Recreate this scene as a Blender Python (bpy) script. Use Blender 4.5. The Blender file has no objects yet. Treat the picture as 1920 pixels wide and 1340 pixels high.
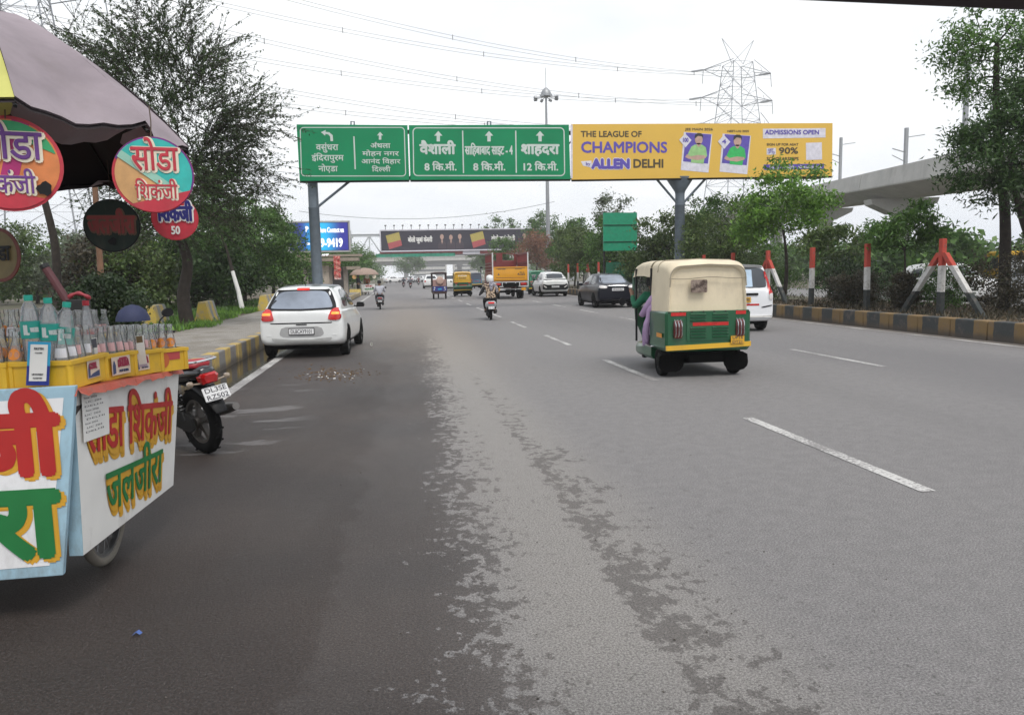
import bpy, bmesh, math, random
import numpy as np
from mathutils import Vector, Matrix, Euler
from mathutils.bvhtree import BVHTree
R = math.radians
SC = bpy.context.scene
COL = SC.collection
rnd = random.Random(7)

# ------------------------------------------------------------------ camera
EYE = 1.57
F_PX, PITCH, YAW, ROLL = 1400.0, R(6.41), R(8.43), .021
cam = bpy.data.cameras.new('camera'); cam.sensor_width = 36; cam.lens = 36*F_PX/1920
cam.clip_start = .05; cam.clip_end = 5000
camo = bpy.data.objects.new('camera', cam); COL.objects.link(camo)
CM = Matrix.Rotation(-YAW, 3, 'Z') @ Matrix.Rotation(math.pi/2-PITCH, 3, 'X') @ Matrix.Rotation(-ROLL, 3, 'Z')
camo.matrix_world = Matrix.Translation((0, 0, EYE)) @ CM.to_4x4()
SC.camera = camo

# ------------------------------------------------------------------ sky, sun, exposure
SUN_EL, SUN_AZ = R(58), R(160)
w = bpy.data.worlds.new('World'); SC.world = w; w.use_nodes = True
nt = w.node_tree; nd = nt.nodes; lk = nt.links
bg = nd['Background']
sky = nd.new('ShaderNodeTexSky'); sky.sky_type = 'NISHITA'; sky.sun_disc = False
sky.sun_elevation = SUN_EL; sky.sun_rotation = SUN_AZ; sky.dust_density = 5; sky.air_density = 1.5
hs = nd.new('ShaderNodeHueSaturation'); hs.inputs['Saturation'].default_value = .35; lk.new(sky.outputs[0], hs.inputs['Color'])
tc = nd.new('ShaderNodeTexCoord'); mp = nd.new('ShaderNodeMapping'); mp.inputs['Scale'].default_value = (1, 1, 2.6)
lk.new(tc.outputs['Generated'], mp.inputs['Vector'])
cn = nd.new('ShaderNodeTexNoise'); cn.inputs['Scale'].default_value = 1.7; cn.inputs['Detail'].default_value = 7; cn.inputs['Roughness'].default_value = .5
lk.new(mp.outputs[0], cn.inputs['Vector'])
cr = nd.new('ShaderNodeValToRGB'); lk.new(cn.outputs['Fac'], cr.inputs[0])
cr.color_ramp.elements[0].position = .35; cr.color_ramp.elements[0].color = (.55, .60, .69, 1)
cr.color_ramp.elements[1].position = .62; cr.color_ramp.elements[1].color = (.86, .875, .89, 1)
cs = nd.new('ShaderNodeVectorMath'); cs.operation = 'SCALE'; cs.inputs['Scale'].default_value = 8.8; lk.new(cr.outputs[0], cs.inputs[0])
mx = nd.new('ShaderNodeMixRGB'); mx.inputs[0].default_value = .86; lk.new(hs.outputs[0], mx.inputs[1]); lk.new(cs.outputs[0], mx.inputs[2])
lk.new(mx.outputs[0], bg.inputs['Color']); bg.inputs['Strength'].default_value = .12
sl = bpy.data.lights.new('sun', 'SUN'); sl.energy = 1.5; sl.angle = R(22); sl.color = (1, .96, .9)
so = bpy.data.objects.new('sun', sl); COL.objects.link(so)
so.rotation_euler = Vector((-math.sin(SUN_AZ)*math.cos(SUN_EL), -math.cos(SUN_AZ)*math.cos(SUN_EL), -math.sin(SUN_EL))).to_track_quat('-Z', 'Y').to_euler()
SC.view_settings.view_transform = 'Standard'; SC.view_settings.look = 'None'; SC.view_settings.gamma = 1
SC.view_settings.exposure = .46
SC.cycles.max_bounces = 6; SC.cycles.transparent_max_bounces = 24; SC.cycles.use_denoising = True
SC.cycles.volume_bounces = 2

# ------------------------------------------------------------------ survey helpers (photo pixel -> a point of the place)
def ray(px, py): return CM @ Vector(((px-960)/F_PX, -(py-670)/F_PX, -1))
def G(px, py, z=0):                                     # on the horizontal plane z
    d = ray(px, py); return Vector((0, 0, EYE)) + d*((z-EYE)/d.z)
def D(px, py, y):                                       # on the vertical plane y (across the road)
    d = ray(px, py); return Vector((0, 0, EYE)) + d*(y/d.y)

# ------------------------------------------------------------------ mesh helpers
def catmull(P, sub, closed=False):
    P = [Vector(p) for p in P]; out = []; n = len(P)
    for i in range(n if closed else n-1):
        if closed: a, b, c, d = P[i-1], P[i], P[(i+1) % n], P[(i+2) % n]
        else: a, b, c, d = P[max(i-1, 0)], P[i], P[i+1], P[min(i+2, n-1)]
        for k in range(sub):
            t = k/sub
            out.append(.5*((2*b)+(c-a)*t+(2*a-5*b+4*c-d)*t*t+(3*b-a-3*c+d)*t**3))
    if not closed: out.append(P[-1].copy())
    return out

class MB:
    def __init__(s): s.v = []; s.f = []
    def add(s, vs, fs, M=None):
        n = len(s.v)
        s.v += [tuple(M @ Vector(p)) if M else tuple(p) for p in vs]
        s.f += [tuple(i+n for i in f) for f in fs]; return s
    def box(s, c, d, rot=None, taper=1):
        M = Matrix.Translation(c) @ (rot.to_matrix().to_4x4() if rot else Matrix())
        x, y, z = [k/2 for k in d]; t = taper
        vs = [(-x, -y, -z), (x, -y, -z), (x, y, -z), (-x, y, -z), (-x*t, -y*t, z), (x*t, -y*t, z), (x*t, y*t, z), (-x*t, y*t, z)]
        return s.add(vs, [(0, 3, 2, 1), (4, 5, 6, 7), (0, 1, 5, 4), (1, 2, 6, 5), (2, 3, 7, 6), (3, 0, 4, 7)], M)
    def loft(s, rings, cap0=True, cap1=True, closed=True):
        n = len(rings[0]); vs = [p for r in rings for p in r]; fs = []
        for i in range(len(rings)-1):
            for j in range(n if closed else n-1):
                k = (j+1) % n
                fs.append((i*n+j, i*n+k, (i+1)*n+k, (i+1)*n+j))
        if cap0: fs.append(tuple(reversed(range(n))))
        if cap1: fs.append(tuple((len(rings)-1)*n+j for j in range(n)))
        return s.add(vs, fs)
    def tube(s, pts, r, n=8, cap=True):
        pts = [Vector(p) for p in pts]; rs = r if isinstance(r, (list, tuple)) else [r]*len(pts)
        rings = []; ref = None
        for i, p in enumerate(pts):
            t = (pts[min(i+1, len(pts)-1)]-pts[max(i-1, 0)]).normalized()
            if ref is None: ref = Vector((0, 0, 1)) if abs(t.z) < .9 else Vector((1, 0, 0))
            u = (ref-t*ref.dot(t)).normalized(); v = t.cross(u); ref = u
            rings.append([p+(u*math.cos(a)+v*math.sin(a))*rs[i] for a in [2*math.pi*k/n for k in range(n)]])
        return s.loft(rings, cap, cap)
    def cyl(s, a, b, r0, r1=None, n=14): return s.tube([a, b], [r0, r0 if r1 is None else r1], n)
    def lathe(s, prof, n=16, M=None, cap=True):          # profile (r,z) about z
        m = MB(); m.loft([[(r*math.cos(2*math.pi*k/n), r*math.sin(2*math.pi*k/n), z) for k in range(n)] for r, z in prof], cap, cap)
        return s.add(m.v, m.f, M)
    def prism(s, poly, y0, y1, M=None):                  # outline in xz, from y0 (front) to y1
        n = len(poly); vs = [(p[0], y0, p[1]) for p in poly]+[(p[0], y1, p[1]) for p in poly]
        a = sum(poly[i][0]*poly[(i+1) % n][1]-poly[(i+1) % n][0]*poly[i][1] for i in range(n))
        fs = [tuple(range(n)), tuple(range(2*n-1, n-1, -1))]+[(i, i+n, (i+1) % n+n, (i+1) % n) for i in range(n)]
        if a < 0: fs = [tuple(reversed(f)) for f in fs]
        return s.add(vs, fs, M)
    def sheet(s, poly, y, M=None):
        a = sum(poly[i][0]*poly[(i+1) % len(poly)][1]-poly[(i+1) % len(poly)][0]*poly[i][1] for i in range(len(poly)))
        f = tuple(range(len(poly)))
        return s.add([(p[0], y, p[1]) for p in poly], [f if a > 0 else tuple(reversed(f))], M)
    def rect(s, x0, z0, x1, z1, y): return s.sheet([(x0, z0), (x1, z0), (x1, z1), (x0, z1)], y)
    def build(s, name, mat, parent=None, smooth=None, bevel=0, M=None):
        me = bpy.data.meshes.new(name)
        me.from_pydata([tuple(M @ Vector(p)) for p in s.v] if M else s.v, [], s.f); me.update()
        if bevel:
            bm = bmesh.new(); bm.from_mesh(me)
            bmesh.ops.bevel(bm, geom=[e for e in bm.edges if e.is_manifold and e.calc_face_angle(0) > .6], offset=bevel, segments=2, profile=.6, affect='EDGES', clamp_overlap=True)
            bm.to_mesh(me); bm.free()
        if smooth is not None:
            me.polygons.foreach_set('use_smooth', [True]*len(me.polygons))
            if smooth < 179: me.set_sharp_from_angle(angle=R(smooth))
        if mat: me.materials.append(mat)
        o = bpy.data.objects.new(name, me); COL.objects.link(o)
        if parent: o.parent = parent
        return o

def thing(name, label, cat, loc=(0, 0, 0), rz=0, group=None):
    o = bpy.data.objects.new(name, None); COL.objects.link(o); o.empty_display_size = .1
    o.location = loc; o.rotation_euler = (0, 0, rz)
    return tag(o, label, cat, group)
def tag(o, label, cat, group=None):
    o['label'] = label; o['category'] = cat
    if group: o['group'] = group
    return o
def struct(o, kind='structure'): o['kind'] = kind; return o
def dup(o, parent=None, depth=0):
    c = o.copy(); COL.objects.link(c)
    if parent: c.parent = parent
    for ch in o.children: dup(ch, c)
    return c
def rrect(x0, z0, x1, z1, r, n=5):
    out = []
    for cx, cz, a0 in ((x1-r, z0+r, -90), (x1-r, z1-r, 0), (x0+r, z1-r, 90), (x0+r, z0+r, 180)):
        out += [(cx+r*math.cos(R(a0+90*k/n)), cz+r*math.sin(R(a0+90*k/n))) for k in range(n+1)]
    return out
def disc(cx, cz, r, n=28, rz=None): return [(cx+r*math.cos(2*math.pi*k/n), cz+(rz or r)*math.sin(2*math.pi*k/n)) for k in range(n)]

# ------------------------------------------------------------------ materials
MATS = {}
def mat(name, col, rough=.6, metal=0, var=.12, scale=6, bump=0, bscale=80, coat=0, emit=0, spec=None, dirt=0):
    if name in MATS: return MATS[name]
    m = bpy.data.materials.new(name); m.use_nodes = True; t = m.node_tree; b = t.nodes['Principled BSDF']
    b.inputs['Roughness'].default_value = rough; b.inputs['Metallic'].default_value = metal
    if coat: b.inputs['Coat Weight'].default_value = coat; b.inputs['Coat Roughness'].default_value = .06
    if spec is not None: b.inputs['Specular IOR Level'].default_value = spec
    tc = t.nodes.new('ShaderNodeTexCoord')
    c0 = tuple(max(0, c*(1-var)) for c in col[:3])+(1,); c1 = tuple(min(1, c*(1+var)) for c in col[:3])+(1,)
    n = t.nodes.new('ShaderNodeTexNoise'); n.inputs['Scale'].default_value = scale; n.inputs['Detail'].default_value = 6
    t.links.new(tc.outputs['Object'], n.inputs['Vector'])
    r = t.nodes.new('ShaderNodeValToRGB'); t.links.new(n.outputs['Fac'], r.inputs[0])
    r.color_ramp.elements[0].position = .3; r.color_ramp.elements[0].color = c0
    r.color_ramp.elements[1].position = .7; r.color_ramp.elements[1].color = c1
    out = r.outputs[0]
    if dirt:                                             # streaks and blotches of grime
        n3 = t.nodes.new('ShaderNodeTexNoise'); n3.inputs['Scale'].default_value = scale*.8; n3.inputs['Detail'].default_value = 9; n3.inputs['Roughness'].default_value = .7
        mp = t.nodes.new('ShaderNodeMapping'); mp.inputs['Location'].default_value = (5, 3, 9); mp.inputs['Scale'].default_value = (1, 1, .45); t.links.new(tc.outputs['Object'], mp.inputs[0]); t.links.new(mp.outputs[0], n3.inputs['Vector'])
        r3 = t.nodes.new('ShaderNodeValToRGB'); t.links.new(n3.outputs['Fac'], r3.inputs[0]); r3.color_ramp.elements[0].position = .52; r3.color_ramp.elements[1].position = .72
        r3.color_ramp.elements[0].color = (0, 0, 0, 1); r3.color_ramp.elements[1].color = (dirt, dirt, dirt, 1)
        m3 = t.nodes.new('ShaderNodeMixRGB'); t.links.new(r3.outputs[0], m3.inputs[0]); t.links.new(out, m3.inputs[1]); m3.inputs[2].default_value = (.13, .11, .09, 1); out = m3.outputs[0]
    t.links.new(out, b.inputs['Base Color'])
    if bump:
        n2 = t.nodes.new('ShaderNodeTexNoise'); n2.inputs['Scale'].default_value = bscale; n2.inputs['Detail'].default_value = 4
        t.links.new(tc.outputs['Object'], n2.inputs['Vector'])
        bu = t.nodes.new('ShaderNodeBump'); bu.inputs['Strength'].default_value = bump; bu.inputs['Distance'].default_value = .01
        t.links.new(n2.outputs['Fac'], bu.inputs['Height']); t.links.new(bu.outputs[0], b.inputs['Normal'])
    if emit: b.inputs['Emission Color'].default_value = tuple(col[:3])+(1,); b.inputs['Emission Strength'].default_value = emit
    MATS[name] = m; return m
def glassy(name, tint=(.9, .95, .95), gloss=.5, alpha=.2, body=(.05, .06, .07)):   # see-through skin: transparent + sharp reflection
    m = bpy.data.materials.new(name); m.use_nodes = True; t = m.node_tree; t.nodes.clear()
    o = t.nodes.new('ShaderNodeOutputMaterial'); tr = t.nodes.new('ShaderNodeBsdfTransparent'); tr.inputs[0].default_value = (*tint, 1)
    gl = t.nodes.new('ShaderNodeBsdfGlossy'); gl.inputs['Roughness'].default_value = .05; gl.inputs[0].default_value = (.95, .97, 1, 1)
    df = t.nodes.new('ShaderNodeBsdfDiffuse'); df.inputs[0].default_value = (*body, 1)
    m1 = t.nodes.new('ShaderNodeMixShader'); m1.inputs[0].default_value = alpha; t.links.new(tr.outputs[0], m1.inputs[1]); t.links.new(df.outputs[0], m1.inputs[2])
    lw = t.nodes.new('ShaderNodeLayerWeight'); lw.inputs[0].default_value = gloss
    m2 = t.nodes.new('ShaderNodeMixShader'); t.links.new(lw.outputs['Fresnel'], m2.inputs[0]); t.links.new(m1.outputs[0], m2.inputs[1]); t.links.new(gl.outputs[0], m2.inputs[2])
    t.links.new(m2.outputs[0], o.inputs[0]); return m
def leafmat(name, col, col2, rough=.5):
    m = bpy.data.materials.new(name); m.use_nodes = True; t = m.node_tree; b = t.nodes['Principled BSDF']; o = t.nodes['Material Output']
    g = t.nodes.new('ShaderNodeNewGeometry')
    r = t.nodes.new('ShaderNodeValToRGB'); t.links.new(g.outputs['Random Per Island'], r.inputs[0])
    r.color_ramp.elements[0].color = (*col, 1); r.color_ramp.elements[1].color = (*col2, 1)
    tc = t.nodes.new('ShaderNodeTexCoord'); n = t.nodes.new('ShaderNodeTexNoise'); n.inputs['Scale'].default_value = .8; n.inputs['Detail'].default_value = 3; t.links.new(tc.outputs['Object'], n.inputs['Vector'])
    h = t.nodes.new('ShaderNodeHueSaturation'); t.links.new(r.outputs[0], h.inputs['Color'])
    ma = t.nodes.new('ShaderNodeMapRange'); ma.inputs[1].default_value = .3; ma.inputs[2].default_value = .7; ma.inputs[3].default_value = .6; ma.inputs[4].default_value = 1.45
    t.links.new(n.outputs['Fac'], ma.inputs[0]); t.links.new(ma.outputs[0], h.inputs['Value']); t.links.new(h.outputs[0], b.inputs['Base Color'])
    b.inputs['Roughness'].default_value = rough
    tl = t.nodes.new('ShaderNodeBsdfTranslucent'); t.links.new(h.outputs[0], tl.inputs[0])
    mx = t.nodes.new('ShaderNodeMixShader'); mx.inputs[0].default_value = .35; t.links.new(b.outputs[0], mx.inputs[1]); t.links.new(tl.outputs[0], mx.inputs[2]); t.links.new(mx.outputs[0], o.inputs[0])
    return m

# ------------------------------------------------------------------ lettering: glyph outlines as meshes
GLY = {}
def load_glyphs(chars):
    cu = bpy.data.curves.new('glyph', 'FONT'); cu.resolution_u = 3; o = bpy.data.objects.new('glyph', cu); COL.objects.link(o)
    def mesh(s):
        cu.body = s; dg = bpy.context.evaluated_depsgraph_get(); dg.update()
        me = bpy.data.meshes.new_from_object(o.evaluated_get(dg)); vs = [(v.co.x, v.co.y) for v in me.vertices]; fs = [tuple(p.vertices) for p in me.polygons]
        bpy.data.meshes.remove(me); return vs, fs
    xm = lambda vs: max([p[0] for p in vs] or [0])
    hh = xm(mesh('HH')[0])
    for ch in sorted(set(chars)):
        vs, fs = mesh(ch) if ch != ' ' else ([], [])
        GLY[ch] = (vs, fs, xm(mesh('H'+ch+'H')[0])-hh)
    bpy.data.objects.remove(o); bpy.data.curves.remove(cu)
HINDI = 'सोडाशिकंजीजलजीरावसुंधराइंदिरापुरमनोएडाअर्थलामोहननगरआनंदविहारदिल्लीवैशालीसाहिबाबादसाइटशाहदराकि.मी.बोलोजुबांकेसरी'
load_glyphs(HINDI+"ABCDEFGHIJKLMNOPQRSTUVWXYZabcdefghijklmnopqrstuvwxyz0123456789 -.,%@/:+()")
CAP_D = max(p[1] for p in GLY['ल'][0]); CAP_L = max(p[1] for p in GLY['H'][0])
vs, fs, a = GLY['ल']                                     # half la: the letter without its right-hand bar
xs = max(p[0] for p in vs)
bm = bmesh.new(); bv = [bm.verts.new((p[0], p[1], 0)) for p in vs]
for f_ in fs: bm.faces.new([bv[i] for i in f_])
bmesh.ops.bisect_plane(bm, geom=bm.verts[:]+bm.edges[:]+bm.faces[:], plane_co=(xs*.66, 0, 0), plane_no=(1, 0, 0), clear_outer=True)
bm.verts.index_update()
GLY['\u1f7f'] = ([(v.co.x, v.co.y) for v in bm.verts], [tuple(v.index for v in f_.verts) for f_ in bm.faces], xs*.64); bm.free()
hk = [(.02+.11*math.cos(t), CAP_D+.10+.10*math.sin(t)) for t in [R(20+k*22) for k in range(12)]]
hk2 = [(.02+.055*math.cos(t), CAP_D+.10+.05*math.sin(t)) for t in [R(20+k*22) for k in range(12)]]
GLY['\u1f7e'] = ([(x-.12, y) for x, y in hk+hk2], [(i, i+1, i+13, i+12) for i in range(11)], 0.0)

def txt(mb, s, x, z, h, w=None, al='c', emb=0.0, y=0.0, sh=0.0, M=None):
    """one line of lettering in the plane y, facing -y; h = height from baseline to head line / cap height"""
    dev = any(ord(c) > 0x8ff for c in s); cap = CAP_D if dev else CAP_L
    X = 0; items = []
    for c in s:
        g = GLY[c]; items.append((X, g)); X += g[2]
    k = h/cap; kx = w/X if w else k
    x0 = x-(X*kx/2 if al == 'c' else X*kx if al == 'r' else 0)
    offs = [(0, 0)]
    if emb: offs += [(emb*h*math.cos(a), emb*h*math.sin(a)) for a in [R(45*i) for i in range(8)]]
    n = 0
    for ox, oz in offs:
        for gx, (vs, fs, a) in items:
            yy = y-.0001*(n % 23); n += 1
            mb.add([(x0+(gx+p[0])*kx+ox+sh*p[1]*k, yy, z+p[1]*k+oz) for p in vs], fs, M)
    return mb
# ------------------------------------------------------------------ node shorthand
class NT:
    def __init__(s, name):
        s.m = bpy.data.materials.new(name); s.m.use_nodes = True; s.t = s.m.node_tree; s.b = s.t.nodes['Principled BSDF']
        s.co = s.t.nodes.new('ShaderNodeTexCoord').outputs['Object']
        x = s.t.nodes.new('ShaderNodeSeparateXYZ'); s.t.links.new(s.co, x.inputs[0]); s.x, s.y, s.z = x.outputs
    def put(s, i, v):
        if hasattr(v, 'links'): s.t.links.new(v, i)
        else: i.default_value = v
    def op(s, o, a, b=0, c=0):
        n = s.t.nodes.new('ShaderNodeMath'); n.operation = o; s.put(n.inputs[0], a); s.put(n.inputs[1], b); s.put(n.inputs[2], c); return n.outputs[0]
    def noise(s, scale, det=6, rough=.5, sc=(1, 1, 1), loc=(0, 0, 0)):
        mp = s.t.nodes.new('ShaderNodeMapping'); mp.inputs['Scale'].default_value = sc; mp.inputs['Location'].default_value = loc; s.t.links.new(s.co, mp.inputs[0])
        n = s.t.nodes.new('ShaderNodeTexNoise'); n.inputs['Scale'].default_value = scale; n.inputs['Detail'].default_value = det; n.inputs['Roughness'].default_value = rough
        s.t.links.new(mp.outputs[0], n.inputs['Vector']); return n.outputs['Fac']
    def ramp(s, v, a, b, lo=0., hi=1.):
        n = s.t.nodes.new('ShaderNodeMapRange'); n.interpolation_type = 'SMOOTHSTEP'; s.put(n.inputs[0], v)
        for k, q in zip((1, 2, 3, 4), (a, b, lo, hi)): s.put(n.inputs[k], q)
        return n.outputs[0]
    def mix(s, f, a, b):
        n = s.t.nodes.new('ShaderNodeMixRGB'); s.put(n.inputs[0], f)
        for i, v in ((1, a), (2, b)): s.put(n.inputs[i], (*v, 1) if isinstance(v, tuple) else v)
        return n.outputs[0]
    def out(s, col, rough=None, bump=None, bs=.3, bd=.01, spec=None):
        s.put(s.b.inputs['Base Color'], (*col, 1) if isinstance(col, tuple) else col)
        if rough is not None: s.put(s.b.inputs['Roughness'], rough)
        if spec is not None: s.put(s.b.inputs['Specular IOR Level'], spec)
        if bump is not None:
            b = s.t.nodes.new('ShaderNodeBump'); b.inputs['Strength'].default_value = bs; b.inputs['Distance'].default_value = bd
            s.t.links.new(bump, b.inputs['Height']); s.t.links.new(b.outputs[0], s.b.inputs['Normal'])
        return s.m

# ------------------------------------------------------------------ the road: dry grey asphalt, a wet strip along the cart, patchy drying edge
KL, KR = -3.1, 11.9                                      # kerb faces
def road_material():
    n = NT('asphalt')
    fine = n.noise(95, 4, .7); mid = n.noise(9, 6, .6); big = n.noise(.55, 5, .5); blot = n.noise(2.6, 8, .62, (1, .8, 1)); spots = n.noise(7.5, 5, .65, (1, .8, 1), (3, 8, 0))
    wob = n.op('MULTIPLY_ADD', big, .7, -.35)
    xs = n.op('ADD', n.x, n.op('MULTIPLY', wob, .45))
    # wet strip up to x = .75 with a ragged edge, thinning out with distance
    nz = n.op('ADD', n.op('MULTIPLY', blot, .36), n.op('MULTIPLY', n.noise(12, 7, .68, (1, .8, 1), (3, 8, 0)), .64))
    xd = n.op('SUBTRACT', xs, n.op('MULTIPLY', n.op('SUBTRACT', n.y, 4), .024))
    th = n.op('ADD', n.op('MULTIPLY', n.op('SUBTRACT', xd, .12), .24), .425)
    wet1 = n.op('MULTIPLY', n.ramp(n.op('SUBTRACT', nz, th), -.006, .014), n.ramp(n.op('ADD', xd, n.op('MULTIPLY_ADD', blot, .4, -.2)), .74, .62))
    core = n.ramp(n.op('ADD', xd, n.op('MULTIPLY_ADD', blot, .7, -.35)), -.05, -.45)
    dx = n.op('SUBTRACT', n.op('ADD', n.x, n.op('MULTIPLY', wob, .12)), 1.07)
    tth = n.op('ADD', n.op('MAXIMUM', n.op('MULTIPLY', dx, .24), n.op('MULTIPLY', dx, -1.1)), n.ramp(n.y, 3, 12, .462, .53))
    track = n.op('MULTIPLY', n.ramp(n.op('SUBTRACT', nz, tth), -.006, .014), n.ramp(n.y, 15, 10))
    tr = n.op('ABSOLUTE', dx)
    # scattered damp spots
    far = n.ramp(n.x, 2.6, 1.1)
    sp = n.op('MULTIPLY', n.op('MULTIPLY', n.ramp(spots, .60, .66), far), n.op('MULTIPLY', n.ramp(n.y, 11, 6), n.ramp(big, .42, .58)))
    sp2 = n.op('MULTIPLY', n.op('MULTIPLY', n.ramp(n.noise(19, 4, .6, (1, .8, 1), (1, 1, 5)), .62, .67), n.ramp(n.x, 3.2, 1.5)), n.op('MULTIPLY', n.ramp(n.y, 9, 4), .8))
    wet = n.op('MAXIMUM', n.op('MAXIMUM', n.op('MULTIPLY', wet1, n.ramp(xd, .7, .05, .55, .9)), core), n.op('MAXIMUM', n.op('MULTIPLY', n.op('MAXIMUM', track, sp), .56), n.op('MULTIPLY', sp2, .6)))
    wet = n.op('MULTIPLY', wet, n.ramp(n.noise(60, 4, .8), .25, .6, .72, 1))
    fade = n.ramp(n.y, 26, 11)
    wet = n.op('MULTIPLY', wet, fade)
    # dry tan patches inside the wet strip
    dp = n.noise(1.5, 6, .55, (.55, 1.6, 1), (2, 4, 0))
    dry = n.op('MULTIPLY', n.ramp(dp, .565, .59), n.op('MULTIPLY', n.ramp(n.x, -.9, -1.5), n.op('MULTIPLY', n.ramp(n.y, 6.3, 7.2), n.ramp(n.y, 12, 10))))
    wet = n.op('MULTIPLY', wet, n.op('SUBTRACT', 1, n.op('MULTIPLY', dry, .6)))
    # colours
    agg = n.op('MULTIPLY', n.ramp(fine, .35, .65, .62, 1.4), n.ramp(n.noise(210, 2, .8), .35, .65, .72, 1.3))
    dryc = n.mix(n.ramp(mid, .3, .7), (.172, .164, .162), (.20, .191, .188))
    dryc = n.mix(n.op('MULTIPLY', n.ramp(n.noise(.12, 4, .5, (1.5, .25, 1)), .42, .62), .55), dryc, (.117, .112, .116))
    dust_haze = n.op('MULTIPLY', n.ramp(n.op('ABSOLUTE', n.op('SUBTRACT', xs, .5)), 2.2, .2), n.op('MULTIPLY', n.ramp(n.y, 60, 20), n.ramp(n.y, 9, 17)))  # tan road dust; its colour also suggests the airborne dust haze
    dryc = n.mix(n.op('MULTIPLY', dust_haze, .75), dryc, (.235, .20, .168))
    band = n.op('MULTIPLY', n.ramp(n.op('ABSOLUTE', n.op('SUBTRACT', n.x, .92)), .9, .2), n.ramp(n.y, 25, 12))
    dryc = n.mix(n.op('MULTIPLY', band, .5), dryc, (.27, .253, .23))
    lanes = n.op('MULTIPLY', n.ramp(n.op('ABSOLUTE', n.op('SUBTRACT', n.x, 5.4)), .5, .1), .12)
    dryc = n.mix(lanes, dryc, (.105, .10, .10))
    gut = n.ramp(n.op('ADD', n.x, n.op('MULTIPLY_ADD', mid, .5, -.25)), KR-.75, KR-.2)
    dryc = n.mix(n.op('MULTIPLY', gut, .8), dryc, (.13, .108, .09))
    wetc = n.mix(n.ramp(big, .35, .65), (.018, .0112, .009), (.034, .023, .018))
    wetc = n.mix(n.op('MULTIPLY', n.ramp(n.noise(34, 4, .8), .66, .72), .5), wetc, (.22, .20, .18))
    wm = n.t.nodes.new('ShaderNodeMixRGB'); wm.blend_type = 'MULTIPLY'; wm.inputs[0].default_value = 1; n.t.links.new(wetc, wm.inputs[1]); n.t.links.new(n.ramp(n.noise(130, 3, .8), .36, .64, .35, 1.85), wm.inputs[2]); wetc = wm.outputs[0]
    c = n.mix(wet, dryc, wetc)
    cm = n.t.nodes.new('ShaderNodeMixRGB'); cm.blend_type = 'MULTIPLY'; cm.inputs[0].default_value = 1; n.t.links.new(c, cm.inputs[1]); n.t.links.new(agg, cm.inputs[2])
    # a gutter puddle under the left kerb
    pud = n.op('MULTIPLY', n.ramp(n.op('ADD', n.x, n.op('MULTIPLY_ADD', mid, .5, -.25)), KL+.75, KL+.5), n.op('MULTIPLY', n.ramp(n.y, 8, 10), n.ramp(n.y, 21, 18)))
    col = n.mix(pud, cm.outputs[0], (.025, .021, .018))
    rough = n.op('SUBTRACT', n.op('SUBTRACT', .85, n.op('MULTIPLY', wet, n.ramp(n.noise(.8, 4, .5, (1, .3, 1)), .35, .65, .22, .40))), n.op('MULTIPLY', pud, .5))
    rough = n.op('MAXIMUM', rough, .06)
    hgt = n.op('MULTIPLY', n.op('MULTIPLY_ADD', fine, .7, n.op('MULTIPLY', mid, .5)), n.op('SUBTRACT', 1, pud))
    return n.out(col, rough, hgt, .9, .016)
def sheet_mesh(name, x0, x1, ys, z, m):
    b = MB()
    vs = []; fs = []
    for y in ys: vs += [(x0, y, z), (x1, y, z)]
    for i in range(len(ys)-1): fs.append((2*i, 2*i+1, 2*i+3, 2*i+2))
    b.add(vs, fs); return struct(b.build(name, m))
YS = [-12, 0, 20, 50, 100, 200, 400, 690]
n = NT('earth'); c = n.mix(n.ramp(n.noise(.9, 7, .6), .35, .65), (.085, .068, .05), (.15, .125, .095)); c = n.mix(n.op('MULTIPLY', n.ramp(n.noise(.25, 5), .4, .6), .6), c, (.06, .075, .035))
EARTH = n.out(c, .95, n.noise(14, 6, .7), .6, .05)
sheet_mesh('ground', -260, 320, YS, -.06, EARTH)
sheet_mesh('road', KL-.02, KR+.02, YS, 0, road_material())
sheet_mesh('far_carriageway', 17.6, 30, YS, -.01, mat('far_asphalt', (.17, .165, .16), .85))
# markings, worn white paint, each line set a sheet 4 mm above the asphalt
n = NT('road_paint'); worn = n.ramp(n.op('ADD', n.noise(38, 5, .75), n.op('MULTIPLY_ADD', n.noise(1.1, 4), .6, -.3)), .44, .58)
PAINT = n.out(n.mix(worn, (.20, .19, .185), (.50, .49, .47)), .7)
def dashes(name, xc, y0, dl, gap, w, yend):
    b = MB(); y = y0
    while y < yend:
        x1 = xc+rnd.uniform(-.02, .02)
        b.add([(x1-w/2, y, .004), (x1+w/2, y, .004), (x1+w/2, y+dl, .004), (x1-w/2, y+dl, .004)], [(0, 1, 2, 3)]); y += dl+gap
    return struct(b.build(name, PAINT))
dashes('lane_dashes', 3.6, 4.58, 2.75, 2.83, .115, 120)
dashes('lane_dashes', 7.47, 10.6, 2.8, 2.9, .115, 120)
dashes('edge_line', 11.5, -10, 130, 10, .13, 100)
dashes('edge_line', -2.42, 9.2, 120, 10, .16, 100)
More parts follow.
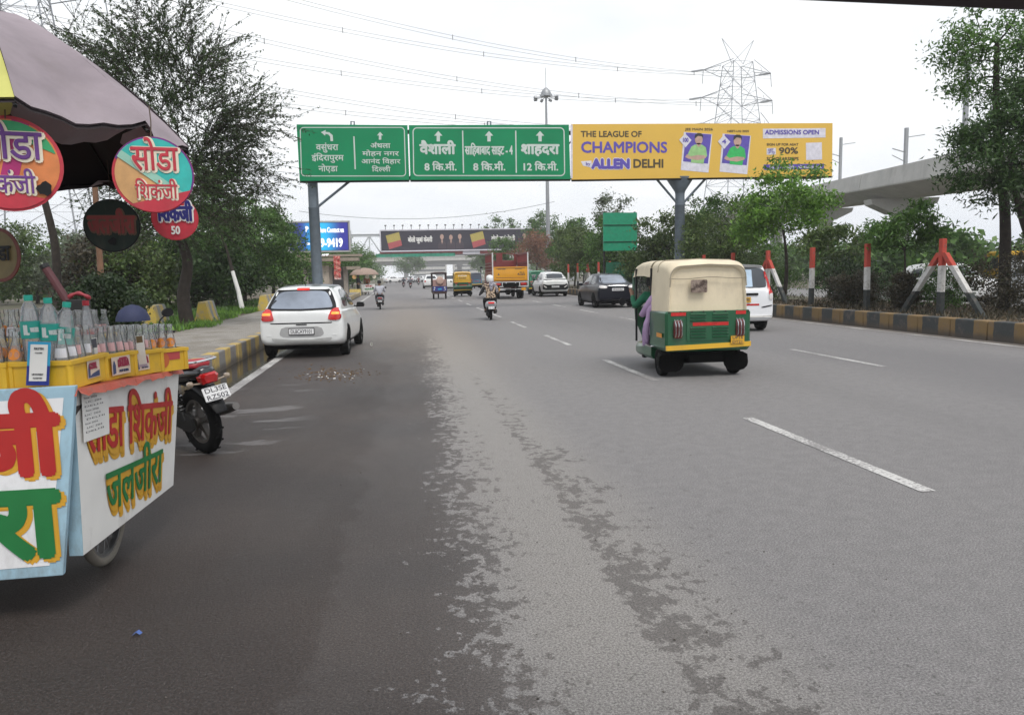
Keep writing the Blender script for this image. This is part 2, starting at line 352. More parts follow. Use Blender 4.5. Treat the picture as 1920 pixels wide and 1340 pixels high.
# kerbs: painted blocks, alternate colours
def kerb(name, x, h, w, ya, yb, step, ca, cb, side):
    n = NT(name+'_paint')
    st = n.op('GREATER_THAN', n.op('FRACT', n.op('MULTIPLY', n.op('ADD', n.y, n.op('MULTIPLY_ADD', n.noise(7, 3), .06, -.03)), .5/step)), .5)
    c = n.mix(st, ca, cb)
    c = n.mix(n.op('MULTIPLY', n.ramp(n.noise(5, 8, .7), .5, .68), .6), c, (.15, .115, .10))
    c = n.mix(n.op('MULTIPLY', n.ramp(n.op('ADD', n.z, n.op('MULTIPLY_ADD', n.noise(3, 5), .2, -.1)), h*.45, h*.05), .85), c, (.075, .062, .05))
    m = n.out(c, .85, n.noise(30, 5, .7), .5, .02)
    b = MB(); y = ya; k = 0
    while y < yb:
        L = step*(2 if y < 60 else 8); j = rnd.uniform(-.012, .012)
        b.box((x+j+side*w/2, y+L/2, h/2-.03), (w, L-.012, h+.06)); y += L
    return struct(b.build(name, m, bevel=.025))
kerb('kerb', KL, .34, .2, 2, 60, .46, (.43, .31, .10), (.21, .20, .19), -1)
kerb('kerb', KR, .40, .28, -4, 130, .52, (.20, .13, .055), (.045, .05, .05), 1)
# left footpath: worn paving, grass tufts behind
n = NT('paving'); br = n.t.nodes.new('ShaderNodeTexBrick'); br.inputs['Scale'].default_value = 2.2; br.inputs['Mortar Size'].default_value = .012
n.t.links.new(n.co, br.inputs['Vector']); br.inputs['Color1'].default_value = (.30, .28, .25, 1); br.inputs['Color2'].default_value = (.25, .23, .21, 1); br.inputs['Mortar'].default_value = (.12, .11, .09, 1)
c = n.mix(n.op('MULTIPLY', n.ramp(n.noise(1.4, 7, .65), .42, .62), .7), br.outputs[0], (.16, .14, .11))
m_pav = n.out(c, .9, n.noise(16, 6, .7), .5, .03)
b = MB(); b.box((-4.35, 25, .14), (2.1, 74, .36)); struct(b.build('footpath', m_pav))
b = MB(); b.box((-16, 25, .08), (21.2, 74, .40)); struct(b.build('verge', EARTH))
b = MB(); b.box((14.9, 70, .115), (5.44, 160, .37)); struct(b.build('median_strip', EARTH))
# haze
b = MB(); b.box((30, 320, 27), (640, 760, 57))
hz = b.build('haze', None); hz['kind'] = 'stuff'
m = bpy.data.materials.new('haze_air'); m.use_nodes = True; t = m.node_tree; t.nodes.clear(); o = t.nodes.new('ShaderNodeOutputMaterial'); v = t.nodes.new('ShaderNodeVolumePrincipled')
v.inputs['Color'].default_value = (.97, .97, .98, 1); v.inputs['Density'].default_value = .0006; v.inputs['Anisotropy'].default_value = 0
t.links.new(v.outputs[0], o.inputs['Volume']); hz.data.materials.append(m)
# ================================================================== the soda cart on the left
def clip(poly, a, b, c):                                 # keep a*x+b*z <= c
    out = []
    for i in range(len(poly)):
        p, q = poly[i], poly[(i+1) % len(poly)]; dp = a*p[0]+b*p[1]-c; dq = a*q[0]+b*q[1]-c
        if dp <= 0: out.append(p)
        if dp*dq < 0:
            t = dp/(dp-dq); out.append((p[0]+t*(q[0]-p[0]), p[1]+t*(q[1]-p[1])))
    return out
def qmap(mb, nb, fb, nt_, ft, name, m, parent, smooth=None):   # unit square (x,z) + height y -> a quad in space
    nb, fb, nt_, ft = map(Vector, (nb, fb, nt_, ft)); nrm = (fb-nb).cross(nt_-nb).normalized()
    mb.v = [tuple(nb*(1-x)*(1-z)+fb*x*(1-z)+nt_*(1-x)*z+ft*x*z-nrm*y) for x, y, z in mb.v]
    return mb.build(name, m, parent, smooth)
M_RED = mat('sign_red', (.42, .02, .018), .5, scale=4); M_GRN = mat('sign_green', (.015, .17, .045), .5, scale=4)
M_YEL = mat('sign_yellow', (.62, .33, .03), .5, scale=4); M_WHT = mat('painted_white', (.74, .73, .70), .55, var=.06, scale=4, dirt=.55)
M_BLU = mat('painted_pale_blue', (.33, .50, .60), .6, scale=5, dirt=.7)
M_STEEL = mat('grey_steel', (.30, .30, .30), .45, .8, dirt=.5); M_DARK = mat('dark_metal', (.016, .016, .016), .55, .3)
M_RUB = mat('rubber', (.007, .007, .007), .9, spec=.2, bump=.3, bscale=90); M_BLK = mat('black_plastic', (.006, .006, .007), .5, spec=.3)
M_PAPER = mat('paper', (.72, .71, .68), .8, var=.04); M_INK = mat('ink', (.05, .05, .06), .7)
M_CREAM = mat('sign_cream', (.74, .66, .52), .6)
cart = thing('soda_cart', 'white and pale blue lemonade soda pushcart with hand painted red and green lettering', 'cart')
mb = MB()
c4 = lambda x0, x1, y0, y1, z: [(x0, y0, z), (x1, y0, z), (x1, y1, z), (x0, y1, z)]
mb.loft([c4(-2.9, -1.64, 3.72, 4.86, .34), c4(-3.0, -1.50, 3.68, 4.90, 1.0)])
mb.build('body', mat('cart_wood', (.05, .04, .035), .8, dirt=.4), cart)
mb = MB()
for p in [(-2.85, 4.0), (-1.85, 4.8), (-2.85, 4.8)]:
    mb2 = MB(); mb2.box((p[0], p[1], .2), (.05, .05, .36)); mb2.build('leg', M_DARK, cart)
nb, fb, nt_, ft = Vector((-1.535, 3.70, .28)), Vector((-1.467, 4.90, .28)), Vector((-1.505, 3.68, 1.075)), Vector((-1.385, 4.90, 1.01))
sn = (fb-nb).cross(nt_-nb).normalized()
mb = MB()                                                # the side board, thick, its near edge painted blue
for i in range(12):
    for j in range(8): mb.add([(i/12, 0, j/8), ((i+1)/12, 0, j/8), ((i+1)/12, 0, (j+1)/8), (i/12, 0, (j+1)/8)], [(0, 1, 2, 3)])
side = qmap(mb, nb, fb, nt_, ft, 'side_panel', M_WHT, cart)
mb = MB(); Q = [p-sn*.006 for p in (nb, fb, nt_, ft)]; mb.loft([[nb-sn*.02, fb-sn*.02, fb-sn*.045, nb-sn*.045], [nt_-sn*.02, ft-sn*.02, ft-sn*.045, nt_-sn*.045]]); mb.build('panel_backing', M_BLU, cart)
mb = MB(); mb.add([nb, nt_, nt_-sn*.055+Vector((0, -.004, 0)), nb-sn*.055+Vector((0, -.004, 0))], [(0, 1, 2, 3)])
mb.add([nb+Vector((.0, -.004, 0)), nt_+Vector((0, -.004, 0)), nt_-sn*.05+Vector((-.012, -.004, 0)), nb-sn*.05+Vector((-.012, -.004, 0))], [(0, 1, 2, 3)]); mb.build('edge_board', M_BLU, cart)
def sheared(mb, k): mb.v = [(x, y, z-k*x) for x, y, z in mb.v]; return mb
for s, x, z, h, wd, mm, k in (('सोडा िशकंजी', .055, .615, .265, .86, M_RED, .14), ('जलजीरा', .21, .175, .255, .60, M_GRN, .06)):
    for dx, dz, e, y, m_ in ((.022, -.075, .05, -.001, M_YEL), (.012, -.04, .05, -.004, M_YEL), (0, 0, .022, -.007, mm)):
        t = MB(); txt(t, s, x+dx, z+dz, h, wd, 'l', emb=e); t.v = [(a, y+b*.9, c) for a, b, c in t.v]; sheared(t, k)
        qmap(t, nb, fb, nt_, ft, 'lettering', m_, side)
t = MB(); t.rect(.03, .68, .24, .985, -.0125); po = qmap(t, nb, fb, nt_, ft, 'poster', M_PAPER, cart)
t = MB()
for i in range(9): txt(t, ['fssai 2026', 'LIC 204', 'DELHI'][i % 3], .045+.01*(i % 2), .94-i*.026, .010, .10+.05*(i % 3)/2, 'l', y=-.0135)
qmap(t, nb, fb, nt_, ft, 'print', M_INK, po)
# front board (faces the camera), pale blue border
FY = 3.60
W_ = lambda px, py, y=FY: (D(px, py, y).x, D(px, py, y).z)
tr, brr = W_(141, 723), W_(118, 1078); tl, bl = (-2.95, tr[1]-.02), (-2.8, brr[1]-.01)
mb = MB(); mb.prism([bl, brr, tr, tl], FY, FY+.03); front = mb.build('front_panel', M_BLU, cart, bevel=.004)
ins = .052; mb = MB(); mb.sheet([(bl[0]+ins, bl[1]+ins), (brr[0]-ins, brr[1]+ins), (tr[0]-ins, tr[1]-ins), (tl[0]+ins, tl[1]-ins)], FY-.002); mb.build('white_field', mat('field_white', (.76, .76, .77), .5, var=.05, scale=4, dirt=.35), front)
for s, xr, zt, zb, ar, mm in (('िशकंजी', 103, 779, 884, .85, M_RED), ('जलजीरा', 103, 922, 1037, .92, M_GRN)):
    x1, z1 = W_(xr, zt); _, z0 = W_(xr, zb); h = z1-z0; cap = CAP_D
    nat = sum(GLY[c][2] for c in s)*h/cap*ar
    for dx, dz, e, y, m_ in ((.018, -.016, .085, -.0035, M_YEL), (0, 0, .075, -.0065, mm)):
        t = MB(); txt(t, s, x1+dx, z0+dz, h, nat, 'r', emb=e, y=FY+y); t.build('lettering', m_, front)
# counter cloth with ragged edge
rr = random.Random(3); mb = MB(); zt = lambda y: 1.085-(y-3.68)*.05
top = []
for i in range(25): top.append((-1.46+rr.uniform(-.012, .02)+.09*(i/24), 3.62+i*1.30/24))
vs = []; fs = []
for i, (x, y) in enumerate(top): vs += [(-2.95, y, zt(y)), (x, y, zt(y)), (x+.012, y, zt(y)-.018-rr.uniform(0, .022))]
for i in range(24):
    a = i*3; fs += [(a, a+1, a+4, a+3), (a+1, a+2, a+5, a+4)]
n0 = len(vs); vs += [(-2.95, 3.60, zt(3.6)-.03), (top[0][0], 3.60, zt(3.6)-.03)]; fs.append((n0, n0+1, 1, 0))
mb.add(vs, fs); mb.build('counter_cloth', mat('orange_oilcloth', (.45, .09, .055), .5, dirt=.5), cart)
def spoked_wheel(name, parent, c, r, wd, ax='x', spokes=18, m_t=None, m_r=None, tr_=.028):
    """bicycle-like wheel turning about x"""
    t = MB(); t.loft([[(c[0]+tr_*math.cos(b), c[1]+(r-tr_+tr_*math.sin(b))*math.cos(a), c[2]+(r-tr_+tr_*math.sin(b))*math.sin(a)) for b in [2*math.pi*k/8 for k in range(8)]] for a in [2*math.pi*k/32 for k in range(33)]], False, False)
    o = t.build('wheel', None, parent, 60); o.data.materials.append(m_t or M_RUB)
    t = MB(); rr_ = r-2*tr_
    t.loft([[(c[0]+dx, c[1]+q*math.cos(a), c[2]+q*math.sin(a)) for dx, q in ((-.014, rr_+.01), (.014, rr_+.01), (.014, rr_-.012), (-.014, rr_-.012))] for a in [2*math.pi*k/32 for k in range(33)]], False, False)
    for k in range(spokes):
        a = 2*math.pi*k/spokes; t.cyl((c[0]+(.02 if k % 2 else -.02), c[1], c[2]), (c[0], c[1]+rr_*math.cos(a), c[2]+rr_*math.sin(a)), .0025, n=4)
    t.cyl((c[0]-.05, c[1], c[2]), (c[0]+.05, c[1], c[2]), .022, n=10)
    t.build('rim', m_r or M_STEEL, o); return o
for x in (-1.68, -2.8): spoked_wheel('wheel', cart, (x, 4.34, .30), .30, .04, m_t=mat('dusty_tyre', (.20, .18, .15), .9))
t = MB(); t.cyl((-2.8, 4.34, .30), (-1.68, 4.34, .30), .02); t.build('axle', M_DARK, cart)

# ---- crates, bottles
M_CRATE = mat('crate_yellow', (.66, .40, .025), .42, var=.1, scale=9, dirt=.35)
M_LBL_O = mat('print_orange', (.75, .25, .02), .5); M_LBL_P = mat('print_pink', (.70, .42, .42), .5); M_LBL_W = mat('print_white', (.68, .68, .72), .5)
GLASS = glassy('bottle_glass', (.97, .98, .975), .24, .17, (.85, .87, .87)); PET = glassy('clear_plastic', (.95, .96, .97), .30, .22, (.85, .85, .85))
def crate_mesh(w, d, h):
    m = MB(); t = .014
    m.prism(rrect(-w/2, 0, w/2, h, .006), -d/2, -d/2+t); m.prism(rrect(-w/2, 0, w/2, h, .006), d/2-t, d/2)
    for s in (-1, 1): m.box((s*(w/2-t/2), 0, h/2), (t, d-2*t, h))
    m.box((0, 0, .014), (w-2*t, d-2*t, .012))
    for s in (-1, 1):                                     # rims and corner posts
        m.box((0, s*(d/2+.004), h-.012), (w+.02, .012, .02)); m.box((s*(w/2+.004), 0, h-.012), (.012, d+.0, .02))
        for q in (-1, 1): m.cyl((s*(w/2-.008), q*(d/2-.008), .001), (s*(w/2-.008), q*(d/2-.008), h-.003), .018, n=8)
    return m
def logo_panel(parent, w, h, pos, rz, kind):             # printed patch on a crate wall, local plane facing -y
    M = Matrix.Translation(pos) @ Matrix.Rotation(rz, 4, 'Z')
    t = MB(); t.rect(-w/2, -h/2, w/2, h/2, -.002)
    if kind == 'red':
        t = MB(); t.rect(-w*.2, -.02*w, w/2, h/2, -.002); o = t.build('logo', mat('logo_red', (.45, .06, .06), .5), parent, M=M)
        t = MB(); t.sheet(disc(-w*.3, 0, h*.45, 20, h*.55), -.003); t.build('emblem', mat('logo_rust', (.5, .12, .03), .5), o, M=M); return
    o = t.build('logo', mat('logo_cream', (.62, .50, .40), .5), parent, M=M)
    t = MB()
    if kind == 'gopal': txt(t, 'GOPAL', -w*.06, h*.02, h*.34, w*.62, 'l' if 0 else 'c', emb=.08, y=-.003)
    else: txt(t, 'DHURA', w*.12, -h*.06, h*.38, w*.6, 'c', emb=.09, y=-.003); t.sheet([(-w*.14, h*.32), (w*.36, h*.32), (w*.3, h*.44), (-w*.08, h*.44)], -.003)
    t.build('lettering', mat('logo_crimson', (.33, .03, .07), .5), o, M=M)
    t = MB(); t.sheet([(-w*.46, -h*.44), (-w*.3, -h*.4), (-w*.3, h*.05), (-w*.36, h*.3), (-w*.4, h*.3), (-w*.45, h*.05)], -.0035)
    if kind == 'gopal': t.sheet([(-w*.46, -h*.46), (w*.46, -h*.46), (w*.46, -h*.12), (-w*.1, -h*.25)], -.0028)
    else: txt(t, 'POP SODA', w*.12, -h*.36, h*.13, w*.5, 'c', emb=.1, y=-.003)
    t.build('bottle_print', mat('logo_navy', (.04, .06, .14), .5), o, M=M)
CW, CD_, CH = .27, .375, .135
crates = []
def crate(x, y, z, rz, label, logos=(), w=CW, d=CD_):
    c = thing('bottle_crate', label, 'crate', (x, y, z), rz, 'yellow soda crates on the cart')
    crate_mesh(w, d, CH).build('shell', M_CRATE, c, bevel=.002)
    for k in logos: logo_panel(c, *k)
    crates.append((c, w, d)); return c
RIGHT = math.pi/2
z1 = lambda y: zt(y)+.004
ca = crate(-1.625, 3.845, z1(3.8), R(-3), 'yellow crate with a blue and red GOPAL print at the near cart corner', [(.13, .085, (CW/2+.002, .03, .07), RIGHT, 'gopal')])
t = MB(); t.rect(-.02, .055, .03, .095, -CD_/2-.0022); t.build('slot', M_DARK, ca)
crate(-1.915, 3.83, z1(3.8), R(2), 'yellow soda crate at the left edge of the photo, beside the GOPAL crate')
crate(-1.60, 4.215, z1(4.2), R(-16), 'yellow soda crate with red bottle prints, behind the GOPAL crate', [(.15, .095, (CW/2+.002, .0, .07), RIGHT, 'dhura'), (.12, .08, (0.02, -CD_/2-.002, .07), 0, 'dhura')], w=.25, d=.30)
crate(-1.555, 4.50, z1(4.5), R(-22), 'yellow soda crate with a magenta print behind the hanging paper strip', [(.10, .085, (CW/2+.003, -.03, .07), RIGHT, 'dhura')], d=.28)
crate(-1.50, 4.765, z1(4.75), R(-38), 'yellow crate with a round red emblem at the far end of the cart', [(.17, .085, (.0, -.24/2-.002, .07), 0, 'red'), (.14, .085, (.34/2+.002, 0, .07), RIGHT, 'red')], w=.34, d=.24)
crate(-1.95, 4.27, z1(4.2)+.10, R(-4), 'yellow crate of the raised back row, nearer the umbrella pole')
crate(-1.86, 4.68, z1(4.6)+.09, R(-14), 'yellow crate of the raised back row, at the far cart side', w=.30)
bp = [(.004, .004), (.029, .0), (.031, .012), (.031, .115), (.0285, .143), (.022, .18), (.0160, .212), (.0138, .232), (.0165, .236), (.0165, .252), (.0118, .254), (.0105, .232)]
def rad(z): return .0009+np.interp(z, [.115, .143, .18, .212], [.031, .0285, .022, .016])
def bottle_kind(kind):
    b = MB(); b.lathe(bp, 14, cap=False); o = b.build('glass_bottle', GLASS, None, 50)
    l = MB(); ring = lambda a, z: (rad(z)*math.sin(a), -rad(z)*math.cos(a), z)
    if kind == 'orange':
        for base in (-.5, math.pi-.5):
            for k in range(16):
                q0, q1 = 2*math.pi*k/16, 2*math.pi*(k+1)/16; l.add([ring(base, .146), ring(base+.95*math.cos(q0), .146+.027*math.sin(q0)), ring(base+.95*math.cos(q1), .146+.027*math.sin(q1))], [(0, 1, 2)])
    else:
        for k in range(8):
            a0, a1 = -1.6+2.5*k/8, -1.6+2.5*(k+1)/8
            for z0, z1 in ((.122, .143), (.143, .166)): l.add([ring(a0, z0), ring(a1, z0), ring(a1, z1), ring(a0, z1)], [(0, 1, 2, 3)])
    l.build('print', {'orange': M_LBL_O, 'pink': M_LBL_P, 'white': M_LBL_W}[kind], o)
    return o
kinds = {k: bottle_kind(k) for k in ('orange', 'pink', 'white')}; used = set()
rr = random.Random(11)
def put_bottle(kind, p, rz, label, group, tilt=(0, 0)):
    o = kinds[kind]
    if kind in used: o = dup(o)
    used.add(kind); o.location = p; o.rotation_euler = (tilt[0], tilt[1], rz); tag(o, label, 'bottle', group); return o
plan = ['white', 'orange', 'pink', 'pink', 'orange', 'orange', 'pink']
names = ['in the GOPAL crate at the near corner', 'in the crate at the left photo edge', 'in the crate behind the GOPAL crate', 'in the crate behind the hanging paper strip', 'in the crate at the far end of the cart', 'in the raised crate by the umbrella pole', 'in the raised crate at the far side']
for i, (c, w, d) in enumerate(crates):
    nx, ny = (3, 4) if w < .32 else (4, 3)
    for a in range(nx):
        for b in range(ny):
            if i == 0 and a < 2 and b < 2: continue       # the water bottles stand there
            k = plan[i] if rr.random() < .8 else rr.choice(['pink', 'white', 'orange'])
            lx, ly = (a-(nx-1)/2)*(w-.05)/nx, (b-(ny-1)/2)*(d-.05)/ny
            p = c.matrix_basis if 0 else Matrix.Translation(c.location) @ Matrix.Rotation(c.rotation_euler.z, 4, 'Z')
            p = p @ Vector((lx+rr.uniform(-.004, .004), ly+rr.uniform(-.004, .004), .022))
            desc = {'pink': 'glass soda bottle with pink print', 'orange': 'glass soda bottle with orange print', 'white': 'glass soda bottle with white print'}[k]
            put_bottle(k, p, rr.uniform(-.5, .9), desc+' '+names[i], 'glass soda bottles on the cart', (rr.uniform(-.03, .03), rr.uniform(-.03, .03)))
put_bottle('pink', (-1.80, 3.80, 1.14), .3, 'clear glass soda bottle with pink print leaning between the two nearest crates', 'glass soda bottles on the cart', (-.25, .45))
put_bottle('orange', (-1.775, 3.72, 1.10), .6, 'clear glass soda bottle with orange print squeezed between the two nearest crates', 'glass soda bottles on the cart', (-.1, .12))
M_TEAL = mat('label_teal', (.02, .36, .29), .4); M_CAPT = mat('cap_teal', (.03, .48, .36), .4)
def water_bottle(p, tilt, rz, label):
    r = thing('water_bottle', label, 'bottle', p, rz, 'water bottles on the cart'); r.rotation_euler = (*tilt, rz); r.scale = (1.12, 1.12, 1)
    prof = [(.004, .003), (.032, 0), (.038, .012)]
    for k in range(7): z = .03+k*.014; prof += [(.039, z), (.0365, z+.006)]
    prof += [(.039, .13), (.039, .19)]
    for k in range(4): z = .2+k*.012; prof += [(.039-.002*k, z), (.0365-.002*k, z+.005)]
    prof += [(.028, .262), (.014, .288), (.0135, .300)]
    MB().lathe(prof, 20).build('plastic_body', PET, r, 60)
    MB().lathe([(.0400, .118), (.0400, .198)], 24, cap=False).build('label', M_TEAL, r, 60)
    t = MB(); vs = []
    for j, (a0, wd) in enumerate(((-.55, .30), (.15, .5))):
        m = MB(); txt(m, ['1L', 'WATER'][j], 0, .137 if j == 0 else .148, .042 if j == 0 else .02, .022 if j == 0 else .03, 'l', emb=.07)
        t.add([((.0405-.5*b)*math.sin(a0+x/.04), -(.0405-.5*b)*math.cos(a0+x/.04), z) for x, b, z in m.v], m.f)
    t.build('lettering', mat('label_print', (.7, .75, .72), .5), r)
    MB().lathe([(.0155, .292), (.0165, .296), (.0165, .316), (.014, .318)], 18).build('cap', M_CAPT, r, 40)
for px, py, y, tl, lb in ((66, 680, 3.78, (.02, -.01), 'upright teal labelled water bottle, farthest of the three from the red capped bottle'), (97, 684, 3.80, (.03, .03), 'water bottle with teal label standing between two others on the crate'), (125, 690, 3.82, (-.02, .16), 'water bottle with teal label leaning to the right on the crate')):
    q = D(px-(12 if tl[1] > .1 else 0), py, y); water_bottle((q.x, q.y, q.z), tl, rnd.uniform(-.3, .2), lb)
r = thing('plastic_bottle', 'clear plastic bottle with red cap and red label among glass bottles', 'bottle', D(166, 632, 4.18)+Vector((0, 0, -.03)))
MB().lathe([(.004, .002), (.03, 0), (.033, .01), (.033, .10), (.03, .13), (.014, .19), (.013, .20)], 18).build('plastic_body', PET, r, 60)
MB().lathe([(.0335, .045), (.0335, .075)], 18, cap=False).build('label', M_RED, r, 60)
MB().lathe([(.0155, .195), (.0165, .199), (.0165, .22), (.014, .222)], 14).build('cap', mat('cap_red', (.5, .03, .05), .4), r, 40)
# the payment card without its code, two paper strips
def card(name, label, quad, y, mt, inner=None, txts=(), bend=0):
    P = [D(px, py, y) for px, py in quad]; r = thing(name, label, 'card', P[0])
    nb_, fb_, ft_, nt2 = [Vector(p)-P[0] for p in P]
    up = Vector((0, -.006, 0))
    m = MB(); k = 8
    for i in range(k): m.add([(0, -bend*math.sin(3.14*i/k), i/k), (1, -bend*math.sin(3.14*i/k), i/k), (1, -bend*math.sin(3.14*(i+1)/k), (i+1)/k), (0, -bend*math.sin(3.14*(i+1)/k), (i+1)/k)], [(0, 1, 2, 3)])
    qmap(m, nb_+up, fb_+up, nt2+up, ft_+up, 'card_sheet', mt, r)
    for (x0, z0, x1, z1_), m_, lv in (inner or ()):
        m = MB(); m.rect(x0, z0, x1, z1_, -.001*lv-bend*.6); qmap(m, nb_+up, fb_+up, nt2+up, ft_+up, 'printed_field', m_, r)
    m = MB()
    for s, x, z, h, w in txts: txt(m, s, x, z, h, w, y=-.004-bend, emb=.06)
    if m.v: qmap(m, nb_+up, fb_+up, nt2+up, ft_+up, 'print', M_INK, r)
    return r
M_CYAN = mat('card_blue', (.02, .30, .50), .4); M_NAVY = mat('card_navy', (.015, .03, .22), .4)
card('payment_card', 'white payment card with blue border standing against the near crate', [(50, 722), (93, 722), (97, 641), (54, 640)], 3.62, M_CYAN,
     [((0, 0, 1, .45), M_NAVY, 1), ((.12, .1, .88, .94), M_PAPER, 2)], [('PAYTM', .5, .82, .05, .42), ('SCAN HERE', .5, .74, .02, .3), ('UPI PAYMENT', .5, .24, .035, .5), ('ACCEPTED', .5, .16, .025, .4)])
card('paper_strip', 'long narrow white paper strip hanging over the print of the yellow crate', [(179, 708), (190, 706), (183, 632), (173, 634)], 4.0, M_PAPER, [((.05, .62, .95, .98), mat('strip_dark', (.10, .10, .12), .6), 1)], bend=.01)
card('paper_strip', 'short white paper strip with gold top hanging at the far crates', [(262, 688), (278, 686), (270, 628), (255, 630)], 4.35, M_PAPER, [((.08, .78, .85, .99), mat('strip_gold', (.16, .11, .05), .5), 1), ((.0, .0, 1, .08), mat('strip_mauve', (.35, .30, .38), .6), 1)], bend=.01)

# ---- umbrella over the cart
um = thing('cart_umbrella', 'big faded mauve cloth umbrella with a yellow panel over the soda cart', 'umbrella')
rim = [(-2.35, 3.02), (-1.385, 3.10), (-1.07, 3.58), (-1.06, 4.2), (-1.36, 5.02), (-1.92, 5.62), (-2.75, 5.60), (-3.35, 4.9), (-3.35, 3.9), (-3.0, 3.25)]
apex = Vector((-2.12, 4.38, 2.96)); ZR = 2.26
def pan(i, off, name, m_, parent=None, val=True):
    a, b = Vector((*rim[i], ZR)), Vector((*rim[(i+1) % 10], ZR)); K = 10; N = 9; vs = []
    for k in range(K+1):
        t = k/K
        for j in range(N+1):
            s = j/N; e = a.lerp(b, s); p = apex.lerp(e, t); p.z = ZR+(apex.z-ZR)*(1-t**1.75)-.035*math.sin(math.pi*s)*t-off
            c = Vector((apex.x, apex.y, p.z)); p = c+(p-c)*(1-.035*math.sin(math.pi*s)*t); p.z += .008*math.sin(17*s+3*i)*t*t+.006*math.sin(9*t+5*s)
            vs.append(p)
    if val:
        for q in (1, 2, 3):
            for j in range(N+1):
                s = j/N; e = vs[K*(N+1)+j].copy(); c = Vector((apex.x, apex.y, e.z)); e = c+(e-c)*(1+.006*math.sin(9*s*3+i)*q-.05*q); e.z -= q*.017*(.55+.6*math.sin(math.pi*s)**.5); vs.append(e)
    rows = K+(3 if val else 0); w_ = N+1
    m = MB(); m.add(vs, [(k*w_+j, (k+1)*w_+j, (k+1)*w_+j+1, k*w_+j+1) for k in range(rows) for j in range(N)])
    return m.build(name, m_, parent, 80)
M_MAUVE = mat('mauve_cloth', (.255, .215, .235), .9, var=.2, scale=3, bump=1.0, bscale=7, dirt=.2); M_YCL = mat('yellow_cloth', (.46, .45, .13), .9, var=.15, scale=3)
M_SHADE = mat('umbrella_shade', (.022, .016, .018), .95)  # painted shade: near-black sheet deepens the dark under the canopy
big = MB(); big_l = MB()
for i in range(10):
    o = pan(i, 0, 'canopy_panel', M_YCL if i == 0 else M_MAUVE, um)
    o2 = pan(i, .02, 'shade_sheet', M_SHADE, o, False)
t = MB()
for i in range(10):
    e = Vector((*rim[i], ZR)); t.tube([Vector((apex.x, apex.y, apex.z-(apex.z-ZR)*(k/8)**1.75-.035)).lerp(Vector((e.x, e.y, apex.z-(apex.z-ZR)*(k/8)**1.75-.035)), k/8) for k in range(9)], .008, 5)
t.build('rib', M_DARK, um); t = MB(); t.cyl((-2.27, 4.6, .05), (-2.2, 4.5, 2.92), .022); t.build('pole', mat('pole_brown', (.09, .065, .055), .6), um)

# ---- round hanging signs
def round_sign(label, px, py, y, r, rz, patches, texts, rimcol, hang=.3, tiltz=0, hole=None):
    p = D(px, py, y); o = thing('hanging_sign', label, 'sign', p, rz); o.rotation_euler = (0, tiltz, rz)
    m = MB(); m.prism(disc(0, 0, r, 40), 0, .008); m.build('board', rimcol, o)
    for k, (mat_, clips, rr_) in enumerate(patches):
        pl = disc(0, 0, r*rr_, 40)
        for c in clips: pl = clip(pl, c[0], c[1], c[2]*r)
        m = MB(); m.sheet(pl, -.0012*(k+1)); m.build('painted_field', mat_, o)
    for s, x, z, h, wd, mm, om, e in texts:
        if om:
            m = MB(); txt(m, s, x*r+.004, z*r-.004, h*r, wd*r, emb=e+.075, y=-.0075); m.build('lettering_outline', om, o)
        m = MB(); txt(m, s, x*r, z*r, h*r, wd*r, emb=e, y=-.0105); m.build('lettering', mm, o)
    if hole: m = MB(); m.sheet([(r*(hole[0]+hole[2]*math.cos(a)*(.7+.4*((k*7) % 5)/5)), r*(hole[1]+hole[2]*math.sin(a)*(.7+.4*((k*3) % 5)/5))) for k, a in enumerate([2*math.pi*k/14 for k in range(14)])], -.0135); m.build('torn_patch', M_BLK, o)
    m = MB(); m.tube([(0, -.004, r*.93), (.004, .004, r+hang*.5), (0, .01, r+hang)], .0025, 4); m.build('string', mat('string', (.12, .09, .07), .9), o)
    return o
P = lambda n, c: mat(n, c, .55, var=.14, scale=14, dirt=.25)
M_PUR = P('sign_purple', (.13, .035, .22)); M_ORG = P('sign_orange', (.62, .20, .06)); M_MAG = P('sign_magenta', (.38, .02, .14)); M_TURQ = P('sign_turquoise', (.03, .42, .38)); M_MINT = P('sign_mint', (.28, .52, .42)); M_SAND = P('sign_sand', (.60, .34, .14))
M_CRIM = P('sign_crimson', (.48, .03, .05)); M_LEAF = P('sign_leaf', (.03, .32, .12)); M_LIME = P('sign_lime', (.35, .48, .13))
round_sign('round turquoise and orange hanging sign with red lettering', 288, 328, 3.55, .165, R(10), [(M_PUR, [(-.6, -.8, .2)], .995), (M_SAND, [(.6, .8, .02)], .93), (M_MINT, [(-.6, -.8, .05), (.6, .8, .28)], .96), (M_TURQ, [(-.6, -.8, -.06)], .95), (M_MINT, [(-.6, -.8, .14), (.6, .8, .06)], .96), (M_CRIM, [(-.25, 1, -.62)], .98)],
           [('सोडा', .06, .12, .58, 1.12, M_CRIM, M_CREAM, .02), ('िशकंजी', .05, -.62, .36, 1.02, M_CRIM, M_CREAM, .012)], M_CRIM, .13)
round_sign('round orange and magenta hanging sign with purple lettering, nearest the camera', 18, 307, 3.22, .182, R(14), [(M_ORG, [], .93), (M_MAG, [(-1, .25, .12), (1, -.25, .22)], .93), (M_LEAF, [(-.45, -1, -.62)], .9), (M_CRIM, [(.2, 1, -.6)], .95)],
           [('सोडा', .0, .10, .55, 1.25, M_PUR, M_CREAM, .02), ('िशकंजी', -.1, -.62, .36, 1.1, M_PUR, M_CREAM, .012)], M_CRIM, .15, hole=(.62, -.52, .17))
